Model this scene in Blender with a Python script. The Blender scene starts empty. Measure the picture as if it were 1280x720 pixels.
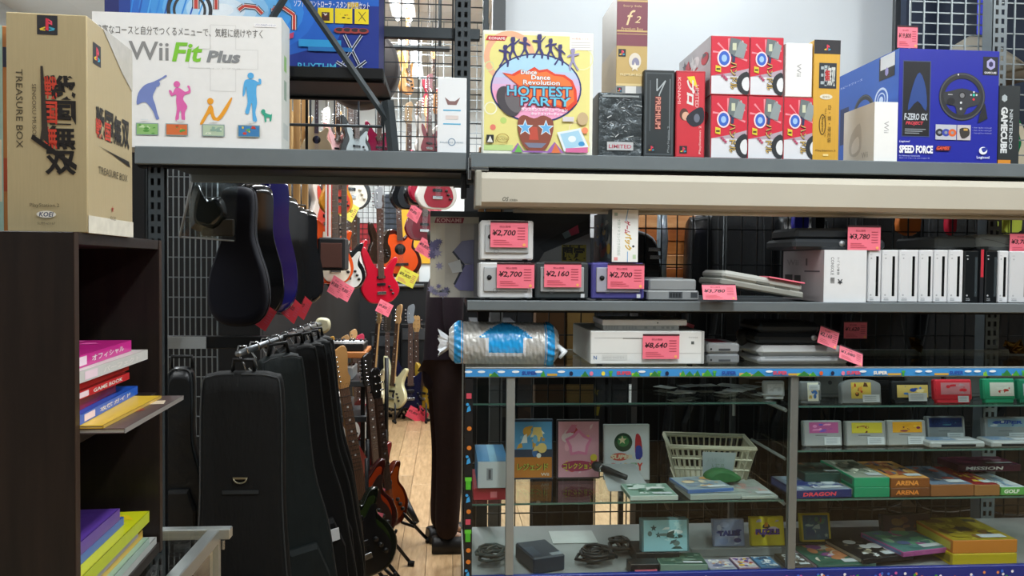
import bpy, math, random
from mathutils import Vector as V, Matrix as Mx

# ---------------------------------------------------------------- camera, world, lights
SC = bpy.context.scene
COL = SC.collection
FPX = 1000.0
CAMP = V((0, 0, 1.5))
YAW, PITCH, ROLL = math.atan(.080), math.atan(.028), .009
RM = (Mx.Rotation(-YAW, 3, 'Z') @ Mx.Rotation(math.pi/2 - PITCH, 3, 'X') @ Mx.Rotation(ROLL, 3, 'Z'))
cd = bpy.data.cameras.new('camera'); cd.sensor_width = 36; cd.lens = 36*FPX/1280; cd.clip_start = .05
cam = bpy.data.objects.new('camera', cd); COL.objects.link(cam)
cam.matrix_world = Mx.Translation(CAMP) @ RM.to_4x4(); SC.camera = cam
SC.view_settings.view_transform = 'Standard'; SC.view_settings.look = 'None'
SC.view_settings.gamma = 1; SC.view_settings.exposure = 0.22
W = bpy.data.worlds.new('world'); SC.world = W; W.use_nodes = True
W.node_tree.nodes['Background'].inputs[0].default_value = (.8, .9, 1, 1)
W.node_tree.nodes['Background'].inputs[1].default_value = .25
LAMPS = [(-.33, 3.55), (-.33, 5.3), (-.33, 7.1), (-1.4, .75), (.7, .75), (2.8, .75), (.7, -1.4), (-1.4, -1.4), (2.8, -1.4), (2.1, 4.6), (2.1, 6.6), (1.0, 2.85), (-2.2, 4.9)]  # last two are added, unseen: they brighten the partition board and left wall
LAMP_W = {0: 46, 1: 52, 2: 60, 3: 18, 4: 46, 5: 46, 6: 13, 7: 6, 8: 13, 9: 75, 10: 50, 11: 13, 12: 40}
CEIL = 3.35

def at(px, py, Y):
    d = RM @ V(((px-640)/FPX, -(py-360)/FPX, -1)); return CAMP + d*(Y/d.y)
def atz(px, py, z):
    d = RM @ V(((px-640)/FPX, -(py-360)/FPX, -1)); return CAMP + d*((z-1.5)/d.z)

# ---------------------------------------------------------------- materials
def lin(h):
    h = h.lstrip('#')
    f = lambda c: c/12.92 if c <= .04045 else ((c+.055)/1.055)**2.4
    return tuple(f(int(h[i:i+2], 16)/255) for i in (0, 2, 4)) + (1,)
_m = {}
def mt(hexc, rough=.55, metal=0., noise=.12, scale=18., coat=0., bump=0., stretch=None, emit=0.):
    key = (hexc, rough, metal, noise, scale, coat, bump, stretch, emit)
    if key in _m: return _m[key]
    m = bpy.data.materials.new('mat_'+hexc.strip('#')); m.use_nodes = True
    nt = m.node_tree; N = nt.nodes; L = nt.links; b = N['Principled BSDF']
    c = lin(hexc)
    b.inputs['Roughness'].default_value = rough; b.inputs['Metallic'].default_value = metal
    if rough > .5 and not metal and sum(c[:3]) < .05: b.inputs['Specular IOR Level'].default_value = .3
    b.inputs['Coat Weight'].default_value = coat; b.inputs['Coat Roughness'].default_value = .08
    if emit:
        b.inputs['Emission Color'].default_value = c; b.inputs['Emission Strength'].default_value = emit
    if noise:
        tc = N.new('ShaderNodeTexCoord'); mp = N.new('ShaderNodeMapping'); nz = N.new('ShaderNodeTexNoise'); mx = N.new('ShaderNodeMix')
        mx.data_type = 'RGBA'; mp.inputs['Scale'].default_value = stretch or (1, 1, 1)
        nz.inputs['Scale'].default_value = scale; nz.inputs['Detail'].default_value = 4
        L.new(tc.outputs['Object'], mp.inputs[0]); L.new(mp.outputs[0], nz.inputs['Vector']); L.new(nz.outputs['Fac'], mx.inputs[0])
        mx.inputs[6].default_value = tuple(x*(1-noise) for x in c[:3])+(1,)
        mx.inputs[7].default_value = tuple(min(1, x*(1+noise)) for x in c[:3])+(1,)
        L.new(mx.outputs[2], b.inputs['Base Color'])
        if bump:
            bp = N.new('ShaderNodeBump'); bp.inputs['Strength'].default_value = bump; bp.inputs['Distance'].default_value = .01
            L.new(nz.outputs['Fac'], bp.inputs['Height']); L.new(bp.outputs[0], b.inputs['Normal'])
    else: b.inputs['Base Color'].default_value = c
    _m[key] = m; return m
def ink(h): return mt(h, .45, 0, .04, 40)
def glass(name='clear', tint=(.95, .985, .975, 1), gl=.025):
    k = ('glass', name)
    if k in _m: return _m[k]
    m = bpy.data.materials.new(name+'_sheet'); m.use_nodes = True; nt = m.node_tree; N = nt.nodes; N.clear()
    o = N.new('ShaderNodeOutputMaterial'); mx = N.new('ShaderNodeMixShader'); t = N.new('ShaderNodeBsdfTransparent'); g = N.new('ShaderNodeBsdfGlossy')
    f = N.new('ShaderNodeFresnel'); ge = N.new('ShaderNodeNewGeometry'); mi = N.new('ShaderNodeMath'); mi.operation = 'MULTIPLY_ADD'; mi.inputs[1].default_value = 1/1.45-1.45; mi.inputs[2].default_value = 1.45; nt.links.new(ge.outputs['Backfacing'], mi.inputs[0]); nt.links.new(mi.outputs[0], f.inputs[0]); ad = N.new('ShaderNodeMath'); ad.operation = 'ADD'; ad.inputs[1].default_value = gl-.04
    t.inputs[0].default_value = tint; g.inputs['Roughness'].default_value = .02 if name == 'clear' else .12
    nt.links.new(f.outputs[0], ad.inputs[0]); nt.links.new(ad.outputs[0], mx.inputs[0]); nt.links.new(t.outputs[0], mx.inputs[1]); nt.links.new(g.outputs[0], mx.inputs[2]); nt.links.new(mx.outputs[0], o.inputs[0])
    _m[k] = m; return m
def wood(hexa, hexb, scale=3., stretch=(1, 12, 12), rough=.4, rnd=False):
    k = ('wood', hexa, hexb, scale, stretch, rough, rnd)
    if k in _m: return _m[k]
    m = bpy.data.materials.new('wood_grain'); m.use_nodes = True; nt = m.node_tree; N = nt.nodes; L = nt.links; b = N['Principled BSDF']
    tc = N.new('ShaderNodeTexCoord'); mp = N.new('ShaderNodeMapping'); nz = N.new('ShaderNodeTexNoise'); cr = N.new('ShaderNodeValToRGB')
    mp.inputs['Scale'].default_value = stretch; nz.inputs['Scale'].default_value = scale; nz.inputs['Detail'].default_value = 6; nz.inputs['Roughness'].default_value = .6
    cr.color_ramp.elements[0].position = .32; cr.color_ramp.elements[1].position = .7
    cr.color_ramp.elements[0].color = lin(hexa); cr.color_ramp.elements[1].color = lin(hexb)
    L.new(tc.outputs['Object'], mp.inputs[0]); L.new(mp.outputs[0], nz.inputs['Vector']); L.new(nz.outputs['Fac'], cr.inputs[0])
    if rnd:
        oi = N.new('ShaderNodeObjectInfo'); hv = N.new('ShaderNodeHueSaturation'); mr = N.new('ShaderNodeMapRange')
        mr.inputs[3].default_value = .82; mr.inputs[4].default_value = 1.12
        L.new(oi.outputs['Random'], mr.inputs[0]); L.new(mr.outputs[0], hv.inputs['Value']); L.new(cr.outputs[0], hv.inputs['Color']); L.new(hv.outputs[0], b.inputs['Base Color'])
        L.new(oi.outputs['Location'], mp.inputs['Location'])
    else: L.new(cr.outputs[0], b.inputs['Base Color'])
    b.inputs['Roughness'].default_value = rough
    _m[k] = m; return m
STEEL = mt('#757e82', .42, .35, .15, 9); STEELD = mt('#3b4246', .45, .3, .15, 9); BLACKM = mt('#101214', .4, .2, .2)
CHROME = mt('#c9ccce', .22, 1., .05); ALU = mt('#b4bab8', .35, .85, .08); WIRE = mt('#2a2f31', .4, .5, .1); WIREG = mt('#8c9496', .4, .5, .1)
CREAM = mt('#bbb6a7', .5, 0, .06, 5); WHITEP = mt('#e3e5e6', .4, 0, .05); PINK = '#f2788c'

# ---------------------------------------------------------------- mesh builder
class MB:
    def __init__(s): s.v = []; s.f = []; s.mi = []; s.sm = []; s.ms = []; s.T = Mx.Identity(4)
    def k(s, m):
        if isinstance(m, str): m = ink(m)
        if m not in s.ms: s.ms.append(m)
        return s.ms.index(m)
    def add(s, vs, fs, m, smooth=False):
        n = len(s.v); k = s.k(m)
        for p in vs: s.v.append(tuple(s.T @ V(p)))
        for f in fs: s.f.append(tuple(n+i for i in f)); s.mi.append(k); s.sm.append(smooth)
    def box(s, x0, x1, y0, y1, z0, z1, m, c=0.):
        if x0 > x1: x0, x1 = x1, x0
        if y0 > y1: y0, y1 = y1, y0
        if z0 > z1: z0, z1 = z1, z0
        if c <= 0:
            s.add([(x, y, z) for x in (x0, x1) for y in (y0, y1) for z in (z0, z1)],
                  [(0, 1, 3, 2), (4, 6, 7, 5), (0, 4, 5, 1), (2, 3, 7, 6), (0, 2, 6, 4), (1, 5, 7, 3)], m); return
        c = min(c, (x1-x0)/2.2, (y1-y0)/2.2, (z1-z0)/2.2)
        vs = []; idx = {}
        C = ((x0, x1), (y0, y1), (z0, z1))
        for i in (0, 1):
            for j in (0, 1):
                for k in (0, 1):
                    q = (i, j, k); full = [C[a][q[a]] for a in range(3)]; ins = [C[a][q[a]] + (c if q[a] == 0 else -c) for a in range(3)]
                    for a in range(3):
                        p = list(ins); p[a] = full[a]; idx[(q, a)] = len(vs); vs.append(tuple(p))
        fs = []
        for a in range(3):
            b, d = [t for t in range(3) if t != a]
            for sgn in (0, 1):
                loop = []
                for (u, w) in ((0, 0), (1, 0), (1, 1), (0, 1)):
                    q = [0, 0, 0]; q[a] = sgn; q[b] = u; q[d] = w; loop.append(idx[(tuple(q), a)])
                fs.append(loop)
            for (u, w) in ((0, 0), (0, 1), (1, 0), (1, 1)):
                q0 = [0, 0, 0]; q1 = [0, 0, 0]; q0[b] = q1[b] = u; q0[d] = q1[d] = w; q1[a] = 1; q0 = tuple(q0); q1 = tuple(q1)
                fs.append([idx[(q0, b)], idx[(q1, b)], idx[(q1, d)], idx[(q0, d)]])
        for i in (0, 1):
            for j in (0, 1):
                for k in (0, 1): fs.append([idx[((i, j, k), a)] for a in range(3)])
        cen = V(((x0+x1)/2, (y0+y1)/2, (z0+z1)/2))
        out = []
        for f in fs:
            a, b, d = V(vs[f[0]]), V(vs[f[1]]), V(vs[f[2]])
            n = (b-a).cross(d-a); mid = sum((V(vs[i]) for i in f), V((0, 0, 0)))/len(f)
            out.append(tuple(f) if n.dot(mid-cen) > 0 else tuple(reversed(f)))
        s.add(vs, out, m)
    def tube(s, pts, r, m, n=8, caps=True):
        pts = [V(p) for p in pts]; rr = r if isinstance(r, (list, tuple)) else [r]*len(pts)
        vs = []; fs = []; up = None
        for i, p in enumerate(pts):
            t = (pts[min(i+1, len(pts)-1)] - pts[max(i-1, 0)]).normalized()
            if up is None: up = V((0, 0, 1)) if abs(t.z) < .9 else V((1, 0, 0))
            a = t.cross(up).normalized(); b = a.cross(t).normalized(); up = b
            for k in range(n):
                w = 2*math.pi*k/n; vs.append(tuple(p + (a*math.cos(w) + b*math.sin(w))*rr[i]))
        for i in range(len(pts)-1):
            for k in range(n): fs.append((i*n+k, i*n+(k+1) % n, (i+1)*n+(k+1) % n, (i+1)*n+k))
        if caps: fs += [tuple(range(n))[::-1], tuple(range((len(pts)-1)*n, len(pts)*n))]
        s.add(vs, fs, m, n > 5)
    def bar(s, a, b, w, h, m):
        s.tube([a, b], [w*.7]*2, m, 4)
    def cyl(s, c, r, h, m, axis='Z', n=20, r2=None):
        d = {'X': V((1, 0, 0)), 'Y': V((0, 1, 0)), 'Z': V((0, 0, 1))}[axis]; c = V(c)
        s.tube([c, c+d*h], [r, r if r2 is None else r2], m, n)
    def puff(s, poly, rings, m, cen=None, smooth=True, capm=None):
        """outline in XZ, rings = [(scale, y), ...]"""
        if cen is None: cen = (sum(p[0] for p in poly)/len(poly), sum(p[1] for p in poly)/len(poly))
        n = len(poly); vs = []; fs = []
        for sc, y in rings:
            for x, z in poly: vs.append((cen[0]+(x-cen[0])*sc, y, cen[1]+(z-cen[1])*sc))
        for i in range(len(rings)-1):
            for k in range(n): fs.append((i*n+k, i*n+(k+1) % n, (i+1)*n+(k+1) % n, (i+1)*n+k))
        s.add(vs, fs, m, smooth)
        q = len(s.v)-len(vs)
        for loop in (tuple(range(n))[::-1], tuple(range((len(rings)-1)*n, len(rings)*n))):
            s.f.append(tuple(q+i for i in loop)); s.mi.append(s.k(capm or m)); s.sm.append(False)
    def lathe(s, prof, m, c=(0, 0, 0), n=24, axis='Z'):
        vs = []; fs = []
        for r, z in prof:
            for k in range(n):
                w = 2*math.pi*k/n; a, b = r*math.cos(w), r*math.sin(w)
                vs.append({'Z': (c[0]+a, c[1]+b, c[2]+z), 'Y': (c[0]+a, c[1]+z, c[2]+b), 'X': (c[0]+z, c[1]+a, c[2]+b)}[axis])
        for i in range(len(prof)-1):
            for k in range(n): fs.append((i*n+k, i*n+(k+1) % n, (i+1)*n+(k+1) % n, (i+1)*n+k))
        fs += [tuple(range(n))[::-1], tuple(range((len(prof)-1)*n, len(prof)*n))]
        s.add(vs, fs, m, True)
    def mesh(s, name):
        me = bpy.data.meshes.new(name); me.from_pydata(s.v, [], s.f)
        for m in s.ms: me.materials.append(m)
        me.polygons.foreach_set('material_index', s.mi); me.polygons.foreach_set('use_smooth', s.sm); me.update(); return me
    def build(s, name, parent=None, loc=None, rot=None):
        o = bpy.data.objects.new(name, s.mesh(name)); COL.objects.link(o); o.parent = parent
        if loc is not None: o.location = loc
        if rot is not None: o.rotation_euler = rot
        return o
def smooth(pts, k=4):
    n = len(pts); out = []
    for i in range(n):
        p0, p1, p2, p3 = pts[i-1], pts[i], pts[(i+1) % n], pts[(i+2) % n]
        for j in range(k):
            t = j/k
            out.append(tuple(.5*(2*p1[a]+(p2[a]-p0[a])*t+(2*p0[a]-5*p1[a]+4*p2[a]-p3[a])*t*t+(3*p1[a]-p0[a]-3*p2[a]+p3[a])*t**3) for a in (0, 1)))
    return out

# ---------------------------------------------------------------- flat print on faces
_t = {}
def glyphs(txt, bold=0., shear=0.):
    k = (txt, bold, shear)
    if k in _t: return _t[k]
    c = bpy.data.curves.new('t', 'FONT'); c.body = txt; c.resolution_u = 2; c.offset = bold; c.shear = shear
    o = bpy.data.objects.new('t', c); me = bpy.data.meshes.new_from_object(o)
    vs = [(v.co.x, v.co.y) for v in me.vertices]; fs = [tuple(p.vertices) for p in me.polygons]
    bpy.data.objects.remove(o); bpy.data.curves.remove(c); bpy.data.meshes.remove(me)
    if vs:
        x0 = min(v[0] for v in vs); x1 = max(v[0] for v in vs); y0 = min(v[1] for v in vs); y1 = max(v[1] for v in vs)
    else: x0 = y0 = 0; x1 = y1 = 1
    vs = [(x-x0, y-y0) for x, y in vs]
    _t[k] = (vs, fs, max(x1-x0, 1e-4), max(y1-y0, 1e-4)); return _t[k]
class Face:
    """u to the right, v up, on one side of a box; units metres"""
    def __init__(s, mb, o, u, v, n, w, h): s.mb = mb; s.o = V(o); s.u = V(u); s.vv = V(v); s.n = V(n); s.w = w; s.h = h; s.l = 1; s.cl = None
    def P(s, u, v, l): return tuple(s.o + s.u*u + s.vv*v + s.n*(.00025+.00006*l))
    def poly(s, pts, m):
        s.l += 1; s.mb.add([s.P(a, b, s.l) for a, b in pts], [tuple(range(len(pts)))], m)
    def rect(s, u, v, w, h, m): s.poly([(u, v), (u+w, v), (u+w, v+h), (u, v+h)], m)
    def ell(s, cx, cy, rx, ry, m, n=20, rot=0.):
        ca, sa = math.cos(rot), math.sin(rot)
        s.poly([(cx+rx*math.cos(a)*ca-ry*math.sin(a)*sa, cy+rx*math.cos(a)*sa+ry*math.sin(a)*ca) for a in [2*math.pi*i/n for i in range(n)]], m)
    def ring(s, cx, cy, rx, ry, t, m, n=28):
        s.l += 1; vs = []; fs = []
        for i in range(n):
            a = 2*math.pi*i/n; vs += [s.P(cx+rx*math.cos(a), cy+ry*math.sin(a), s.l), s.P(cx+(rx-t)*math.cos(a), cy+(ry-t)*math.sin(a), s.l)]
        for i in range(n): j = (i+1) % n; fs.append((2*i, 2*j, 2*j+1, 2*i+1))
        s.mb.add(vs, fs, m)
    def star(s, cx, cy, r, m, r2=None, n=5, rot=math.pi/2):
        r2 = r2 or r*.42
        s.poly([(cx+(r if i % 2 == 0 else r2)*math.cos(rot+math.pi*i/n), cy+(r if i % 2 == 0 else r2)*math.sin(rot+math.pi*i/n)) for i in range(2*n)], m)
    def line(s, pts, w, m):
        for (a, b), (c, d) in zip(pts, pts[1:]):
            L = math.hypot(c-a, d-b) or 1; nx, ny = -(d-b)/L*w/2, (c-a)/L*w/2
            s.poly([(a+nx, b+ny), (c+nx, d+ny), (c-nx, d-ny), (a-nx, b-ny)], m)
    def blob(s, pts, m, k=3): s.poly(smooth(pts, k), m)
    def text(s, txt, u, v, w, h, m, bold=0., shear=0., rot=0):
        """fill the rectangle u,v,w,h; w None keeps the aspect; rot in quarter turns clockwise"""
        vs, fs, tw, th = glyphs(txt, bold, shear); s.l += 1
        if rot % 2 == 0: w = w or h*tw/th
        elif w is None: w = h*th/tw
        out = []
        for x, y in vs:
            a, b = x/tw, y/th
            if rot == 1: a, b = b, 1-a
            elif rot == 2: a, b = 1-a, 1-b
            elif rot == 3: a, b = 1-b, a
            out.append(s.P(u+a*w, v+b*h, s.l))
        s.mb.add(out, fs, m)
    def art(s, u, v, w, h, cols, n=14, seed=0, bg=None):
        R = random.Random(seed)
        if bg: s.rect(u, v, w, h, bg)
        for i in range(n):
            rx = w*R.uniform(.06, .22); ry = h*R.uniform(.05, .18); cx = u+R.uniform(rx, w-rx); cy = v+R.uniform(ry, h-ry); c = R.choice(cols)
            q = R.random()
            if q < .45: s.ell(cx, cy, rx*.8, ry*.8, c, 12)
            elif q < .8: s.poly([(cx-rx*R.uniform(.3, 1), cy-ry*R.uniform(.3, 1)), (cx+rx*R.uniform(.3, 1), cy-ry*R.uniform(0, 1)), (cx+rx*R.uniform(.2, 1), cy+ry*R.uniform(.3, 1)), (cx-rx*R.uniform(0, .7), cy+ry*R.uniform(.2, 1))], c)
            else: s.star(cx, cy, min(rx, ry), c)
def ffront(mb, x0, x1, y, z0, z1): return Face(mb, (x0, y, z0), (1, 0, 0), (0, 0, 1), (0, -1, 0), x1-x0, z1-z0)
def fleft(mb, x, y0, y1, z0, z1): return Face(mb, (x, y1, z0), (0, -1, 0), (0, 0, 1), (-1, 0, 0), y1-y0, z1-z0)
def fright(mb, x, y0, y1, z0, z1): return Face(mb, (x, y0, z0), (0, 1, 0), (0, 0, 1), (1, 0, 0), y1-y0, z1-z0)
def ftop(mb, x0, x1, y0, y1, z): return Face(mb, (x0, y0, z), (1, 0, 0), (0, 1, 0), (0, 0, 1), x1-x0, y1-y0)

# ---------------------------------------------------------------- objects
def tag(o, label, cat, group=None):
    o['label'] = label; o['category'] = cat
    if group: o['group'] = group
    return o
def thing(name, label, cat, loc=(0, 0, 0), rz=0., group=None, rx=0., ry=0.):
    o = bpy.data.objects.new(name, None); o.empty_display_size = .05; COL.objects.link(o)
    o.location = loc; o.rotation_euler = (rx, ry, rz); return tag(o, label, cat, group)
def struct(name, mb): o = mb.build(name); o['kind'] = 'structure'; return o
class Bx:
    """pixel box -> a front-bottom-centre location and sizes, standing on height zb with its front at Y"""
    def __init__(s, px0, px1, pyt, zb, Y, d, z1=None):
        s.x0 = at(px0, pyt, Y).x; s.x1 = at(px1, pyt, Y).x; s.w = s.x1-s.x0
        s.h = (at((px0+px1)/2, pyt, Y).z if z1 is None else z1) - zb; s.loc = ((s.x0+s.x1)/2, Y, zb); s.d = d
def price_tag(parent, x, y, z, w, h, txt, rx=0., rz=0., ry=0., pin=True, col=PINK):
    """x,y,z = top-left corner on the parent"""
    mb = MB(); mb.box(0, w, -.0015, 0, -h, 0, ink(col)); F = ffront(mb, 0, w, -.0015, -h, 0)
    F.text(txt, w*.05, h*.42, w*.62, h*.26, '#2a1418', .02, .2)
    F.text('税込価格', w*.24, h*.76, w*.3, h*.09, '#8a3040')
    for k in range(5): F.rect(w*.72, h*(.3+.11*k), w*.2, h*.035, '#b84a5c')
    for k in range(3): F.rect(w*.08, h*(.1+.08*k), w*(.5-.08*k), h*.03, '#cf5a6c')
    if pin: mb.box(0, w, -.0025, -.0005, -h*.04, h*.03, mt('#3a1a20')); F.ell(w*.9, h*.1, h*.06, h*.06, '#f6b26a', 10)
    return mb.build('price_tag', parent, (x, y, z), (rx, ry, rz))
def carton(name, label, cat, b, col, prints=None, c=.0015, group=None, rz=0., rx=0., mat=None, body='carton', top=None):
    t = thing(name, label, cat, b.loc, rz, group, rx); mb = MB(); w, d, h = b.w, b.d, b.h
    mb.box(-w/2, w/2, 0, d, 0, h, mat or mt(col, .5, 0, .05, 8), c)
    if prints: prints(mb, ffront(mb, -w/2, w/2, 0, 0, h), fleft(mb, -w/2, 0, d, 0, h), fright(mb, w/2, 0, d, 0, h), ftop(mb, -w/2, w/2, 0, d, h), w, d, h)
    mb.build(body, t); t.empty_display_size = .05
    return t

# heights of the carrying surfaces (camera stands at 1.5 m) and the racks' front plane
ZT, ZM, ZC = 1.787, 1.410, 1.2376
YF, YB = 2.05, 2.50

# ================================================================ SETTING
X0, X1, Yn, Yw = -3.2, 5.2, -2.6, 8.75
m = MB(); m.box(X0, X1, Yn, Yw, -.1, -.012, mt('#8a6a45', .6)); floor = struct('floor', m)
pl = {}
Rr = random.Random(5)
for L in (.6, .9, 1.2):
    q = MB(); q.box(-.0665, .0665, 0, L-.003, -.014, 0, wood('#a98660', '#cfae84', 5., (9, 1.3, 1), .32, True), .0012); pl[L] = q.mesh('plank')
for i in range(13):
    y = 2.4 - Rr.random()*.5; x = -1.25+.135*i
    while y < Yw-.35:
        L = Rr.choice((.6, .9, 1.2)); o = bpy.data.objects.new('plank', pl[L]); COL.objects.link(o); o.parent = floor; o.location = (x, y, 0); y += L
m = MB(); m.box(-1.32, .44, 1.9, 8.7, -.012, -.009, mt('#3c2a18')); o = m.build('underlay', floor)
m = MB(); m.box(X0, -1.32, Yn, Yw, -.012, 0, wood('#a98660', '#cfae84', 5., (9, 1.3, 1), .35)); m.box(.44, X1, Yn, Yw, -.012, 0, wood('#a98660', '#cfae84', 5., (9, 1.3, 1), .35)); m.box(-1.32, .44, Yn, 1.9, -.012, 0, wood('#a98660', '#cfae84', 5., (9, 1.3, 1), .35)); m.build('floor_covering', floor)
wallm = mt('#d5dadb', .8, 0, .04, 3)
m = MB(); m.box(X0, X1, Yn, Yw, CEIL, CEIL+.1, mt('#dfe2e2', .85, 0, .05, 4))
ceil = struct('ceiling', m)
tm = MB(); tm.box(-.296, .296, -.596, .596, -.012, 0, mt('#e2e5e5', .85, 0, .04, 4), .004); tm = tm.mesh('ceiling_tile')
for i in range(7):
    for j in range(5):
        o = bpy.data.objects.new('ceiling_tile', tm); COL.objects.link(o); o.parent = ceil; o.location = (-2.4+.6*i, 2.9+1.2*j, CEIL)
for nm, a in (('wall_back', (X0, X1, Yw, Yw+.1)), ('wall_front', (X0, X1, Yn-.1, Yn)), ('wall_left', (X0-.1, X0, Yn, Yw)), ('wall_right', (X1, X1+.1, Yn, Yw))):
    m = MB(); m.box(*a, 0, CEIL, wallm if nm in ('wall_back', 'wall_left') else mt('#4a4744' if nm != 'wall_front' else '#242322', .8, 0, .3, 3)); struct(nm, m)
m = MB(); m.box(X0, X1, Yw-.015, Yw, 0, .1, mt('#2e2a27')); struct('baseboard_back', m)

# lamps
for i, (x, y) in enumerate(LAMPS):
    t = thing('ceiling_light', ['ceiling fluorescent light nearest above the aisle', 'ceiling fluorescent light second along the aisle', 'ceiling fluorescent light farthest along the aisle near the end wall'][i] if i < 3 else 'unseen white twin tube ceiling light out of the picture above the shop', 'light', (x, y, CEIL-.012), 0, 'fluorescent ceiling lights')
    m = MB(); m.box(-.09, .09, -.62, .62, -.045, 0, WHITEP, .004); m.build('housing', t)
    for s in (-.045, .045):
        m = MB(); m.cyl((s, -.58, -.065), .014, 1.16, mt('#f4fbff', .4, 0, 0, 1, 0, 0, None, 6.), 'Y', 12); m.build('lamp_tube', t)
    l = bpy.data.lights.new('tube_light', 'AREA'); l.shape = 'RECTANGLE'; l.size = .2; l.size_y = 1.2; l.energy = LAMP_W.get(i, 34); l.color = (.93, .98, 1.)
    lo = bpy.data.objects.new('tube_light', l); COL.objects.link(lo); lo.parent = t; lo.location = (0, 0, -.09)

# ================================================================ RACKS
def slotted_post(parent, x, y, z0, z1, w=.04, face=1, mat=STEELD):
    m = MB(); s = w/5
    for k in (0, 2, 4): m.box(x+k*s, x+(k+1)*s, y, y+.002, z0, z1, mat)
    z = z0
    while z < z1-.012:
        for k in (1, 3): m.box(x+k*s, x+(k+1)*s, y, y+.002, z, z+.013, mat)
        z += .03
    m.box(x, x+.002, y, y+w, z0, z1, mat); m.box(x+.002, x+w, y+w*.55, y+w*.6, z0, z1, BLACKM)
    return m.build('post', parent)
def board(parent, x0, x1, y0, y1, zt, lip, name='shelf', STEEL=STEEL):
    m = MB(); m.box(x0, x1, y0+.003, y1, zt-.022, zt-.004, STEELD); m.box(x0, x1, y0, y0+.018, zt-lip, zt, STEEL, .002); m.box(x0, x1, y1-.018, y1, zt-lip, zt, STEEL, .002)
    m.box(x0, x1, y0+.018, y0+.05, zt-lip-.006, zt-.02, BLACKM)
    return m.build(name, parent)
xl0 = at(168, 200, YF).x; xl1 = at(583, 200, YF).x; xr0 = at(588, 200, YF).x; xr1 = 1.95
rk = thing('steel_rack', 'grey slotted steel rack bridging the aisle and carrying the long white exercise game box', 'rack', (0, 0, 0))
board(rk, xl0, xl1, YF, YB, ZT, .044)
xp = at(190, 300, YB).x
slotted_post(rk, xp-.02, YB, 0, 2.05); slotted_post(rk, at(186, 240, YF+.03).x, YF+.02, 0, ZT-.045)
pxa = at(568, 60, YB).x
slotted_post(rk, pxa, YB, ZT-.044, CEIL-.1, .05)
board(rk, at(126, 110, 2.2).x, at(479, 110, 2.2).x, 2.2, YB, 2.03, .03, STEEL=BLACKM)
m = MB(); m.box(at(478, 38, YB+.02).x, at(600, 38, YB+.02).x, YB+.02, YB+.045, at(520, 45, YB).z, at(520, 31, YB).z, STEELD, .002); m.build('cross_beam', rk)
m = MB(); m.box(pxa-.35, pxa+.05, YB+.045, YB+.24, at(520, -2, YB+.24).z, at(520, -2, YB+.24).z+.02, BLACKM, .002); m.build('high_shelf', rk)
m = MB(); m.box(at(604, 20, YB).x, at(611, 20, YB).x, YB, YB+.03, ZT-.04, CEIL-.1, STEELD, .002); m.build('post', rk)
rk2 = thing('steel_rack', 'grey steel rack above the glass showcase holding the game boxes and consoles', 'rack', (0, 0, 0))
board(rk2, xr0, xr1, YF, YB, ZT, .036)
board(rk2, at(584, 380, YF).x, xr1, YF, YB, ZM, .026)
slotted_post(rk2, at(1240, 60, YB).x, YB, .1, CEIL-.1, .05, mat=STEEL)
m = MB(); m.box(at(598, 300, YB).x, at(598, 300, YB).x+.035, YB+.01, YB+.04, 0, ZM, BLACKM); m.build('post', rk2)
m = MB(); m.box(at(576, 230, YF+.05).x, at(583, 230, YF+.05).x, YF+.03, YF+.05, ZT-.115, ZT-.045, BLACKM, .002); m.build('hanger_bar', rk)
m = MB(); m.box(at(1020, 300, YB).x, at(1020, 300, YB).x+.03, YB+.005, YB+.035, 0, ZT-.04, BLACKM); m.build('post', rk2)

def grid_panel(label, x0, x1, y, z0, z1, dx, dz, mat=WIRE, wr=.0018, rz=0., frame=True, pos=None, name='grid_panel'):
    t = thing(name, label, 'wire grid', pos or ((x0+x1)/2, y, z0), rz); w = x1-x0; h = z1-z0; m = MB()
    n = int(w/dx)
    for i in range(1, n): m.box(-w/2+i*w/n-wr, -w/2+i*w/n+wr, -wr, wr, 0, h, mat)
    k = int(h/dz)
    for i in range(1, k): m.box(-w/2, w/2, wr, 3*wr, i*h/k-wr, i*h/k+wr, mat)
    o = m.build('wire_mesh', t); o['kind'] = 'stuff'
    m = MB(); r = wr*1.9
    for a, b in (((-w/2, 0), (w/2, 0)), ((w/2, 0), (w/2, h)), ((w/2, h), (-w/2, h)), ((-w/2, h), (-w/2, 0))): m.tube([(a[0], 0, a[1]), (b[0], 0, b[1])], r, mat, 8)
    m.build('frame', t); return t
yg = YB+.06
grid_panel('left black wire grid panel behind the cube consoles and glass showcase', at(606, 300, yg).x, at(905, 300, yg).x, yg, .35, 1.74, .05, .11)
grid_panel('right black wire grid panel behind the showcase and white consoles', at(908, 300, yg).x, xr1+.2, yg, .35, 1.74, .05, .11)
grid_panel('dark wire grid panel above the shelf between blue box and steel post', at(480, 60, yg).x, at(566, 60, yg).x, yg, ZT-.02, 2.6, .052, .044, STEELD, .0016)
grid_panel('narrow dark wire grid strip between the steel post and the dance game box', at(585, 60, yg).x, at(604, 60, yg).x, yg, ZT-.02, 2.5, .05, .044, STEELD, .0016)
grid_panel('grey wire grid panel behind the blue steering wheel box', at(1137, 60, yg).x, at(1240, 60, yg).x, yg, ZT, 2.6, .044, .034, WIREG, .002)
grid_panel('grey wire grid panel at the top right corner behind the black box', at(1250, 60, yg).x, at(1250, 60, yg).x+.4, yg+.01, ZT, 2.6, .05, .05, WIREG, .002)
grid_panel('dark wire grid panel on the left beside the hanging gig bags', at(196, 400, 2.95).x, at(272, 400, 2.95).x, 2.95, .3, 1.95, .019, .07, WIREG, .0018)
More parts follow.
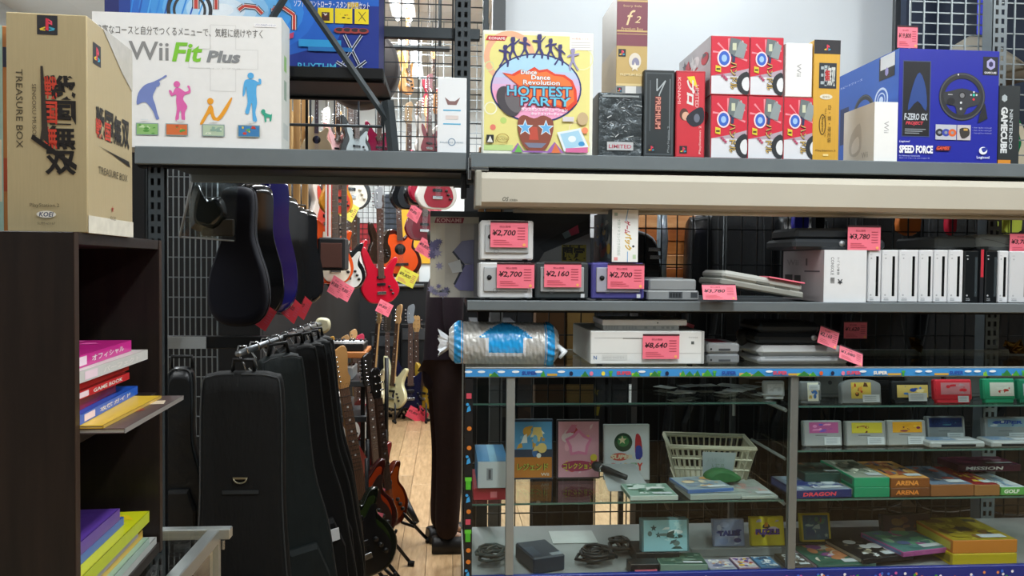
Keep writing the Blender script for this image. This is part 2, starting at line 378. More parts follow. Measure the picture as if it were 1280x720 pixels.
grid_panel('black wire grid rail above the hanging guitars under the blue music game box', at(358, 160, 3.1).x, at(478, 160, 3.1).x, 3.1, at(420, 157, 3.1).z, at(420, 112, 3.1).z, .075, .07, STEELD, .003)
# white partition board behind the rack and its dark frames
yp = 3.3
bp = thing('partition_board', 'plain white partition board behind the boxes on the upper right shelf', 'board', (0, yp, 0))
m = MB(); m.box(at(630, 90, yp).x, at(1115, 90, yp).x, yp, yp+.03, 1.62, CEIL-.03, mt('#dfe6ea', .45, 0, .03, 2)); bp.location = (0, 0, 0); m.build('panel', bp)
m = MB(); m.box(at(615, 90, yp).x, at(631, 90, yp).x, yp-.02, yp+.04, 0, CEIL-.03, mt('#54585a', .5), .003); m.build('frame_post', bp)
m = MB(); m.box(at(1114, 90, yp).x, at(1131, 90, yp).x, yp-.02, yp+.04, 0, CEIL-.03, mt('#4a4e50', .5), .003); m.build('frame_post', bp)

# ================================================================ NEAR LEFT: bookcase on the glass counter, gold box
DARKW = wood('#140e0c', '#271c17', 4., (14, 14, 1.2), .45)
DW2 = mt('#33241b', .5, 0, .1)
TH = .0335*0+math.radians(3.4)
zb0, zb1 = .93, 1.543
pb = at(93, 500, 1.2)
bk = thing('bookcase', 'dark brown wooden bookcase with two open bays of magazines in the left foreground', 'bookcase', (pb.x, 1.2, zb0), TH)
WB, DB, HB = .35, .427, zb1-zb0
def bpart(nm, *a):
    m = MB(); m.box(*a, DARKW, .001); return m.build(nm, bk)
# local x runs away from the aisle (negative), y runs into the depth
bpart('side_panel', -WB, 0, 0, .016, 0, HB); bpart('side_panel', -WB, 0, DB-.016, DB, 0, HB)
bpart('top_panel', -WB, 0, .016, DB-.016, HB-.018, HB); bpart('bottom_panel', -WB, 0, .016, DB-.016, 0, .02)
zsh = at(96, 546, 1.2).z - zb0
bpart('shelf', -WB+.01, -.004, .016, DB-.016, zsh-.016, zsh); bpart('back_panel', -WB, -WB+.01, .016, DB-.016, .02, HB-.018)
for y in (.0, DB-.016):
    m = MB(); m.box(0, .0012, y, y+.016, 0, HB, DW2); m.build('edge_banding', bk)
def bkpos(x, y, z): return bk.matrix_basis @ V((x, y, z))
bk_m = Mx.Translation(V((pb.x, 1.2, zb0))) @ Mx.Rotation(TH, 4, 'Z')
def book(label, x, y, z, w, d, th, cover, spine, page='#d8d4c8', rz=0., ry=0., rx=0., cat='book', group=None, seed=0, cols=None, txt=None, name='magazine'):
    """lies flat: w into the shelf (-x), spine (length d) along y facing the aisle (+x)"""
    p = bk_m @ V((x, y, z)); t = thing(name, label, cat, p, TH+rz, group, rx, ry)
    m = MB(); m.box(-w, 0, 0, d, 0, .0012, mt(cover, .35)); m.box(-w, 0, 0, d, th-.0012, th, mt(cover, .35)); m.box(-.0012, .0006, 0, d, 0, th, mt(spine, .35))
    F = ftop(m, -w, 0, 0, d, th)
    if cols: F.art(.004, .004, w-.008, d-.008, cols, 12, seed)
    S = fright(m, .0006, 0, d, 0, th)
    if txt:
        S.text(txt, d*.3, th*.22, d*.55, th*.5, '#e8e4e0', .02)
        S.rect(d*.06, th*.15, d*.16, th*.7, '#f0d8e4')
    m.build('cover', t)
    m = MB(); m.box(-w+.002, -.002, .002, d-.002, .0012, th-.0012, mt(page, .8, 0, .1, 200)); m.build('pages', t)
    return t
z = zsh
L0 = .022
st = [(.19, .30, .008, '#5a4a48', '#8c8884', 'open grey edged magazine jutting furthest out at the bottom of the upper bay', 7, ['#caa93a', '#8c3c30', '#d9c9b0', '#5a4a66'], .075, None),
      (.2, .27, .005, '#e0b93c', '#c9a648', 'yellow illustrated magazine lying on the grey edged one in the upper bay', 8, ['#e8c23a', '#b8b0c0', '#f0e0d0', '#c06a88', '#8a2a24', '#e9d060'], .045, None),
      (.18, .29, .016, '#1c4fb0', '#2a62cc', 'blue spined book above the yellow magazine in the upper bay', 3, ['#1c4fb0', '#dfe6f0'], .012, '攻略ガイド'),
      (.17, .22, .020, '#7a1626', '#8f1c34', 'dark crimson thick book on the blue one in the upper bay', 4, ['#7a1626', '#a01c30'], .0, None),
      (.17, .24, .013, '#b01e26', '#c22a30', 'red book with silver title on its spine in the upper bay', 4, ['#7a1626', '#c02c30'], .005, 'GAME BOOK'),
      (.15, .27, .015, '#c02424', '#d8322c', 'bright red book, third from the top of the upper stack', 4, ['#7a1626', '#c02c30'], .0, None),
      (.17, .31, .019, '#d0ccc6', '#cfd0cc', 'white spined book with pink patch, second from the top of the upper stack', 5, ['#c8c8c8', '#e08aa8'], .012, 'パーフェクト'),
      (.17, .285, .021, '#b01c74', '#c8288a', 'magenta spined book topmost of the upper stack', 6, ['#b01c74', '#e060a8'], .0, 'オフィシャル')]
gaps = {5: .006, 6: .012, 7: .006}
for i, (w, d, th, cv, sp, lb, sd, cols, jut, tx) in enumerate(st):
    zz = z; th *= .93
    book(lb, jut-.012, .018+ (.0 if i else .0), zz, w, min(d, .392), th, cv, sp, cols=cols, seed=sd, txt=tx, rz=[-.10, -.05, .03, .05, .0, .02, -.01, .02][i] if i > 1 else -.02, name='magazine' if i < 2 else 'book', cat='book')
    z += th+.0005
z = .02
for i, (w, d, th, cv, sp, lb, sd, cols, jut) in enumerate([
    (.2, .385, .009, '#b9bcb8', '#aeb2ae', 'pale grey edged magazine lowest in the lower bay', 1, None, .0),
    (.2, .34, .009, '#8cae9c', '#9fb8ac', 'white and green magazine with lettering near the bottom of the lower bay', 2, ['#e8e4dc', '#6c9c88', '#c03a2a'], .0),
    (.19, .34, .010, '#d8a83a', '#e0b84a', 'orange and red covered magazine in the middle of the lower bay', 3, ['#c83a1c', '#e0502a', '#e8a090', '#d8c8b8'], -.012),
    (.2, .30, .010, '#c8ccd0', '#b8bcc4', 'white spined magazine under the lime green one', 4, ['#e8e8e8', '#7088a0'], -.008),
    (.2, .34, .014, '#c8cc1c', '#b4c424', 'lime green illustrated magazine in the lower bay', 5, ['#e0c81c', '#3c9a2c', '#d89870', '#e8e070', '#a8c828'], .0),
    (.17, .26, .010, '#4068c0', '#3c64bc', 'blue book above the lime green magazine', 6, ['#4068c0', '#a8b8d8'], -.02),
    (.16, .24, .014, '#5c3c98', '#5a3a9c', 'purple book topmost in the lower bay', 7, ['#5c3c98', '#3a2a70'], -.02)]):
    th *= 1.45; book(lb, jut-.004, .018, z, w, d, th, cv, sp, cols=cols, seed=sd+20, rz=0, name='magazine' if i not in (5, 6) else 'book'); z += th+.0006
# glass counter carrying the bookcase
gc = thing('glass_counter', 'low glass counter with aluminium rails under the brown bookcase at lower left', 'showcase', (0, 0, 0))
gx1 = at(268, 668, 1.74).x; gx0 = -1.5; gy0, gy1 = .95, 1.76; gz = .925
m = MB(); m.box(gx0, gx1, gy0, gy1, gz-.006, gz, glass('clear')); m.build('top_glass', gc)
for a in ((gx1-.018, gx1+.008, gy0, gy1, gz-.028, gz+.002), (gx0, gx1+.03, gy1-.012, gy1+.012, gz-.02, gz+.003), (gx0, gx1, gy0-.01, gy0+.01, gz-.028, gz+.002)):
    m = MB(); m.box(*a, ALU, .002); m.build('rail', gc)
for x, y in ((gx1-.012, gy1-.012), (gx1-.012, gy0), (gx0, gy1-.012), (gx0, gy0)):
    m = MB(); m.box(x, x+.018, y, y+.018, 0, gz-.028, ALU); m.build('post', gc)
m = MB(); m.box(gx1-.004, gx1, gy0+.02, gy1-.02, .1, gz-.03, glass('clear')); m.build('side_glass', gc)
m = MB(); m.box(gx0+.02, gx1-.02, gy0+.02, gy1-.02, .55, .556, glass('clear')); m.build('glass_shelf', gc)
m = MB(); m.box(gx0, gx1, gy0, gy1, .0, .1, BLACKM); m.build('base', gc)
m = MB(); m.box(gx1-.02, gx1+.012, gy1+.012, gy1+.016, gz-.05, gz-.03, CHROME); m.cyl((gx1-.004, gy1, gz-.055), .007, -.03, CHROME); m.build('corner_lock', gc)

# gold box on the bookcase
GOLD = '#c3b28a'
pg = at(8, 150, 1.23); pg2 = at(107, 150, 1.23); wg = pg2.x-pg.x
gl = thing('game_box', 'tall gold treasure box with black calligraphy standing on the brown bookcase', 'box', (pg.x, 1.23, zb1), 0)
gl.location = (pg.x, 1.23, zb1)
hg = at(60, 16, 1.23).z - zb1; dg = .20
m = MB(); gold = mt(GOLD, .38, .25, .08, 30, 0, 0, (14, 14, .6)); m.box(0, wg, 0, dg, 0, hg, gold, .0015)
F = ffront(m, 0, wg, 0, 0, hg); u = wg/99; vv = hg/279  # pixel units of the photo
def ps_logo(F, x, y, s):
    F.rect(x, y, s, s, '#2a2a30'); F.poly([(x+s*.42, y+s*.25), (x+s*.56, y+s*.2), (x+s*.56, y+s*.82), (x+s*.42, y+s*.86)], '#d8344c')
    F.poly([(x+s*.56, y+s*.82), (x+s*.74, y+s*.7), (x+s*.74, y+s*.5), (x+s*.56, y+s*.58), (x+s*.56, y+s*.66), (x+s*.66, y+s*.62), (x+s*.66, y+s*.68), (x+s*.56, y+s*.74)], '#e8506a')
    F.poly([(x+s*.12, y+s*.3), (x+s*.4, y+s*.42), (x+s*.4, y+s*.34), (x+s*.26, y+s*.28), (x+s*.4, y+s*.26), (x+s*.4, y+s*.2), (x+s*.16, y+s*.22)], '#e8c83c')
    F.poly([(x+s*.58, y+s*.42), (x+s*.88, y+s*.34), (x+s*.84, y+s*.24), (x+s*.58, y+s*.18), (x+s*.58, y+s*.25), (x+s*.74, y+s*.3), (x+s*.58, y+s*.35)], '#3ca8c8')
def Y_(y): return (297-y)*vv   # photo row -> height on the box
ps_logo(F, (46-8)*u, Y_(45), 25*u)
F.text('TREASURE BOX', (20-8)*u, Y_(190), 8*u, (190-90)*vv, '#4a4230', .0, 0, 1)
F.text('SENGOKU MUSOU', (39.5-8)*u, Y_(178), 5*u, (178-108)*vv, '#5a4c38', .0, 0, 1)
for i, ch in enumerate('戦国無双'):
    F.text(ch, (55-8)*u, Y_(127+32*i), 38*u, 31*vv, '#1e1a18', .03, 0, 1 if False else 0)
    F.text(ch, (54-8)*u, Y_(126.5+32*i), 16*u, 29*vv, '#c8402c', .02) if i in (0, 1, 2) else None
F.poly([(42*u, Y_(85)), (45*u, Y_(85)), (52*u, Y_(185)), (45*u, Y_(178)), (40*u, Y_(185)), (43*u, Y_(165))], '#38302a')
F.poly([(30*u, Y_(178)), (32*u, Y_(172)), (86*u, Y_(210)), (85*u, Y_(217))], '#1e1a18')
F.text('PlayStation.2', (36-8)*u, Y_(266), 36*u, 6*vv, '#5a5038'); F.ell((56-8)*u, Y_(274), 12*u, 4.5*vv, '#e8e4d8'); F.text('KOEI', (47-8)*u, Y_(277), 18*u, 6*vv, '#33395c', .02, .2)
F.text('SLPM-65167', (45-8)*u, Y_(287), 22*u, 3*vv, '#6a6048')
S = fright(m, wg, 0, dg, 0, hg); us = dg/61
ps_logo(S, .022, hg*.80, .032)
for i, ch in enumerate('戦国無双'):
    S.text(ch, dg*(.16+.19*i), hg*.46, dg*.18, hg*.15, '#1e1a18', .03); 
    if i in (0, 1): S.text(ch, dg*(.155+.19*i), hg*.46, dg*.12, hg*.09, '#c8402c', .02)
S.poly([(dg*.2, hg*.42), (dg*.9, hg*.40), (dg*.93, hg*.37), (dg*.5, hg*.405)], '#1e1a18')
S.text('TREASURE BOX', dg*.2, hg*.29, dg*.66, hg*.035, '#4a4230')
S.star(dg*.5, hg*.13, .006, '#a03a2c'); S.text('KOEI', dg*.45, hg*.075, dg*.12, hg*.02, '#6a6048')
m.build('carton', gl)
m = MB(); m.box(0, .0006, dg*.0, dg, .0, .026, mt('#dcd8c8', .25, 0, .2, 60), 0); Q = m.build('tape', gl, (wg+.0005, 0, 0)); 
m = MB(); m.add([(0, .06, hg), (0, dg, hg), (0, dg, hg-.07), (0, dg*.75, hg-.05)], [(0, 1, 2, 3)], mt('#c9c6bc', .2, 0, .15, 50)); m.build('tape', gl, (wg+.0008, 0, 0))
gl.rotation_euler.z = TH
pn = at(-40, 150, 1.26); pn2 = at(6.5, 150, 1.26)
t = thing('game_box', 'teal and orange box at the left picture edge beside the gold box', 'box', (pn2.x, 1.27, zb1), TH)
m = MB(); hh = at(3, 32, 1.27).z-zb1; m.box(-.1, 0, 0, .2, 0, hh, mt('#b9773c', .5), .0015); F = ffront(m, -.1, 0, 0, 0, hh); F.rect(.0, .0, .092, hh, '#a9c8bc'); F.rect(.01, hh*.15, .08, hh*.3, '#e2d8c0'); F.art(.01, hh*.5, .08, hh*.4, ['#4aa8a0', '#e8e4d8', '#70b8b0'], 8, 4)
F.rect(.0925, hh*.8, .006, .03, '#2a2a40'); F.rect(.0925, hh*.2, .006, .05, '#b04a28'); m.build('carton', t)

# ================================================================ TOP SHELF BOXES
YT = YF+.022
b = Bx(115, 352, 18, ZT, YT, .10); p = at(353, 100, YT); 
def pr(m, F, Lf, Rt, Tp, w, d, h):
    X = lambda px: (px-115)/237*w
    Yv = lambda py: (184-py)/166*h
    F.rect(0, 0, w, h, '#eeeeec')
    for a in ((262, 90, 24, 62), (234, 88, 86, 24)):  pass
    g = '#dcdcda'
    F.line([(X(262), Yv(30)), (X(294), Yv(30)), (X(294), Yv(60)), (X(322), Yv(60)), (X(322), Yv(84)), (X(294), Yv(84)), (X(294), Yv(112)), (X(262), Yv(112)), (X(262), Yv(84)), (X(235), Yv(84)), (X(235), Yv(60)), (X(262), Yv(60)), (X(262), Yv(30))], .0016, g)
    F.text('豊富なコースと自分でつくるメニューで、気軽に続けやすく', X(120), Yv(45), X(328)-X(120), Yv(34)-Yv(45), '#6e6c6a', .0)
    F.text('Wii', X(160), Yv(76), X(210)-X(160), Yv(53)-Yv(76), '#8b8b8b', .012)
    F.text('Fit', X(214), Yv(77), X(252)-X(214), Yv(53)-Yv(77), '#7fc832', .025, .2)
    F.text('Plus', X(257), Yv(77), X(300)-X(257), Yv(62)-Yv(77), '#8a8d8f', .04, .2)
    F.text('フィットプラス', X(257), Yv(85), X(300)-X(257), .004, '#c8c8c8')
    F.rect(X(317), Yv(31), X(345)-X(317), .009, '#f6f6f6'); F.text('バランスWiiボードセット', X(319), Yv(30), .05, .006, '#4a5a9a')
    def fig(c, px, py, k, polys, heads):
        for q in polys: F.blob([(X(px+a*k), Yv(py+bb*k)) for a, bb in q], c, 3)
        for a, bb, r in heads: F.ell(X(px+a*k), Yv(py+bb*k), r*k*w/237, r*k*h/166, c)
    # side bend
    fig('#7788c4', 170, 95, 1, [[(0, 36), (2, 22), (10, 12), (20, 8), (30, 3), (36, -1), (37, 1), (28, 7), (24, 16), (20, 26), (23, 36), (26, 48), (28, 53), (24, 54), (20, 44), (12, 34), (6, 34)]], [(25, 10, 4)])
    fig('#e268b0', 210, 100, 1, [[(8, 10), (14, 10), (20, 14), (25, 12), (23, 7), (26, 7), (27, 15), (20, 18), (18, 24), (23, 32), (20, 40), (20, 49), (16, 49), (15, 38), (13, 40), (12, 49), (8, 49), (10, 36), (9, 26), (9, 18), (3, 20), (0, 13), (3, 13), (5, 16)]], [(10, 5, 4)])
    fig('#f0a32c', 250, 120, 1, [[(11, 10), (15, 12), (17, 22), (21, 25), (30, 12), (38, 0), (39, 3), (32, 18), (23, 29), (15, 28), (11, 20), (3, 33), (-1, 33), (7, 18)]], [(12, 5, 4)])
    fig('#58b0e8', 303, 88, 1, [[(4, 9), (14, 9), (20, 12), (20, 8), (23, 8), (23, 14), (18, 16), (17, 26), (18, 38), (16, 50), (18, 60), (13, 61), (12, 46), (11, 38), (9, 46), (7, 52), (3, 50), (6, 38), (5, 26), (4, 18), (3, 26), (0, 30), (1, 16)]], [(10, 4, 4)])
    fig('#3aa88c', 325, 132, 1, [[(1, 4), (5, 2), (7, 6), (14, 8), (15, 5), (15, 10), (14, 16), (12, 16), (12, 12), (8, 12), (8, 17), (6, 17), (5, 10), (3, 8)]], [(4, 4, 2.6)])
    for i, (px, c1, cs) in enumerate(((170, '#8fbf74', ['#c8e0b0', '#5c9c48']), (207, '#d8703c', ['#f0b040', '#c83c28', '#60a048']), (253, '#b8ccb0', ['#dce4d0', '#90b0a0']), (298, '#3c80b8', ['#e8c840', '#60b060', '#c84030']))):
        F.rect(X(px-1), Yv(169), X(28)-X(0), Yv(0)-Yv(15), '#8aa0a0'); F.art(X(px), Yv(168), X(26)-X(0), Yv(0)-Yv(13), cs, 8, i, c1)
    for px in (168, 213, 255, 302): F.ell(X(px+12), Yv(150), .010, .0016, '#dde2e4')
    Rt.rect(0, 0, d, h, '#dfe2dc'); Rt.rect(d*.3, h*.62, d*.3, h*.12, '#98c878'); Rt.rect(d*.3, h*.4, d*.3, h*.15, '#9ab0a0'); Rt.rect(d*.2, h*.1, d*.6, h*.12, '#c9d0cc')
carton('game_box', 'long white exercise board box with colourful silhouettes on the upper left shelf', 'box', b, '#ecebe6', pr)

b = Bx(130, 474, -52, 2.032, 2.3, .18)
def pr(m, F, Lf, Rt, Tp, w, d, h):
    X = lambda px: (px-130)/344*w
    Yv = lambda py: (106-py)/158*h
    F.rect(X(148), 0, w-X(148), h, '#1560c4')
    def soft(cx, cy, rx, ry, cols, rot=0):
        for i, c in enumerate(cols): k = 1-i/len(cols); F.ell(X(cx), Yv(cy), rx*k*w/344, ry*k*h/158, c, 30, rot)
    F.poly([(X(360), Yv(106)), (X(474), Yv(106)), (X(474), Yv(8)), (X(440), Yv(8)), (X(420), Yv(60)), (X(360), Yv(80))], '#14308c')
    soft(275, 20, 118, 68, ['#1c6cd0', '#2a84dc', '#3e9ae6', '#62b2ee', '#8cc8f4', '#b8def8', '#dceefc', '#f0f8ff'])
    F.rect(X(148), 0, X(162)-X(148), h, '#123c98')
    for i in range(9): F.line([(X(150+9*i), Yv(106)), (X(175+12*i), Yv(-50))], .004, ['#2a8ce4', '#1a5cc0', '#50aef0'][i % 3])
    # drum emblem and letters
    F.ring(X(235), Yv(22), .062, .062, .010, '#26262e', 36); F.ring(X(235), Yv(22), .045, .045, .007, '#2a2a30', 36)
    def L2(pts, wd):
        F.line(pts, wd, '#1c2030'); F.line(pts, wd*.72, '#f0e8e4'); F.line(pts, wd*.5, '#c83c2c')
    L2([(X(243), Yv(-45)), (X(243), Yv(20))], .020); L2([(X(268), Yv(-45)), (X(268), Yv(20))], .016)
    L2([(X(296), Yv(20)), (X(303), Yv(14)), (X(318), Yv(15)), (X(326), Yv(24))], .016); L2([(X(340), Yv(40)), (X(340), Yv(16)), (X(352), Yv(14)), (X(366), Yv(24)), (X(366), Yv(45))], .015)
    F.poly([(X(340), Yv(60)), (X(366), Yv(48)), (X(365), Yv(56)), (X(350), Yv(62))], '#c83c6c')
    F.text('ソフト・コントローラ・スタンド同梱セット', X(366), Yv(13), X(462)-X(366), Yv(3)-Yv(13), '#f2f2f6', .01, .1)
    F.text('同梱', X(434), Yv(13), X(448)-X(434), Yv(4)-Yv(13), '#f0c81c', .02)
    for a, bq in ((396, 416), (418, 440), (443, 461)):
        F.rect(X(a), Yv(34), X(bq)-X(a), Yv(13)-Yv(34), '#f0d820')
    F.art(X(401), Yv(31), X(10)-X(0), Yv(0)-Yv(12), ['#9a2828', '#ece4e0'], 5, 3, '#4a2a24'); F.art(X(420), Yv(28), X(18)-X(0), Yv(0)-Yv(8), ['#c83020', '#20201e'], 6, 4); F.line([(X(448), Yv(30)), (X(457), Yv(17))], .0015, '#2a2a2a'); F.line([(X(457), Yv(30)), (X(448), Yv(17))], .0015, '#2a2a2a')
    # stand with pads
    for cx in (424, 434, 444, 454): F.ell(X(cx), Yv(44), .016, .008, '#a03c38'); F.ell(X(cx), Yv(43), .011, .005, '#30242c')
    for a, bb in (((430, 50), (452, 97)), ((452, 50), (428, 90)), ((420, 88), (436, 98)), ((444, 98), (458, 86))):
        F.line([(X(a[0]), Yv(a[1])), (X(bb[0]), Yv(bb[1]))], .008, '#d4dcea'); F.line([(X(a[0]), Yv(a[1])), (X(bb[0]), Yv(bb[1]))], .0045, '#242838')
    F.ell(X(428), Yv(98), .012, .008, '#20222c'); 
    F.rect(X(372), Yv(68), X(426)-X(372), Yv(58)-Yv(68), '#2a9cd8'); F.rect(X(384), Yv(74), X(440)-X(384), Yv(68)-Yv(74), '#1c70b8')
    F.text('RHYTHM-', X(371), Yv(101), X(424)-X(371), Yv(91)-Yv(101), '#4cb8e0', .01)
carton('game_box', 'large blue drum game box behind the white exercise board box', 'box', b, '#15206c', pr)
# narrow white box
b = Bx(547, 583.5, 97, ZT, YT, .09)
def pr(m, F, Lf, Rt, Tp, w, d, h):
    F.poly([(w*.25, h*.74), (w*.35, h*.64), (w*.65, h*.64), (w*.78, h*.74), (w*.6, h*.69), (w*.42, h*.69)], '#8a6a68')
    for y in (.56, .38): F.rect(w*.2, h*y, w*.6, h*.016, '#58b4dc')
    F.rect(w*.28, h*.45, w*.44, h*.05, '#ded4d0'); F.ring(w*.5, h*.15, w*.13, w*.13, .002, '#7a96b0', 20); F.text('SENNHEISER' if False else 'BALANCE GAMES', w*.1, h*.135, w*.8, h*.02, '#8aa0b0')
carton('white_carton', 'narrow upright white box with pale blue lines at the steel post', 'box', b, '#e9edf0', pr)
# dance game box
b = Bx(604, 742, 39.5, ZT, YT, .075)
def pr(m, F, Lf, Rt, Tp, w, d, h):
    X = lambda px: (px-604)/138*w
    Yv = lambda py: (195-py)/156*h
    sx = w/138
    F.rect(X(606), Yv(190), X(738)-X(606), Yv(44)-Yv(190), '#e8e08e')
    F.ring(X(637), Yv(72), 32*sx, 32*sx, 7*sx, '#ecb490', 30)
    for cx, cy, r, c in ((612, 84, 6, '#d8dca0'), (614, 137, 8, '#f0f0d8'), (728, 72, 14, '#eef0b4'), (733, 180, 6, '#f4d0a0'), (617, 161, 3.6, '#e88070'), (630, 152, 4, '#bcd878'), (720, 160, 8, '#f0e0b0')): F.ring(X(cx), Yv(cy), r*sx, r*sx, 1.4*sx, c, 18) if r > 5 else F.ell(X(cx), Yv(cy), r*sx, r*sx, c)
    F.rect(X(606), Yv(190), 36*sx, 7*sx, '#c0dc90')
    F.poly([(X(607), Yv(52)), (X(610), Yv(46)), (X(634), Yv(46)), (X(631), Yv(52))], '#c03038'); F.text('KONAMI', X(611), Yv(51), 20*sx, 3.6*sx, '#f6e4e4', .02)
    F.rect(X(712), Yv(61), X(741)-X(712), Yv(41)-Yv(61), '#f2f0ec'); F.text('Wii専用ソフト', X(714), Yv(48), 22*sx, 2.5*sx, '#d89878')
    for k in range(3): F.rect(X(714), Yv(52+3*k), 24*sx, .8*sx, '#c8c4c0')
    # the afro dome
    F.ell(X(670.5), Yv(110.5), 57*sx, 43*sx, '#26346e', 40); F.ell(X(670.5), Yv(110.5), 55*sx, 41*sx, '#f2a8cc', 40)
    for i, c in enumerate(('#e4b4d8', '#d0bee2', '#bcccec', '#aed8f0')):
        k = i*7
        F.poly([(X(670.5)+55*sx*math.cos(a), Yv(110.5)+41*sx*math.sin(a)) for a in [math.asin(-.1+.2*i)+j*(math.pi-2*math.asin(-.1+.2*i))/18 for j in range(19)]], c)
    # dancers
    def dancer(px, py, s, flip=1, c='#343070', arms=0):
        q = [(-2, 0), (2, 0), (7, [3, 5, -5][arms]), (7, [5, 7, -4][arms]), (2, 3), (2, 9), (5, 15), (4, 21), (2, 21), (2, 16), (0, 11), (-3, 16), (-6, 21), (-8, 20), (-4, 14), (-2, 9), (-2, 3), (-8, [1, -3, 2][arms]), (-8, [-1, -5, 0][arms])]
        F.poly([(X(px+a*s*flip), Yv(py+bb*s)) for a, bb in q], c); F.ell(X(px), Yv(py-3*s), 2.7*s*sx, 3*s*sx, c)
        F.poly([(X(px-2.8*s), Yv(py-4*s)), (X(px+2.8*s), Yv(py-4*s)), (X(px+2*s), Yv(py-7*s)), (X(px-2*s), Yv(py-6.5*s))], c)
    dancer(631.5, 64, 1., 1, arms=0); dancer(641, 54, 1.05, -1, arms=1); dancer(656, 53, .95, 1, arms=0); dancer(674, 50, 1.1, 1, arms=2); dancer(688, 54, .95, -1, arms=0); dancer(700, 61, .95, 1, arms=1); dancer(716, 66, 1., -1, '#9a94bc', 0)
    # disc, flames and title
    F.ell(X(636), Yv(128), 13*sx, 20*sx, '#48444a', 24, .5); F.ell(X(642), Yv(128), 9*sx, 15*sx, '#6c686c', 24, .5)
    fl = [(628, 92), (640, 94), (650, 88), (655, 92), (668, 84), (674, 88), (684, 86), (694, 92), (706, 93), (716, 100), (721, 112), (722, 128), (712, 138), (690, 132), (670, 128), (650, 122), (640, 120), (648, 108), (638, 100)]
    F.poly([(X(a), Yv(c)) for a, c in fl], '#e04428'); F.poly([(X(674+(a-674)*.92), Yv(110+(c-110)*.86)) for a, c in fl], '#f47a3a')
    for t_, a, bq, y0, y1, bo in (('Dance', 651, 671, 93.5, 88, .03), ('Dance', 664, 688, 100, 94, .03), ('Revolution', 654, 700, 106.5, 100.5, .02)):
        F.text(t_, X(a)-.4*sx, Yv(y0)-.4*sx, (bq-a+.8)*sx, (y0-y1+.8)*sx, '#3a2030', bo+.02); F.text(t_, X(a), Yv(y0), (bq-a)*sx, (y0-y1)*sx, '#f4f0f0', bo)
    for t_, a, bq, y0, y1 in (('HOTTEST', 634, 715, 121, 108.5), ('PARTY', 651, 714, 133, 122)):
        F.text(t_, X(a)-1*sx, Yv(y0)-1.2*sx, (bq-a+2)*sx, (y0-y1+2.4)*sx, '#a02838', .09); F.text(t_, X(a)-.5*sx, Yv(y0)-.6*sx, (bq-a+1)*sx, (y0-y1+1.2)*sx, '#20304c', .06); F.text(t_, X(a), Yv(y0), (bq-a)*sx, (y0-y1)*sx, '#6cc4e4', .02)
    F.text('ダンスダンスレボリューション', X(652), Yv(140), 58*sx, 5*sx, '#f6f0f4', .03); F.text('ホッテストパーティー', X(664), Yv(145), 40*sx, 4*sx, '#f6f0f4', .03)
    # face with star glasses
    F.blob([(X(648), Yv(152)), (X(655), Yv(145)), (X(668), Yv(149)), (X(680), Yv(145)), (X(692), Yv(152)), (X(691), Yv(170)), (X(684), Yv(186)), (X(672), Yv(192)), (X(658), Yv(187)), (X(650), Yv(172))], '#8c4c3c')
    F.poly([(X(664), Yv(160)), (X(672), Yv(160)), (X(674), Yv(176)), (X(662), Yv(176))], '#c05040')
    for cx in (657, 683): F.star(X(cx), Yv(161), 10.5*sx, '#e8f4fc'); F.star(X(cx), Yv(161), 8.5*sx, '#6cb4e8')
    F.poly([(X(656), Yv(180)), (X(684), Yv(180)), (X(678), Yv(186)), (X(662), Yv(186))], '#7a8098')
    F.poly([(X(640), Yv(192)), (X(648), Yv(180)), (X(655), Yv(190)), (X(685), Yv(190)), (X(694), Yv(178)), (X(706), Yv(192))], '#9a68b0'); F.poly([(X(644), Yv(192)), (X(649), Yv(182)), (X(654), Yv(192))], '#70c058'); F.poly([(X(690), Yv(192)), (X(695), Yv(180)), (X(702), Yv(192))], '#e07848')
    # mat picture
    F.poly([(X(697), Yv(166)), (X(726), Yv(160)), (X(737), Yv(184)), (X(706), Yv(190))], '#e4eef4'); F.poly([(X(701), Yv(168)), (X(724), Yv(163)), (X(733), Yv(182)), (X(708), Yv(187))], '#a8d4ec'); F.ell(X(728), Yv(180), 4*sx, 3*sx, '#3c94d0'); F.ell(X(716), Yv(174), 5*sx, 4*sx, '#e8f4f8')
    F.poly([(X(708), Yv(186)), (X(736), Yv(184)), (X(736), Yv(191)), (X(708), Yv(191))], '#d870a0'); F.rect(X(704), Yv(152), 14*sx, 6*sx, '#d8d4d8'); F.ell(X(729), Yv(148), 7*sx, 8*sx, '#c8b088'); F.ell(X(732), Yv(163), 4*sx, 4*sx, '#f09068')
    F.rect(X(609), Yv(181), 9*sx, 10*sx, '#22262c'); F.poly([(X(610), Yv(180)), (X(613.5), Yv(172)), (X(617), Yv(180))], '#e8e8e0'); F.ring(X(629), Yv(175), 8*sx, 6*sx, 1*sx, '#a89048', 20); F.text('hottest', X(623), Yv(177), 13*sx, 4*sx, '#8c7434')
carton('game_box', 'square yellow dance game box with an afro head picture', 'box', b, '#eceee0', pr)
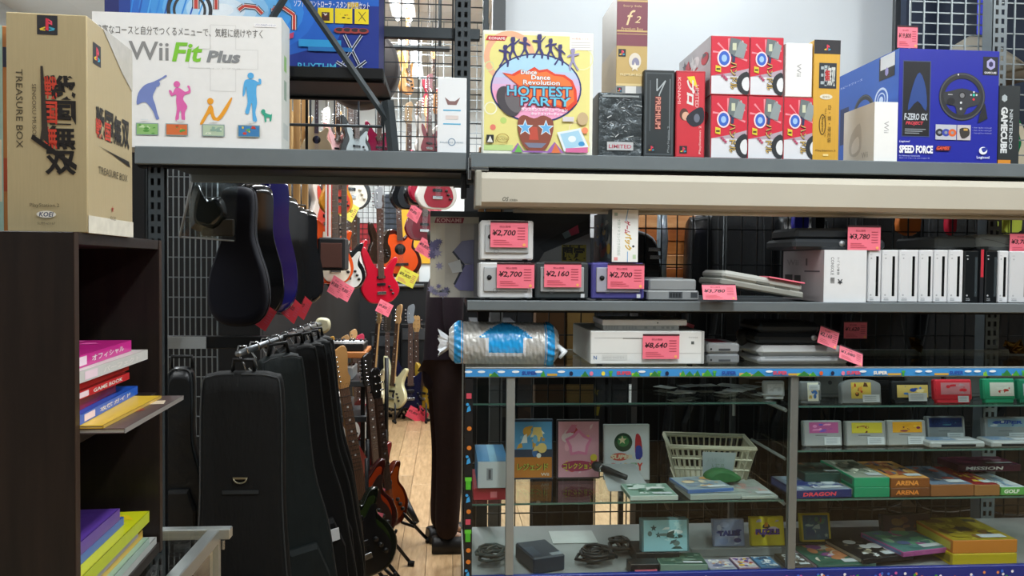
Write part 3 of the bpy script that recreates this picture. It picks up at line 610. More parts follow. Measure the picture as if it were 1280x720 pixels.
# wrapped silver black box and the tall narrow box on it
b = Bx(748.5, 803, 116, ZT, YT, .24)
CLINGM = mt('#5c6468', .16, .5, .9, 30, 1., .8)
def pr(m, F, Lf, Rt, Tp, w, d, h):
    R = random.Random(4)
    for k in range(26):
        x, y = R.uniform(.1, .9)*w, R.uniform(.25, .92)*h; a = R.uniform(-1, 1); l = R.uniform(.005, .02)
        F.line([(x, y), (min(w, x+l), min(h, max(.01, y+l*a)))], R.uniform(.001, .0025), R.choice(['#9aa2a6', '#c4cacc', '#6c7478']))
    F.rect(w*.2, h*.1, w*.6, h*.13, '#b8bcbe'); F.text('LIMITED', w*.24, h*.13, w*.52, h*.06, '#b05060', .02)
    Lf.rect(0, 0, d, h, '#4a4c4a'); F.rect(w*.08, h*.93, w*.84, h*.03, '#8c9496')
wb = carton('wrapped_box', 'dark box in crinkled cling wrap under the tall gold and maroon box', 'box', b, '#3a3e40', pr, mat=CLINGM)
zt2 = ZT+b.h+.001
b = Bx(771.5, 810, -6, zt2, YT+.02, .20)
def pr(m, F, Lf, Rt, Tp, w, d, h):
    Yv = lambda py: (113-py)/119*h
    X = lambda px: (px-771.5)/38.5*w
    F.rect(0, Yv(113), w, Yv(103)-Yv(113), '#8c9092'); F.rect(w*.3, Yv(112), w*.35, Yv(102)-Yv(112), '#dcdcd8'); ps_logo(F, w*.03, Yv(111), w*.16)
    F.rect(0, Yv(103), w, Yv(55)-Yv(103), '#bfa468'); F.rect(0, Yv(103), w, .006, '#d8c48c')
    F.rect(0, Yv(55), w, Yv(0)-Yv(55), '#7e4450'); F.rect(0, Yv(38), w, .004, '#c8ac70'); F.rect(0, Yv(41), w, .0015, '#c8ac70'); F.rect(0, Yv(2), w, .004, '#c8ac70')
    F.text('f', w*.3, Yv(30), w*.3, Yv(12)-Yv(30), '#e0c898', .0, .3); F.text('2', w*.58, Yv(27), w*.2, Yv(19)-Yv(27), '#e0c898', .0, .3); F.text('Story Side', w*.2, Yv(9), w*.6, .007, '#d8b888'); F.text('Premium Box', w*.15, Yv(36), w*.7, .007, '#d8b888')
    ps_logo(F, w*.06, Yv(68), w*.24); F.ell(w*.6, Yv(73), w*.2, w*.26, '#d8d0c0'); F.ell(w*.62, Yv(75), w*.12, w*.16, '#8a88a0'); F.star(w*.6, Yv(80), w*.16, '#e8e0d0'); F.text('PREMIUM BOX', w*.12, Yv(91), w*.76, .006, '#efe2b4', .01)
    Lf.rect(0, 0, d, h, '#8f8578'); Lf.rect(0, Yv(103), d, Yv(55)-Yv(103), '#9c8868')
carton('game_box', 'tall gold and maroon box standing on the cling wrapped dark box', 'box', b, '#9a8466', pr)
# black tin like box
b = Bx(805.5, 843.5, 87.5, ZT, YT, .14)
def pr(m, F, Lf, Rt, Tp, w, d, h):
    F.rect(w*.04, h*.03, w*.92, h*.94, '#4a5256'); F.rect(w*.09, h*.045, w*.82, h*.91, '#2c3336')
    F.line([(w*.42, h*.9), (w*.42, h*.76), (w*.7, h*.88), (w*.5, h*.72), (w*.45, h*.5)], .003, '#a8b0b4'); F.line([(w*.2, h*.88), (w*.2, h*.3)], .002, '#586064'); F.line([(w*.85, h*.9), (w*.85, h*.2)], .003, '#6c7478')
    F.rect(w*.36, h*.32, w*.2, h*.38, '#5a2a28'); F.text('PREMIUM', w*.38, h*.33, w*.17, h*.36, '#d89080', .02, 0, 1); ps_logo(F, w*.14, h*.06, w*.24); F.text('PlayStation 2', w*.78, h*.06, w*.08, h*.3, '#98a0a4', 0, 0, 3)
carton('wrapped_box', 'black shrink wrapped upright box with red vertical title', 'box', b, '#2b3032', pr)
b = Bx(845.5, 882, 88.5, ZT, YT, .14)
def pr(m, F, Lf, Rt, Tp, w, d, h):
    F.rect(w*.04, h*.02, w*.92, h*.96, '#c83440'); F.text('KONAMI', w*.06, h*.62, w*.1, h*.3, '#f0c0c0', 0, 0, 1)
    F.poly([(w*.36, h*.93), (w*.62, h*.94), (w*.74, h*.8), (w*.5, h*.86)], '#e6d23c'); F.text('プロ', w*.36, h*.60, w*.28, h*.3, '#dcdad8', .05, .2, 1); F.text('LIMITED', w*.66, h*.58, w*.12, h*.26, '#e0b0b0', .01, 0, 1)
    F.ell(w*.28, h*.5, w*.15, h*.07, '#5a3a34'); F.ell(w*.34, h*.48, w*.13, h*.05, '#d4a890'); F.blob([(w*.35, h*.45), (w*.6, h*.55), (w*.92, h*.58), (w*.95, h*.42), (w*.6, h*.36)], '#2a2c36'); F.ell(w*.72, h*.46, w*.1, h*.05, '#6a7080')
    ps_logo(F, w*.14, h*.05, w*.26); F.text('PlayStation 2', w*.8, h*.05, w*.09, h*.32, '#f4d8d4', 0, 0, 3)
carton('game_box', 'bright red upright box with yellow slanted title beside the black one', 'box', b, '#a82430', pr)
# red drum stick / wheel boxes, 2 rows
def wheelbox(m, F, Lf, Rt, Tp, w, d, h):
    F.rect(w*.02, h*.02, w*.96, h*.96, '#cc2c40'); F.rect(w*.02, h*.02, w*.96, h*.3, '#d8dadf'); F.poly([(w*.02, h*.32), (w*.98, h*.32), (w*.98, h*.46), (w*.5, h*.38)], '#b0a0ac'); [F.poly([(w*.45, h*.7), (w*(.5+.46*math.cos(a)), h*(.68+.28*math.sin(a))), (w*(.5+.46*math.cos(a+.12)), h*(.68+.28*math.sin(a+.12)))], '#e88c98') for a in [.3, .9, 1.6, 2.3, 2.9, 5.9]]; F.art(w*.35, h*.45, w*.5, h*.5, ['#4a5458', '#a8b0b0', '#8c2838', '#2c3a5c'], 9, 13)
    F.ell(w*.92, h*.2, w*.26*.99, w*.30, '#2c3034') if False else F.blob([(w*.98, h*.38), (w*.78, h*.36), (w*.66, h*.22), (w*.76, h*.06), (w*.98, h*.03)], '#2c3034')
    F.blob([(w*.98, h*.30), (w*.86, h*.29), (w*.8, h*.2), (w*.86, h*.1), (w*.98, h*.09)], '#dfe2e4')
    F.ell(w*.34, h*.62, w*.18, w*.22, '#f0d4d8'); F.ell(w*.34, h*.62, w*.14, w*.18, '#3a64c0'); F.ell(w*.34, h*.62, w*.07, w*.09, '#9cc0e8')
    F.poly([(w*.45, h*.72), (w*.62, h*.66), (w*.78, h*.94), (w*.5, h*.97)], '#6a7476'); F.poly([(w*.6, h*.66), (w*.84, h*.62), (w*.93, h*.86), (w*.74, h*.92)], '#8c9698'); F.rect(w*.55, h*.76, w*.1, h*.12, '#c8ccb0')
    F.poly([(w*.12, h*.5), (w*.26, h*.48), (w*.26, h*.38), (w*.12, h*.4)], '#d8c83c'); F.rect(w*.14, h*.42, w*.1, h*.03, '#4a3a20')
    F.text('山手線', w*.5, h*.12, w*.2, h*.42, '#4a3024', .05, 0, 1) if False else F.text('ハンドル', w*.5, h*.1, w*.18, h*.46, '#3a2824', .06, 0, 1); F.text('ハンドル', w*.5, h*.1, w*.18, h*.46, '#d8b868', .01, 0, 1)
    for k in range(3): F.star(w*(.3+.05*k), h*(.33-.03*k), w*.06, '#b04468')
    Lf.rect(0, 0, d, h, '#b9b9be'); R = random.Random(3)
    Lf.art(d*.02, h*.05, d*.96, h*.9, ['#c42c3c', '#55585e', '#e0e0e2', '#c42c3c', '#8a8a90', '#d8c83c', '#3a3c42'], 26, 7)
zrow = None
for r, (row, lbs) in enumerate((([(889, 935), (935.5, 979.5), (980, 1021.5)], ['front left', 'middle', 'right']), ([(889, 937.5), (938, 980)], ['', '']))):
    for i, (a, bq) in enumerate(row):
        zb = ZT if r == 0 else zrow+.001
        b = Bx(a, bq, [119.5, 45][r] + i*1.0, zb, YT, .29, z1=None if (r, i) in ((0, 0), (1, 0)) else (zrow if r == 0 else zrow1))
        if (r, i) == (0, 0): zrow = zb+b.h
        if (r, i) == (1, 0): zrow1 = zb+b.h
        lb = [['red steering wheel box lower left of the group, its patterned side showing', 'red steering wheel box in the middle of the lower row', 'red steering wheel box in the lower row under the small white box'], ['red steering wheel box upper left, next to nothing on its left', 'red steering wheel box in the upper row beside the small white box']][r][i]
        carton('game_box', lb, 'box', b, '#b8323f', wheelbox, group='red steering wheel boxes')
b = Bx(982.5, 1016, 54, zrow+.001, YT, .2)
carton('white_carton', 'small plain white box on top of the red wheel boxes', 'box', b, '#e6e6e4', lambda m, F, Lf, Rt, Tp, w, d, h: (F.text('Wii', w*.42, h*.38, w*.16, h*.24, '#a8a8a8', .01, 0, 1)))
b = Bx(1018, 1051, 50, ZT, YT-.002, .2)
def pr(m, F, Lf, Rt, Tp, w, d, h):
    F.rect(0, h*.885, w, h*.115, '#2e2c30'); ps_logo(F, w*.34, h*.9, w*.32); F.rect(w*.2, h*.60, w*.66, h*.21, '#2a3038'); F.text('三国', w*.26, h*.62, w*.25, h*.17, '#a8b4b8', .03, 0, 0); F.text('無双', w*.52, h*.62, w*.3, h*.17, '#c8ccc8', .04); F.text('無', w*.42, h*.66, w*.2, h*.1, '#b82c2c', .04)
    F.ell(w*.48, h*.53, w*.24, h*.022, '#dcd8c4'); F.text('猛将伝', w*.34, h*.52, w*.28, h*.018, '#8a6a20'); F.ring(w*.36, h*.30, w*.13, h*.085, .002, '#2c2414'); F.text('Empires', w*.32, h*.24, w*.08, h*.12, '#2c2414', .02, 0, 1); F.text('白・壹・限定版', w*.56, h*.15, w*.13, h*.31, '#5a4418', 0, 0, 1)
    F.text('TREASURE BOX', w*.44, h*.2, w*.06, h*.24, '#8a6a28', 0, 0, 1); F.text('PlayStation 2', w*.12, h*.075, w*.76, h*.018, '#6a5220', .01); F.rect(w*.4, h*.04, w*.2, h*.015, '#f0dc98')
carton('game_box', 'upright golden box with a black top right of the red boxes', 'box', b, '#d9a944', pr, mat=mt('#d9a944', .35, .2, .08, 30, 0, 0, (10, 10, .5)))
b = Bx(1093.5, 1122.5, 127.5, ZT, YT-.005, .165)
def pr(m, F, Lf, Rt, Tp, w, d, h):
    F.rect(0, 0, w, h, '#e9eae8'); F.text('Wii', w*.42, h*.48, w*.2, h*.2, '#a8a8a8', .01, 0, 1)
    Lf.rect(0, 0, d, h, '#cfc9bd'); Lf.blob([(d*.25, h*.55), (d*.55, h*.72), (d*.6, h*.3), (d*.42, h*.16), (d*.2, h*.25)], '#b7b0a4'); Lf.blob([(d*.3, h*.4), (d*.5, h*.5), (d*.52, h*.28), (d*.3, h*.22)], '#d8d2c8'); Lf.text('Wii', d*.62, h*.1, d*.2, h*.1, '#9a9488', .01)
carton('white_carton', 'cream and white controller box in front of the blue steering wheel box', 'box', b, '#dcd7cc', pr)
b = Bx(1124.5, 1250, 62, ZT, YT+.004, .33)
def wheel(F, cx, cy, r, det=True):
    F.ring(cx, cy, r*1.0, r*.98, r*.24, '#24262a', 40); F.ring(cx, cy, r*.97, r*.95, r*.05, '#4a4c52', 40)
    F.blob([(cx-r*.8, cy+r*.12), (cx-r*.5, cy+r*.22), (cx, cy+r*.34), (cx+r*.5, cy+r*.22), (cx+r*.8, cy+r*.12), (cx+r*.7, cy-r*.3), (cx+r*.25, cy-r*.45), (cx+r*.1, cy-r*.72), (cx-r*.2, cy-r*.72), (cx-r*.3, cy-r*.4), (cx-r*.7, cy-r*.3)], '#303238')
    F.ell(cx, cy+r*.05, r*.15, r*.15, '#16171a'); F.ell(cx, cy+r*.05, r*.1, r*.1, '#7a7c80')
    if det:
        F.ell(cx+r*.5, cy+r*.08, r*.055, r*.055, '#2cc0a8'); F.ell(cx+r*.5, cy-r*.1, r*.05, r*.05, '#d82c3c')
        for a, c in ((.38, .08), (.62, .08), (.5, .2)): F.ell(cx+r*a, cy+r*c, r*.04, r*.04, '#c8ccd0')
        F.rect(cx-r*.62, cy+r*.06, r*.2, r*.03, '#b0b4b8'); F.ell(cx-r*.05, cy-r*.25, r*.05, r*.05, '#d0d4d8'); F.ell(cx-r*.05, cy-r*.5, r*.05, r*.05, '#b8bcc0'); F.ell(cx-r*.48, cy-r*.2, r*.17, r*.15, '#1c1d22'); F.rect(cx-r*.22, cy+r*.86, r*.05, r*.07, '#f0f0f0')
def pr(m, F, Lf, Rt, Tp, w, d, h):
    X = lambda px: (px-1124.5)/125.5*w
    Yv = lambda py: (206-py)/144*h
    s = w/125.5
    F.rect(X(1229), Yv(93), 19*s, 22*s, '#16181e'); F.poly([(X(1239)+6*s*math.cos(a), Yv(79)+7*s*math.sin(a)) for a in [math.pi/6+i*math.pi/3 for i in range(6)]], '#a8a4d0'); F.poly([(X(1239)+3*s*math.cos(a), Yv(79)+3.5*s*math.sin(a)) for a in [math.pi/6+i*math.pi/3 for i in range(6)]], '#2a2450'); F.text('GAMECUBE', X(1231), Yv(91), 15*s, 2.4*s, '#e4e4ea', .02)
    F.rect(X(1129), Yv(173), 35*s, 90*s, '#3c4878'); F.rect(X(1130), Yv(172), 33*s, 88*s, '#15161c'); F.text('F-ZERO GX', X(1132), Yv(152), 29*s, 8*s, '#c0c8d0', .03, .1); F.text('PROJECT', X(1134), Yv(159), 22*s, 5*s, '#d84050', .03, .2)
    for k in range(3): F.rect(X(1133), Yv(164+2.5*k), (26-4*k)*s, .9*s, '#98a0a8')
    F.blob([(X(1136), Yv(140)), (X(1142), Yv(108)), (X(1150), Yv(92)), (X(1158), Yv(112)), (X(1159), Yv(140)), (X(1148), Yv(128))], '#244488')
    wheel(F, X(1203.5), Yv(121), 29*s)
    F.poly([(X(1226), Yv(142)), (X(1232), Yv(128)), (X(1236), Yv(148)), (X(1224), Yv(154))], '#1c1e24')
    F.rect(X(1171), Yv(176), 26*s, 18*s, '#b8bcc8'); F.rect(X(1198), Yv(176), 17*s, 18*s, '#c0bcc0')
    for k, c in enumerate(('#2a2c34', '#3848a8', '#d8642c')): F.ell(X(1176+8*k), Yv(167), 5*s, 4.5*s, c); F.ell(X(1176+8*k), Yv(167), 2*s, 1.8*s, '#90949c')
    F.blob([(X(1201), Yv(162)), (X(1212), Yv(161)), (X(1213), Yv(170)), (X(1204), Yv(174))], '#383430'); F.rect(X(1206), Yv(164), 5*s, 2.4*s, '#c8a050')
    for k in range(3): F.text('・フォースフィードバック', X(1217), Yv(161+3.4*k), 24*s, 1.7*s, '#d0d4e8')
    F.text('Logicool', X(1126), Yv(181), 13*s, 3*s, '#e8ecf8', .01, .2); F.text('SPEED FORCE', X(1126), Yv(194), 42*s, 9.5*s, '#eef0f8', .05); F.text('for Nintendo GameCube', X(1126), Yv(198), 26*s, 1.6*s, '#ccd2ec'); F.text('スピードフォース コントローラ', X(1126), Yv(201), 38*s, 1.6*s, '#ccd2ec')
    F.poly([(X(1171), Yv(190)), (X(1173), Yv(184)), (X(1191), Yv(184)), (X(1189), Yv(190))], '#5a1c2c'); F.text('GAMES', X(1172.5), Yv(189), 16*s, 4*s, '#f05a38', .03, .3)
    F.ell(X(1231), Yv(189), 5.2*s, 4.6*s, '#e6eaf4'); F.blob([(X(1229), Yv(186)), (X(1236), Yv(185)), (X(1235), Yv(189)), (X(1231), Yv(191))], '#2a3a98'); F.text('Logicool', X(1223), Yv(200), 16*s, 4*s, '#e8ecf8', .02)
    Lf.rect(0, 0, d, h, '#2757ae'); Lf.text('スピードフォース', d*.02, h*.86, d*.4, h*.02, '#d0dcf4'); wheel(Lf, d*.45, h*.52, h*.2, False); Lf.rect(d*.03, h*.3, d*.16, h*.36, '#1c2c58')
    Lf.ring(d*.74, h*.6, h*.115, h*.115, h*.02, '#b8cce8', 30); Lf.ring(d*.74, h*.6, h*.07, h*.07, h*.012, '#b8cce8', 24); Lf.ell(d*.74, h*.6, h*.035, h*.035, '#b8cce8')
    Lf.rect(d*.7, h*.78, d*.24, h*.2, '#15161c'); Lf.rect(d*.72, h*.87, d*.22, h*.12, '#c8ccd0')
    Lf.poly([(d*.82+h*.03*math.cos(a), h*.84+h*.04*math.sin(a)) for a in [math.pi/6+i*math.pi/3 for i in range(6)]], '#8c88c0')
sf = carton('game_box', 'large blue steering wheel controller box at the right of the upper shelf', 'box', b, '#2b2f9c', pr, mat=mt('#2a31a0', .3, 0, .08, 10, .3))
price_tag(sf, -b.w/2+.0, .012, b.h+.062, .056, .058, '¥19,800')
b = Bx(1249.5, 1276, 107, ZT, YT+.012, .2)
def pr(m, F, Lf, Rt, Tp, w, d, h):
    F.poly([(w*.25+w*.14*math.cos(a), h*.84+w*.17*math.sin(a)) for a in [math.pi/6+i*math.pi/3 for i in range(6)]], '#aab4b8'); F.text('NINTENDO', w*.5, h*.2, w*.16, h*.5, '#b8c0c4', .02, 0, 1); F.text('GAMECUBE', w*.1, h*.15, w*.32, h*.58, '#d4d8da', .05, 0, 1); F.rect(0, h*.02, w*.6, h*.045, '#d88c2c')
carton('game_box', 'black upright box with white sideways lettering right of the blue wheel box', 'box', b, '#22282a', pr)

# grey folding stand in front of the blue box
fs = thing('folding_stand', 'dark grey folding stand legs crossing in front of the blue drum box', 'stand', (0, 0, 0))
ys = YF+.14
for nm, a, bq, w in (('leg', at(338, 26, ys), at(392, -60, ys), .014), ('leg', at(340, -60, ys), at(490, 158, ys), .013), ('upright', at(485, 126, ys), at(492, 192, ys), .022)):
    m = MB(); m.bar(a, bq, w, w, STEELD); m.build(nm, fs)

# ================================================================ PROJECTOR SCREEN CASE under the upper shelf
xs0 = at(596, 240, YF-.02).x; zs1 = at(600, 214, YF-.02).z; zs0 = at(600, 257, YF-.02).z
sc_ = thing('projector_screen', 'long cream roll-up projection screen case mounted under the upper right shelf', 'screen', (0, 0, 0))
m = MB()
prof = [(YF+.10, zs1), (YF-.005, zs1), (YF-.022, zs1-.018), (YF-.022, zs0+.010), (YF-.012, zs0), (YF+.10, zs0)]
vs = []; n = len(prof)
for x in (xs0+.012, xr1): vs += [(x, y, z) for y, z in prof]
m.add(vs, [(i, (i+1) % n, n+(i+1) % n, n+i) for i in range(n)] + [tuple(range(n)), tuple(range(n, 2*n))[::-1]], CREAM)
F = ffront(m, xs0, xs0+.3, YF-.022, zs0, zs1); F.text('OS', at(628, 244, YF-.022).x-xs0, .012, .016, .011, '#5a5a50', .02, .3); F.text('SCREEN', at(628, 244, YF-.022).x-xs0+.018, .0125, .02, .005, '#5a5a50', .01)
m.build('case', sc_)
m = MB(); m.box(xs0-.004, xs0+.012, YF-.026, YF+.105, zs0-.003, zs1+.003, mt('#9c9a8e', .5), .003); m.build('end_cap', sc_)
m = MB(); m.box(xs0-.02, xs0+.03, YF-.01, YF+.02, zs1+.003, zs1+.012, CHROME, .001); m.box(xs0-.022, xs0-.014, YF-.01, YF+.02, zs1-.02, zs1+.035, CHROME, .001); m.build('mounting_bracket', sc_)
m = MB(); m.cyl((xs0+.1, YF+.075, zs0-.004), .007, 1.7, CREAM, 'X', 12); m.build('bottom_bar', sc_)

# ================================================================ MIDDLE SHELF
YM = YF+.02
b = Bx(538, 738, 265, ZM+.0005, YF+.175, .11)
def pr(m, F, Lf, Rt, Tp, w, d, h):
    X = lambda px: (px-538)/200*w
    Yv = lambda py: (372-py)/107*h
    s = w/200
    for i, c in enumerate(('#c0bdae', '#bab7aa', '#aeaca4', '#9a9a98', '#828488', '#6a6e74', '#4c5258', '#3a4046')): F.rect(X([538, 545, 556, 575, 592, 612, 640, 668][i]), 0, w-X([538, 545, 556, 575, 592, 612, 640, 668][i])-.0005, h, c)
    F.rect(X(538), Yv(278), w, Yv(265)-Yv(278), '#3a4248'); F.rect(X(538), Yv(280), 60*s, 8*s, '#a8a89e')
    F.poly([(X(543), Yv(280)), (X(545), Yv(273)), (X(580), Yv(273)), (X(578), Yv(280))], '#7a2438'); F.text('KONAMI', X(546), Yv(279), 30*s, 5*s, '#c8a8a8', .02)
    R = random.Random(2)
    for k in range(26):
        x, y = R.choice([(R.uniform(539, 550), R.uniform(300, 335)), (R.uniform(539, 560), R.uniform(345, 370))]); F.star(X(x), Yv(y), R.uniform(3, 7)*s, R.choice(['#5c5a80', '#6e6c92', '#8886a4']), n=7, rot=R.random())
    F.poly([(X(566), Yv(315)), (X(577), Yv(302)), (X(592), Yv(300)), (X(592), Yv(330)), (X(581), Yv(330))], '#6a6e8a'); F.poly([(X(568), Yv(358)), (X(580), Yv(332)), (X(592), Yv(330)), (X(592), Yv(364)), (X(574), Yv(363))], '#6c6c94'); F.line([(X(566), Yv(315)), (X(580), Yv(332)), (X(568), Yv(356))], 2.5*s, '#2c3240')
    F.poly([(X(560), Yv(330)), (X(575), Yv(325)), (X(578), Yv(340)), (X(566), Yv(342))], '#bcc2c4'); F.text('PREMIUM', X(541), Yv(366), 22*s, 3*s, '#6c7478', .01)
    F.poly([(X(672), Yv(306)), (X(735), Yv(272)), (X(738), Yv(284)), (X(680), Yv(315))], '#30363c'); F.poly([(X(710), Yv(287)), (X(722), Yv(280)), (X(724), Yv(290)), (X(714), Yv(294))], '#b84868'); F.poly([(X(702), Yv(291)), (X(710), Yv(287)), (X(714), Yv(294)), (X(706), Yv(298))], '#7a949c')
    F.poly([(X(672), Yv(328)), (X(680), Yv(315)), (X(738), Yv(290)), (X(738), Yv(328))], '#8c9090')
    F.rect(X(702), Yv(326), 31*s, 21*s, '#8c8428'); F.text('限定', X(703), Yv(325), 29*s, 18*s, '#1e1e16', .05)
    F.text('SET', X(703), Yv(309), 26*s, 4*s, '#30301c', .02)
carton('game_box', 'wide beige and grey electronic gadget box behind the small cube consoles', 'box', b, '#8c8c86', pr)

def cube_console(label, px0, px1, pyt, zb, col, panel, price, tagpx, group, z1=None):
    b = Bx(px0, px1, pyt, zb, YM, .135, z1); t = thing('game_console', label, 'game console', b.loc, 0, group); w, h = b.w, b.h
    m = MB(); M_ = mt(col, .4, 0, .05, 10); m.box(-w/2, w/2, .004, b.d, .004, h, M_, .004); m.box(-w/2+.012, w/2-.012, 0, .006, .022, h-.012, mt(panel, .4, .1, .05), .002)
    for sx in (-.7, .7): m.box(sx*w/2-.007, sx*w/2+.007, .006, .02, 0, .006, BLACKM)
    m.build('body', t)
    m = MB(); m.box(-w/2+.013, w/2-.014, -.0015, .001, .024, h-.016, mt(panel, .4, .1, .05)); F = ffront(m, -w/2, w/2, -.0015, 0, h); F.ring(w*.3, h*.25, .006, .006, .001, '#707478', 14); F.rect(w*.85, h*.08, .010, .010, '#c8ccd0'); pp = m.build('port_panel', t)
    m = MB()
    for xx in (.19,): m.cyl((-w/2+w*xx, .0, h*.6), .0065, -.003, mt('#16181c'), 'Y', 16)
    m.build('controller_port', pp)
    m = MB(); m.box(-w/2+.02, w/2-.02, .03, b.d-.02, h, h+.002, M_, .001); m.build('disc_lid', t)
    px, py, pw, ph = tagpx; a = at(px, py, YM)
    price_tag(t, a.x-b.loc[0], -.006, a.z-zb, pw/FPX*YM, ph/FPX*YM, price)
    return t, b
_, bg = cube_console('white cube console standing directly on the shelf, under another white one', 599, 666, 328, ZM, '#d4d6d6', '#b0b4b6', '¥2,700', (621, 329, 47, 31), 'cube consoles with price tags')
cube_console('white cube console stacked on top of the other white one', 600.5, 667, 275.5, ZM+bg.h+.002, '#d4d6d6', '#b0b4b6', '¥2,700', (613, 277, 47, 32), 'cube consoles with price tags')
_, bq = cube_console('charcoal cube console between the white and the purple one', 670, 736, 328, ZM, '#3c4244', '#a4a8aa', '¥2,160', (680, 329, 47, 30), 'cube consoles with price tags')
cube_console('purple cube console right of the charcoal one', 740, 806, 328, ZM, '#4c4a8e', '#a4a6b4', '¥2,700', (759, 330, 47, 31), 'cube consoles with price tags', z1=ZM+bq.h)
b = Bx(765.5, 798, 262, ZM+bq.h+.0025, YM-.004, .26)
def pr(m, F, Lf, Rt, Tp, w, d, h):
    F.rect(0, 0, w, h, '#eceeec'); F.text('太鼓タタコン付き同梱版', w*.2, h*.12, w*.12, h*.7, '#9cb0a4', 0, 0, 1); F.text('ゲーム', w*.46, h*.55, w*.24, h*.24, '#b83c54', .04, .3, 1); F.text('パック', w*.48, h*.22, w*.28, h*.34, '#d0aa30', .05, .3, 1)
    F.line([(w*.6, h), (w*.56, h*.88), (w*.52, h*.78)], .002, '#5a9cd0'); F.line([(w*.6, 0), (w*.6, h*.2)], .002, '#5a9cd0'); F.ell(w*.82, h*.3, .003, .003, '#2a2c34'); F.rect(w*.08, h*.03, w*.14, h*.06, '#e8a0a0'); F.rect(w*.8, h*.06, w*.12, h*.08, '#c0d8b4'); F.rect(w*.08, h*.88, w*.12, h*.06, '#98a89c')
    Lf.art(0, 0, d, h, ['#3c4a54', '#4a6a9a', '#b89a3c', '#843c3c', '#6c7874', '#2e3a40', '#7a8c8c', '#a0a4a0', '#54605c'], 34, 6, '#4e5a5c')
carton('game_box', 'white narrow box with a busy printed side lying on the charcoal and purple cube consoles', 'box', b, '#8c9290', pr)
def slab(t, w, d, h, col, z=0., x=0., y=0., name='body', c=.004, lip=.006, vents=None, col2=None, sm=None):
    m = MB(); M_ = mt(col, .5, 0, .06, 12)
    m.box(x-w/2, x+w/2, y, y+d, z, z+h*.48, M_, c); m.box(x-w/2+lip, x+w/2-lip, y+lip, y+d-lip, z+h*.48-.001, z+h, mt(col2 or col, .5, 0, .06, 12), c)
    if vents:
        F = ffront(m, x-w/2, x+w/2, y, z, z+h)
        for k in range(vents): F.rect(w*.62+k*.006, h*.1, .003, h*.28, '#2e3236')
    return m.build(name, t)
# grey disc console lying flat
b = Bx(809, 874, 349, ZM, YM+.02, .2); t = thing('game_console', 'low grey disc console right of the purple cube console', 'game console', b.loc)
slab(t, b.w, b.d, b.h, '#8b8f90'); 
m = MB(); F = ffront(m, -b.w/2, b.w/2, -.0002, 0, b.h); F.rect(b.w*.42, b.h*.12, b.w*.26, b.h*.3, '#4a4e52')
for k in range(4): F.rect(b.w*(.44+.055*k), b.h*.16, b.w*.04, b.h*.2, '#23272a')
m.build('port_panel', t)
m = MB(); F = ffront(m, -b.w/2, b.w/2, -.0002, 0, b.h); F.rect(b.w*.84, b.h*.15, b.w*.13, b.h*.25, '#3a4044'); m.build('memory_slot', t)
m = MB(); m.cyl((0, b.d*.5, b.h), .055, .003, mt('#84888a', .5), 'Z', 28); m.build('disc_lid', t)
# curved black glossy case behind
GLOSS = mt('#0b0c0e', .12, 0, .1, 5, .8)
t = thing('instrument_case', 'glossy black curved instrument case behind the white narrow game box', 'case', at(790, 372, YB+.16), 0)
m = MB(); m.puff(smooth([(-.05, 0), (.045, 0), (.085, .06), (.075, .15), (.05, .24), (-.05, .26), (-.09, .15), (-.08, .05)], 5), [(.86, -.06), (.97, -.045), (1, 0), (.97, .045), (.86, .06)], GLOSS); m.build('shell', t)
m = MB(); m.box(.03, .07, -.064, -.055, .19, .202, CHROME); m.box(.035, .075, -.064, -.055, .165, .177, CHROME); m.build('latch', t)
t.location.y = YB+.126; t.location.z = at(790, 372, YB+.16).z - .035

def loose_tag(label, pts0, pw, ph, Y, price, rx=0., rz=0., ry=0., z=None):
    a = at(pts0[0], pts0[1], Y); t = thing('price_card', label, 'price tag', (a.x, a.y, a.z if z is None else z))
    o = price_tag(t, 0, 0, 0, pw/FPX*Y, ph/FPX*Y, price, rx, rz, ry); o.name = 'card'; return t
loose_tag('pink price card leaning on the shelf edge beside the grey tilted console', (877, 355.5), 44, 20.5, YM-.03, '¥3,780', -.35, 0, 0)
# tilted grey-white console
pT = at(902, 374, YM+.0); zl = ZM
t = thing('game_console', 'pale grey console leaning tilted against the white console carton with a red strip on top', 'game console', (at(900, 350, YM).x, YM, ZM+.045), .03, None, 0, .16)
w, d, h = .235, .17, .040
m = MB(); m.box(0, w, 0, d, 0, h*.45, mt('#8e8f88', .5, 0, .05), .004); m.box(.004, w-.004, .003, d-.003, h*.45-.001, h, mt('#aeb0aa', .5, 0, .05), .008); F = ffront(m, 0, w, .003, 0, h); F.rect(w*.42, h*.5, w*.16, h*.16, '#60625c'); F.rect(w*.65, h*.35, w*.18, h*.16, '#50524c'); m.build('body', t)
m = MB(); m.box(w*.55, w*.98, -.004, .06, h+.0005, h+.004, ink(PINK)); m.build('price_tag', t)
m = MB(); m.box(.03, .12, .05, .14, h, h+.003, mt('#9c9e98', .5), .001); m.build('disc_lid', t)
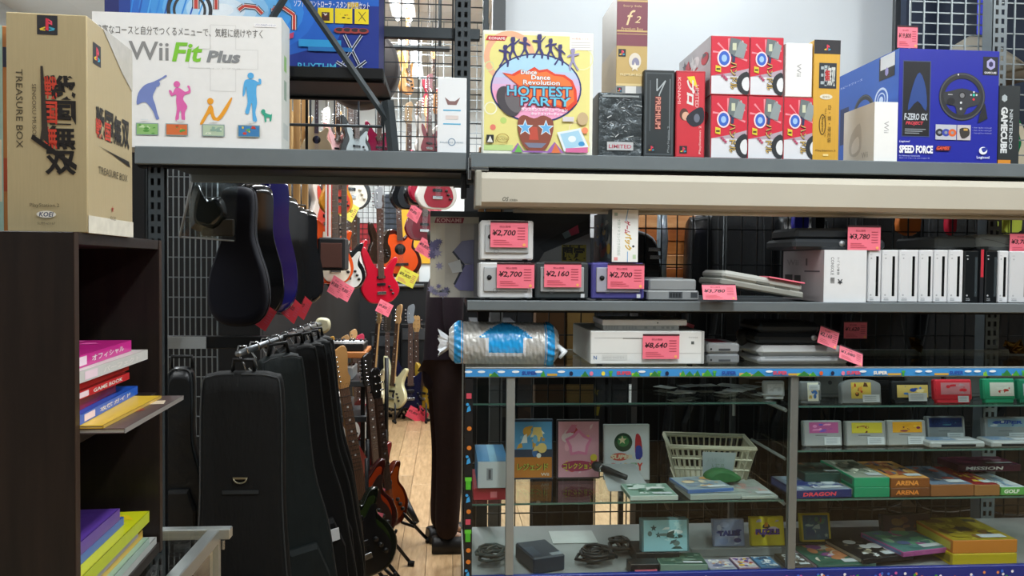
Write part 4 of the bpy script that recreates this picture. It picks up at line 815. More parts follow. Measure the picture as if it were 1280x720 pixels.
# white console carton
b = Bx(1030.5, 1083.5, 312.5, ZM, YM-.004, .26)
def pr(m, F, Lf, Rt, Tp, w, d, h):
    F.rect(0, 0, w, h, '#dde0e2')
    for k in range(2): F.text('ﾊｰﾄﾞｳｪｱ本体' if k else 'CONSOLE', w*(.16+.14*k), h*.52, w*.07, h*.34, '#5a5e62', .01, 0, 1)
    for k in range(9): F.rect(w*.15, h*(.36+.013*k), w*.1, h*.006, '#3a3e42')
    F.text('¥', w*.32, h*.34, w*.12, h*.1, '#3a3e42', .02)
    Lf.rect(0, 0, d, h, '#aca4a6'); Lf.rect(d*.05, h*.25, d*.2, h*.26, '#2a2e30'); Lf.rect(d*.3, h*.3, d*.16, h*.2, '#34383a'); Lf.rect(d*.55, h*.57, d*.36, h*.03, '#4a464a'); Lf.rect(d*.58, h*.7, d*.04, h*.14, '#565254'); Lf.text('Wii', d*.1, h*.7, d*.3, h*.12, '#8c8688', .02)
cw = carton('white_carton', 'large white console carton with sideways lettering, left of the upright white consoles', 'box', b, '#d9dcde', pr); zcar = ZM+b.h
# black console on the carton
b = Bx(992, 1108, 285, zcar+.001, YM+.005, .19); t = thing('game_console', 'low black console with round silver ports on top of the white console carton', 'game console', b.loc)
slab(t, b.w, b.d, b.h, '#262c31', c=.008, lip=.012)
for xx in (.02, .26):
    m = MB(); m.cyl((b.w*xx, .001, b.h*.28), .0078, -.004, mt('#9aa0a4', .4, .5), 'Y', 18); m.build('controller_port', t)
a = at(1054.5, 283, YM+.02); price_tag(t, a.x-b.loc[0], -.008, a.z-b.loc[2], 44/FPX*2.07, 31/FPX*2.07, '¥3,780')
# upright consoles
def spine_console(label, px0, px1, pyt, col, slot, group, black=False, Y=YM):
    b = Bx(px0, px1, pyt, ZM, Y, .20); t = thing('game_console', label, 'game console', b.loc, 0, group); w, h = b.w-.001, b.h
    m = MB(); m.box(-w/2, w/2, 0, b.d, 0, h, mt(col, .3, 0, .04, 10, .3), .0025)
    F = ffront(m, -w/2, w/2, 0, 0, h); F.rect(w*.12, h*.04, w*.3, .002, '#9aa0a4' if not black else '#8a9094'); F.rect(w*.1, h*.9, w*.16, .0015, '#b0b4b8'); F.ell(w*.2, h*.84, .0022, .0022, '#a8acb0', 10); F.ell(w*.2, h*.14, .0025, .0025, '#a8acb0', 10); F.text('Wii', w*.12, h*.06, w*.28, .005, '#a0a4a8', .01)
    m.build('body', t)
    m = MB(); m.box(w*slot-.0035, w*slot+.0035, -.0006, .001, h*.12, h*.88, mt('#121416' if not black else '#3a4246', .25)); m.build('disc_slot', t)
    m = MB(); m.box(-w/2+.001, w/2-.001, .01, b.d-.01, -.0, .0012, mt('#8c9094')) ; m.build('base_plate', t)
G = 'upright consoles in a row on the middle shelf'
for (a, bq, sl, lb) in ((1086, 1102.3, .18, 'first white upright console beside the white carton'), (1103.2, 1123.6, .2, 'second white upright console from the white carton'), (1124.8, 1148.7, .24, 'third white upright console from the white carton'),
                        (1149.6, 1167.4, .22, 'fourth white upright console from the white carton'), (1168.2, 1185.6, .16, 'fifth white upright console from the white carton'), (1186.4, 1205, .16, 'white upright console just left of the black ones')):
    spine_console(lb, a, bq, 312.4, '#dadde0', sl, G)
spine_console('first black upright console beside the white row', 1206, 1224.5, 313.5, '#14181b', .3, G, True)
spine_console('second black upright console, left of the lone narrow white one', 1232.5, 1248, 313.5, '#14181b', .3, G, True)
spine_console('narrow white upright console right of the two black ones', 1249, 1261.5, 313.5, '#dadde0', .1, G)
spine_console('white upright console at the right edge of the picture', 1263, 1285, 314, '#cfd2d5', .4, G)
m = MB(); a = at(1226, 313, YM); w = .010; m.box(0, w, 0, .15, 0, .148, mt('#1a1c20')); F = ffront(m, 0, w, 0, 0, .148); F.rect(.001, .07, w-.002, .075, '#c02c3c')
tag(m.build('red_black_case', None, (a.x, YM, ZM)), 'thin black and red case between the two black upright consoles', 'case')
b = Bx(1170, 1272, 290, ZM+.1405, YM+.03, .2, None); t = thing('game_console', 'dark olive grey curved console lying on the upright consoles at the right', 'game console', (b.loc[0], b.loc[1], at(1220, 313, YM).z+.0015))
w = b.w; h = .044
m = MB(); m.box(-w/2, w*.0, 0, b.d, .002, h*.8, mt('#2a2e2c', .5), .006); m.box(0, w/2, -.004, b.d, .0, h, mt('#565a56', .45), .010); F = ffront(m, 0, w/2, -.004, 0, h); F.line([(.012, h*.72), (w*.2, h*.6), (w*.35, h*.38), (w*.49, h*.36)], .0012, '#26292a'); F.rect(w*.4, h*.28, w*.06, h*.1, '#202224'); m.build('body', t)
m = MB(); m.box(-w*.4, -w*.1, .03, .14, h*.8, h*.8+.003, mt('#363a38', .5), .001); m.build('cartridge_slot_cover', t)
price_tag(t, at(1268, 290, YM).x-b.loc[0], -.012, .048, .085, .055, '¥3,780')

# ================================================================ ON THE SHOWCASE TOP
ZB = ZC+.0005
# rolled mat in a clear bag with a blue arrow
a0, a1 = at(561, 430, YF+.10), at(697, 430, YF+.10); L = a1.x-a0.x; rr_ = .0575
t = thing('rolled_mat', 'rolled silver mat in clear bag with a bright blue arrow on the showcase', 'mat', (a0.x, YF+.10, ZB+rr_*.93))
def bagface(u, w):
    # u 0..1 along, w angle: 0 = front, pi/2 = top
    if u < .03 or u > .985: return 0
    if .045 < u < .105: return 1
    if .885 < u < .955: return 1
    if .12 < u < .13 or .865 < u < .873: return 1
    v = math.sin(w)  # height
    if w > math.pi*.62 or w < -1.2: return 0
    c = abs(u-.51)
    if -.38 < v < .40 and c < .155: return 1
    if v >= .36:
        q = (w-.37)/1.1
        if c < .245*(1-q): return 1
        if c < .245*(1-q)+.03 and q > -.05: return 2
    if -.48 < v < .42 and c < .185: return 2
    return 0
mats = [mt('#c6c6c2', .28, .15, .2, 45, .7, .5), mt('#28a6ee', .25, 0, .15, 30, .8, .4), mt('#e6eaee', .25, 0, .1, 40, .7, .4)]
m = MB(); NU, NV = 110, 72; R = random.Random(8)
def rad(u, w):
    e = min(u, 1-u); k = 1.0 if e > .1 else (.55+.45*math.sin(e/.1*math.pi/2))
    wr = .006*math.sin(w*17+u*50)*(1 if e < .12 else .12) + .0015*math.sin(w*9+u*120) + .0012*math.sin(u*200+3*w)
    q = rr_*k + wr*(.6 if k < 1 else .5)
    return q
vs = []
for i in range(NU+1):
    for j in range(NV):
        u = i/NU; w = 2*math.pi*j/NV; q = rad(u, w); yy = -q*math.cos(w); zz = q*math.sin(w); zz = max(zz, -rr_*.93) - (.004*u)
        vs.append((u*L, yy, zz))
fb = {0: [], 1: [], 2: []}
for i in range(NU):
    for j in range(NV):
        w = 2*math.pi*(j+.5)/NV; w = w if w < math.pi*1.5 else w-2*math.pi
        fb[bagface((i+.5)/NU, w)].append((i*NV+j, (i+1)*NV+j, (i+1)*NV+(j+1) % NV, i*NV+(j+1) % NV))
n0 = len(m.v); m.add(vs, fb[0] + [tuple(range(NV)), tuple(range(NU*NV, NU*NV+NV))[::-1]], mats[0], True)
for k in (1, 2):
    kk = m.k(mats[k])
    for f in fb[k]: m.f.append(f); m.mi.append(kk); m.sm.append(True)
m.build('plastic_wrap', t)
m = MB(); vs = []
for j in range(16):
    a = 2*math.pi*j/16; vs += [(0, -.018*math.cos(a), .018*math.sin(a)), (-.022-.008*(j % 2), -(.032+.012*(j % 3))*math.cos(a), (.030+.010*(j % 2))*math.sin(a))]
m.add(vs, [(2*j, 2*((j+1) % 16), 2*((j+1) % 16)+1, 2*j+1) for j in range(16)], mats[2]); m.build('gathered_end', t)
m = MB(); m.tube([(L-.01, -.03, .0), (L+.012, -.05, -.02), (L-.002, -.055, -.035)], [.006, .009, .004], mats[2], 6); m.build('bag_tail', t)
# big white console
b = Bx(738.5, 881, 414, ZB, YF+.03, .30, None); t = thing('game_console', 'large white box shaped computer console with a pink price tag on the showcase top', 'game console', b.loc)
w, d, h = b.w, b.d, b.h
m = MB(); m.box(-w/2, w/2, .012, d, .004, h, mt('#c9cbc8', .45, 0, .04), .002); m.build('cabinet', t)
m = MB(); m.box(-w/2, w/2-.008, 0, .014, .004, h, mt('#dddfdc', .45, 0, .04), .002); F = ffront(m, -w/2, w/2, 0, 0, h); F.line([(.01, h*.8), (w*.42, h*.8)], .0012, '#a8aaa8'); F.line([(w*.28, h*.79), (w*.45, h*.79)], .002, '#505450'); F.line([(0, h*.36), (w*.97, h*.36)], .0008, '#b0b2b0')
F.text('N', .008, h*.18, .009, .010, '#5a7aa8', .02); F.rect(w*.1, h*.16, w*.22, h*.16, '#cdcfcc'); F.text('BASIC SYSTEM', w*.11, h*.2, w*.18, h*.06, '#b4b6b4'); F.rect(w*.88, h*.62, .008, .008, '#5a5e5c'); F.text('POWER', w*.86, h*.8, w*.08, h*.04, '#a0a2a0'); m.build('front_panel', t)
m = MB(); m.box(w/2-.008, w/2, .002, .014, .004, h, mt('#b4b6b4', .5), .001); m.build('front_edge', t)
for sx in (-1, 1):
    m = MB(); m.cyl((sx*w*.4, .03, 0), .008, .005, BLACKM, 'Z', 12); m.build('foot', t)
a = at(804, 418.5, YF+.02); price_tag(t, a.x-b.loc[0], -.006, a.z-ZB, 47.5/FPX*2.07, 31/FPX*2.07, '¥8,640')
b2 = Bx(753, 859, 399.5, ZB+h+.0005, YF+.05, .13); t = thing('game_console', 'thin white disc drive unit lying on the large white console', 'game console', (b2.loc[0]+.0, b2.loc[1], b2.loc[2]))
w, d, h = b2.w, b2.d, b2.h
m = MB(); m.box(-w/2+.004, w/2-.02, .006, d, 0, h*.5, mt('#b8bab8', .5), .001); m.box(-w/2, w/2, 0, d+.01, h*.45, h, mt('#dfe1df', .45), .002); F = ffront(m, -w/2, w/2, .006, 0, h)
for x0, x1 in ((.04, .2), (.24, .42)):
    for k in range(5): F.rect(w*(x0+(x1-x0)*k/5), h*.1, w*.025, h*.28, '#a4a8a8')
for x0 in (.5, .6, .7, .76, .82): F.rect(w*x0, h*.15, w*.035, h*.2, '#9a9e9c')
m.build('body', t)
m = MB(); m.cyl((w*.15, -.001, h*.7), .002, .002, mt('#5c605e'), 'Y', 10); m.build('eject_button', t)
loose_tag('small red price card leaning behind the thin white drive unit', (850, 400), 20, 14, YF+.2, '¥540', 0, 0, .3, )
t = bpy.context.scene.objects.get('price_card.001'); 
# two small grey cassette like consoles
zz = ZB
for i, (yy, c, lb) in enumerate(((444, '#82878a', 'lower of the two small grey stacked units beside the large white console'), (430.5, '#a2a6a8', 'upper of the two small grey stacked units beside the large white console'))):
    b = Bx(884, 925, yy, zz, YF+.06, .14, zz+.028); t = thing('game_console', lb, 'game console', b.loc); m = MB(); m.box(-b.w/2, b.w/2, 0, b.d, 0, b.h, mt(c, .5), .006); F = ffront(m, -b.w/2, b.w/2, 0, 0, b.h); F.rect(b.w*.35, b.h*.25, b.w*.36, b.h*.2, '#44484c'); F.ell(b.w*.12, b.h*.4, .003, .003, '#303438'); m.build('body', t)
    m = MB(); m.box(-b.w/2+.02, b.w/2-.03, .02, .1, b.h, b.h+.001, mt('#8c2c3c' if i else '#74787a')); m.build('label_plate' if not i else 'price_tag', t); zz += .0295
# dark stack: pale console with black one on top, tilted tags
a = at(943, 452, YF+.05); t = thing('game_console', 'wide pale grey console under the black one on the showcase top', 'game console', (at(1008, 440, YF+.05).x, YF+.06, ZB), .05)
w, d, h = .265, .2, .052
m = MB(); m.box(-w/2, w/2, 0, d, 0, h*.38, mt('#94989a', .5), .008); m.box(-w/2+.002, w/2-.01, .004, d-.004, h*.36, h*.95, mt('#babdbc', .45), .016); F = ffront(m, -w/2, w/2, .004, 0, h); F.line([(.02, h*.34), (w-.02, h*.34)], .002, '#7a8488'); m.build('body', t)
m = MB(); m.box(-.04, .05, .07, .12, h*.95, h*.95+.002, mt('#8a8e90')); m.build('cartridge_slot', t)
price_tag(t, .10, -.002, .052, .072, .040, '¥1,080', -.5, 0, .35)
t = thing('game_console', 'black console tilted on the pale grey console', 'game console', (at(988, 420, YF+.07).x, YF+.075, ZB+.0535), -.02)
w, d, h = .19, .17, .058
m = MB(); m.box(-w/2, w/2, 0, d, 0, h*.5, mt('#1b1f22', .4), .010); m.box(-w/2+.01, w/2-.004, .004, d-.004, h*.45, h, mt('#262b2e', .4), .012); m.build('body', t)
m = MB(); m.cyl((w*.36, .002, h*.3), .008, -.004, mt('#9aa0a4', .4, .5), 'Y', 16); m.build('controller_port', t)
price_tag(t, w*.43, -.012, .052, .056, .050, '¥2,160', -.3, 0, .35)
loose_tag('dark pink price card standing behind the black tilted console', (1055, 402), 31, 22, YF+.25, '¥1,620')
# dark globe-like gadget and foil bits
t = thing('desk_microphone', 'dark round gadget on a short stem between the grey units and the pale console', 'gadget', (at(933, 440, YF+.16).x, YF+.18, ZB))
m = MB(); m.lathe([(.004, 0), (.022, .001), (.022, .006), (.006, .012), (.006, .035), (.016, .045), (.022, .062), (.018, .08), (.004, .088)], mt('#221a18', .4), n=20); m.build('body', t)
for i, (px, lb) in enumerate(((1145, 'small crumpled gold foil piece in the dark under the white consoles'), (1268, 'small crumpled gold foil piece at the right picture edge'))):
    m = MB(); R = random.Random(i); vs = [(R.uniform(-.03, .03), R.uniform(-.02, .02), R.uniform(0, .05)) for _ in range(14)]
    m.add(vs, [(R.randrange(14), R.randrange(14), R.randrange(14)) for _ in range(22)], mt('#9a7434', .25, .9)); m.f = [f for f in m.f if len(set(f)) == 3]; m.mi = m.mi[:len(m.f)]; m.sm = m.sm[:len(m.f)]
    tag(m.build('foil_wrapper', None, (at(px, 440, YF+.3).x, YF+.3, ZB+.002)), lb, 'wrapper')

# ================================================================ GLASS SHOWCASE
YS = YF; YSB = YF+.45
sx0 = at(581, 560, YS).x; sx1 = 1.95; ZD = .694
sh = thing('glass_showcase', 'large glass showcase with blue sticker trimmed top edge filled with games and cartridges', 'showcase', (0, 0, 0))
GL = glass('clear')
def sp(nm, *a, mat=ALU, c=.001):
    m = MB(); m.box(*a, mat, c); return m.build(nm, sh)
sp('top_glass', sx0, sx1, YS+.012, YSB-.008, ZC-.006, ZC, mat=GL, c=0)
sp('top_rail', sx0, sx1, YS-.002, YS+.012, ZC-.026, ZC, c=.001); sp('top_rail', sx0, sx1, YSB-.008, YSB, ZC-.02, ZC)
xm = at(638, 560, YS).x; xm2 = at(993, 560, YS).x
sp('post', xm-.011, xm+.011, YS+.001, YS+.016, ZD, ZC-.026, mat=mt('#9aa09e', .4, .5), c=.002); sp('post', xm2-.012, xm2+.010, YS+.001, YS+.02, ZD, ZC-.026, mat=mt('#808684', .4, .5), c=.002)
sp('post', sx0, sx0+.018, YS, YS+.018, .0, ZC-.026, mat=BLACKM); sp('post', sx0, sx0+.015, YSB-.018, YSB, 0, ZC-.02); sp('post', sx1-.02, sx1, YSB-.018, YSB, 0, ZC-.02); sp('post', sx1-.02, sx1, YS, YS+.018, 0, ZC-.026)
sp('front_glass', xm+.011, xm2-.012, YS+.004, YS+.008, ZD, ZC-.027, mat=GL, c=0); sp('front_glass', xm2+.010, sx1-.02, YS+.004, YS+.008, ZD, ZC-.027, mat=GL, c=0); sp('front_glass', sx0+.018, xm-.011, YS+.004, YS+.008, ZD, ZC-.027, mat=GL, c=0)
sp('side_glass', sx0+.002, sx0+.006, YS+.02, YSB-.02, ZD, ZC-.02, mat=GL, c=0)
DK = mt('#1a1c1e', .6)
sp('deck', sx0, sx1, YS+.012, YSB, ZD-.03, ZD-.018, mat=mt('#8a8c8a', .5)); sp('base_cabinet', sx0+.01, sx1, YS+.02, YSB, .02, ZD-.031, mat=DK)
sp('lower_rail', sx0, sx1, YS-.002, YS+.012, ZD-.035, ZD, mat=mt('#203080', .4))
def gshelf(x0, x1, z, y0=YS+.03, y1=YSB-.02):
    m = MB(); m.box(x0, x1, y0, y1, z-.005, z, GL); m.build('glass_shelf', sh)
    m = MB(); m.box(x0, x1, y0-.0012, y0, z-.005, z, mt('#4a6a62', .2, 0, .1)); m.build('shelf_edge', sh)
Z1, Z2, Z3 = 1.129, 1.008, .875
x_r0 = xm2+.012; x_l0 = at(820, 510, YS).x
gshelf(sx0+.02, xm2-.014, Z1, YS+.09); gshelf(x_r0, sx1-.02, Z1); gshelf(x_r0, sx1-.02, Z2); gshelf(x_r0, sx1-.02, Z3); gshelf(sx0+.02, xm2-.014, Z3)
# diagonal support arms in the middle
for z in (Z1, Z3):
    m = MB(); m.tube([(xm2-.012, YS+.03, z-.012), (xm2-.012, YSB-.03, z-.012)], .006, mt('#9aa09c', .4, .5), 4); m.tube([(xm2-.012, YSB-.03, z-.012), (xm2-.012, YSB-.03, z-.1)], .006, ALU, 4); m.build('shelf_bracket', sh)
m = MB(); m.tube([(xm2-.012, YS+.03, .985), (xm2-.012, YS+.27, .985)], .005, mt('#7c827e', .5, .4), 4); m.build('shelf_bracket', sh)
sp('post', xm2-.02, xm2-.004, YSB-.025, YSB-.008, ZD-.018, ZC-.02, mat=mt('#50565a', .4, .4))
# sticker strips: printed band on the front rail
m = MB(); R = random.Random(11); x = sx0; z0, z1 = ZC-.0235, ZC-.004
m.box(sx0, sx1, YS-.0035, YS-.002, z0, z1, ink('#3a8ed0')); F = ffront(m, sx0, sx1, YS-.0035, z0, z1); H = z1-z0
while x < sx1-.06:
    u = x-sx0; q = R.random(); wdt = R.uniform(.012, .04)
    if q < .3: F.rect(u, 0, wdt*.8, H*R.uniform(.2, .5), R.choice(['#a8c83c', '#3f9a3a', '#c8a868'])); F.poly([(u, 0), (u+wdt, 0), (u+wdt*.5, H*R.uniform(.6, 1))], R.choice(['#3f9a3a', '#2f7c3c', '#6fb83c']))
    elif q < .45: F.rect(u, H*.0, .006, H*.6, '#3f9a3a'); F.rect(u-.002, H*.5, .010, H*.25, '#52b04a')
    elif q < .6: F.ell(u+.008, H*.65, .010, H*.16, '#e8f0f4', 12)
    elif q < .72: F.rect(u, H*.1, wdt, H*.3, '#c8a040')
    elif q < .84: F.text('SUPER', u, H*.2, .04, H*.5, R.choice(['#d84860', '#e8e4d8', '#284a9c']), .05); wdt = .045
    else: F.ell(u+.006, H*.4, .005, H*.3, R.choice(['#e07c9c', '#d8602c', '#1c2040', '#e8d848']), 10)
    x += wdt*.8+R.uniform(.0, .012)
m.build('sticker_strip', sh)
m = MB(); m.box(sx0, sx0+.020, YS-.0035, YS-.002, .05, ZC-.03, mt('#15171a', .4)); F = ffront(m, sx0, sx0+.02, YS-.0035, .05, ZC-.03); z = .02; R = random.Random(3)
while z < ZC-.12:
    q = R.random()
    if q < .3: F.rect(.003, z, .013, .022, '#4cae2c'); F.rect(.001, z+.022, .017, .010, '#63c43a'); z += .045
    elif q < .55: F.poly([(.004, z), (.015, z+.004), (.012, z+.018), (.006, z+.012)], '#3a9cd8'); F.ell(.006, z+.02, .004, .004, '#3a9cd8', 8); z += .035
    elif q < .75: F.ell(.011, z+.008, .006, .006, '#d87c2c', 10); z += .03
    elif q < .85: F.rect(.003, z, .013, .014, '#c84a5c'); z += .026
    else: z += .02
m.build('sticker_strip', sh)
m = MB(); m.box(sx0, sx1, YS-.0035, YS-.002, ZD-.034, ZD-.005, ink('#1c2a7c')); F = ffront(m, sx0, sx1, YS-.0035, ZD-.034, ZD-.005); R = random.Random(9)
for k in range(120): F.ell(R.uniform(.01, sx1-sx0-.01), R.uniform(.004, .022), .004, .004, R.choice(['#e8e8f0', '#3fa03a', '#c85aa0', '#3a6ad0', '#e08848']), 8)
m.build('sticker_strip', sh)

def onsh(px0, px1, pyt, z, Y, d, z1=None): return Bx(px0, px1, pyt, z+.0006, Y, d, z1)
# cartridges
def cart(label, px0, px1, pyt, zb, Y, col, cols, seed, group, style='sfc', lean=-.12, sticker=(.52, .06, .42, .3), lab=None, txt=None):
    b = onsh(px0, px1, pyt, zb, Y, .018); w, h = b.w, b.h; d = .02
    t = thing('game_cartridge', label, 'game cartridge', (b.loc[0], Y, zb+.0008+(.0 if lean <= 0 else 0)), 0, group, lean)
    m = MB(); M_ = mt(col, .5, 0, .05)
    if style == 'n64':
        pts = [(-w/2, 0), (w/2, 0), (w/2, h*.72)] + [(w/2*math.cos(a), h*.72+h*.28*math.sin(a)) for a in [math.pi*k/12 for k in range(1, 12)]] + [(-w/2, h*.72)]
        m.puff(pts, [(.96, 0), (1, .003), (1, d-.002), (.96, d)], M_, smooth=False); F = ffront(m, -w/2, w/2, 0, 0, h); lx = (.24, .2, .5, .66)
    elif style == 'fc':
        m.box(-w/2, w/2, 0, d, h*.12, h, M_, .004); m.box(-w/2+w*.06, w/2-w*.06, .001, d-.001, 0, h*.16, M_, .002); F = ffront(m, -w/2, w/2, 0, 0, h); lx = (.16, .3, .74, .5)
    else:
        m.box(-w/2, w/2, 0, d, 0, h, M_, .003); F = ffront(m, -w/2, w/2, 0, 0, h); lx = (.14, .52, .76, .42); F.rect(w*.3, h*.42, w*.3, .0015, '#5a5c60')
        for k in (-1, 1): m.box(k*(w/2-.004)-.002, k*(w/2-.004)+.002, -.0008, .002, .004, h-.006, mt('#9a9c9c'))
    if lab: lx = lab
    F.art(w*lx[0], h*lx[1], w*lx[2], h*lx[3], cols[1:], 10, seed, cols[0])
    if txt: F.text(txt, w*(lx[0]+lx[2]*.15), h*(lx[1]+lx[3]*.35), w*lx[2]*.7, h*lx[3]*.4, cols[1], .04, .1)
    m.build('shell', t)
    if sticker:
        m = MB(); m.box(w*(sticker[0]-.5), w*(sticker[0]+sticker[2]-.5), -.0022, -.001, h*sticker[1], h*(sticker[1]+sticker[3]), mt('#c6ccd0')); F = ffront(m, w*(sticker[0]-.5), w*(sticker[0]+sticker[2]-.5), -.0022, h*sticker[1], h*(sticker[1]+sticker[3])); 
        for k in range(3): F.rect(F.w*.1, F.h*(.2+.25*k), F.w*.7, F.h*.1, '#9aa2a8')
        m.build('price_sticker', t)
    return t
Y1 = YS+.055
G1 = 'cartridges on the top glass shelf'; G2 = 'grey cartridges on the second glass shelf'
cart('clear grey cartridge left of the silver centre post', 956, 982, 476, Z1, YS+.13, '#a8acae', ['#c8ccd0', '#b0b4b8'], 1, G1, 'fc', sticker=None)
cart('grey cartridge with a yellow and blue label just right of the silver centre post', 1001, 1028, 477, Z1, Y1, '#6c7072', ['#d8d8c8', '#d8b83c', '#3c6cb0'], 2, G1, 'fc', lab=(.35, .12, .5, .82), sticker=(.4, .6, .5, .25))
cart('rounded grey cartridge with an orange label on the top glass shelf', 1053, 1103, 474, Z1, Y1, '#7c8082', ['#c8b050', '#a83c28', '#d88c3c', '#5a3a24'], 3, G1, 'n64')
cart('black cartridge with a blue and yellow label', 1117, 1163, 476.5, Z1, Y1, '#15171a', ['#d0b868', '#3c78c8', '#e07c50', '#284a9c', '#e8d8a0'], 4, G1, 'fc', lab=(.12, .26, .84, .56), sticker=(.42, .1, .5, .36))
cart('bright red cartridge on the top glass shelf', 1170, 1217, 474.5, Z1, Y1, '#c42434', ['#b87880', '#c42434', '#c42434', '#a89098'], 5, G1, 'fc', lab=(.16, .36, .78, .5), sticker=(.6, .04, .28, .26))
cart('green cartridge with a white label on the top glass shelf', 1231, 1271, 473.5, Z1, Y1, '#1f9068', ['#ccd0c8', '#b83028', '#9a3828', '#d8dcd4'], 6, G1, 'fc', lab=(.2, .28, .75, .56), sticker=None)
cart('green cartridge cut off by the right picture edge', 1275, 1310, 474, Z1, Y1, '#1a7a5c', ['#a8b0b8', '#b03048'], 7, G1, 'fc', sticker=None)
Y2 = YS+.07
cart('grey cartridge with a pink and violet label, leftmost on the second shelf', 1006, 1054, 526.5, Z2, Y2, '#989c9e', ['#b45a94', '#d88cbc', '#7a4aa0', '#e8a0c8', '#6a5ac0'], 8, G2)
cart('grey cartridge with a red photo and a plain yellow label half', 1059, 1109, 527, Z2, Y2, '#9b9e9c', ['#c8bc3c', '#d0c44c', '#8a2a2c', '#c8b83c', '#602028'], 9, G2)
cart('grey cartridge with an orange yellow label, third on the second glass shelf', 1110.5, 1159, 526, Z2, Y2, '#9b9e9c', ['#d8a02c', '#e0b43c', '#5a2438', '#d09a20', '#7a3050'], 10, G2)
cart('large grey cartridge with a dark blue label leaning behind a flat one', 1160.5, 1208, 521, Z2, YS+.11, '#84888a', ['#1c2c5c', '#20386c', '#182850', '#3c6a7c'], 11, G2, lab=(.04, .58, .88, .36), txt='FANTASY')
cart('large grey cartridge with blue lettering, rightmost on the second glass shelf', 1232, 1290, 522, Z2, YS+.11, '#8c9092', ['#7c98a8', '#2c4c9c', '#a8b8c0', '#c0c8cc'], 12, G2, lab=(.08, .6, .88, .34), txt='SUPER')
for a, bq, yt, lb in ((1163, 1232, 556, 'grey cartridge lying flat in front of the dark blue labelled one'), (1240, 1300, 557, 'grey cartridge lying flat at the right picture edge')):
    b = onsh(a, bq, yt, Z2, YS+.035, .07, Z2+.018); t = thing('game_cartridge', lb, 'game cartridge', b.loc, 0, G2); m = MB(); m.box(-b.w/2, b.w/2, 0, b.d, 0, b.h, mt('#a4a8a8', .5), .004); F = ffront(m, -b.w/2, b.w/2, 0, 0, b.h); F.rect(b.w*.2, b.h*.25, b.w*.62, b.h*.35, '#2c3032'); T = ftop(m, -b.w/2, b.w/2, 0, b.d, b.h); T.art(.01, .02, b.w*.5, .045, ['#3c6ca8', '#b8c0c8'], 4, 2, '#7890a8'); T.rect(b.w*.6, .02, b.w*.3, .02, '#d0d4d8'); m.build('shell', t)
    m = MB(); m.box(-b.w*.3, b.w*.32, -.0012, 0, b.h*.25, b.h*.6, mt('#1e2224')); m.build('connector_slot', t)
# cards behind the top cartridges
for px, w_, lb in ((1022, 34, 'grey plastic tray leaning behind the first top shelf cartridges'), (1135, 44, 'grey plastic tray behind the black cartridge'), (1185, 50, 'grey plastic tray behind the bright red cartridge'), (1240, 44, 'grey plastic tray behind the green cartridge')):
    b = onsh(px, px+w_, 466, Z1, YS+.16, .012, Z1+.085); t = carton('cartridge_tray', lb, 'tray', b, '#565a5a', lambda m, F, Lf, Rt, Tp, w, d, h: (F.ell(w*.5, h*.5, .006, .006, '#202224'), F.rect(w*.1, h*.1, w*.8, .002, '#303436')), .002, 'plastic trays behind the cartridges', rx=-.15, body='tray_shell')

# flat game boxes on the third glass shelf
def flat(label, px0, px1, zb, Y, d, th, front, cols, seed, group=None, rz=0., txt=None, name='game_box', tcol='#e8e4e0', topbg=None, wr=True, rx=0., cat='box'):
    b = Bx(px0, px1, 0, zb+.0006, Y, d, zb+.0006+th)
    def pr(m, F, Lf, Rt, Tp, w, d, h):
        Tp.art(.002, .002, w-.004, d-.004, cols, 34, seed, topbg or cols[0]); Tp.rect(w*.5, d*.08, w*.4, d*.14, '#c4cacc')
        if txt: F.text(txt, w*.12, h*.25, w*.6, h*.5, tcol, .04, .1)
        Lf.rect(d*.05, h*.2, d*.9, h*.6, cols[-1])
    return carton(name, label, cat, b, front, pr, .001, group, rz, rx)
G3 = 'game boxes lying on the third glass shelf'; Y3 = YS+.035
flat('dark blue game box with a red title, leftmost on the third shelf', 1006, 1079, Z3, Y3, .15, .022, '#1e2c64', ['#8a98a8', '#2c3c78', '#c8ccd4', '#3c5088'], 1, G3, .06, 'DRAGON', tcol='#e04858')
flat('green fronted game box, lower of the green pair', 1081, 1126, Z3, Y3, .2, .027, '#148c62', ['#9aa090', '#c8c4a8', '#3c5a4c', '#d8d4c0'], 2, G3)
flat('green fronted game box, upper of the green pair, with a pale busy cover', 1080.5, 1125.5, Z3+.0277, Y3+.001, .2, .026, '#1a966a', ['#9aa090', '#d8d4c0', '#6a7060', '#e8e4d4', '#3c5a4c'], 3, G3)
flat('orange flamed game box, lower of the orange pair', 1127.5, 1177, Z3, Y3, .2, .024, '#6a3c1c', ['#d89a50', '#8c5a34', '#e8c080', '#40303c'], 4, G3, txt='ARENA', tcol='#e08838')
flat('orange flamed game box, upper of the orange pair', 1127, 1176.5, Z3+.0247, Y3+.002, .19, .026, '#80481c', ['#d89a50', '#506888', '#e8c080', '#a8583c', '#403848'], 5, G3, txt='ARENA', tcol='#e89844')
flat('brown game box with a blue and white cover right of the orange pair', 1178.5, 1233, Z3, Y3, .2, .032, '#8a5830', ['#6a7c90', '#b8a890', '#3c4c60', '#a04838'], 6, G3)
flat('brown game box with a red cover and yellow title', 1234, 1266, Z3, Y3, .2, .03, '#94683a', ['#8c1c24', '#a82c28', '#d8b83c', '#701820'], 7, G3, txt='QUEST', tcol='#d8b060')
flat('white and green game box at the right picture edge on the third glass shelf', 1267.5, 1300, Z3, Y3, .2, .022, '#5aa04c', ['#c8d4d8', '#90b0c8', '#e0e8e0'], 8, G3, txt='GOLF', tcol='#e8f0e0')
flat('dark red game box lying across the back of the third glass shelf', 1212, 1292, Z3+.0335, YS+.16, .1, .02, '#4a1430', ['#541838', '#7c2848', '#a8788c', '#3c1028'], 9, G3, txt='MISSION')
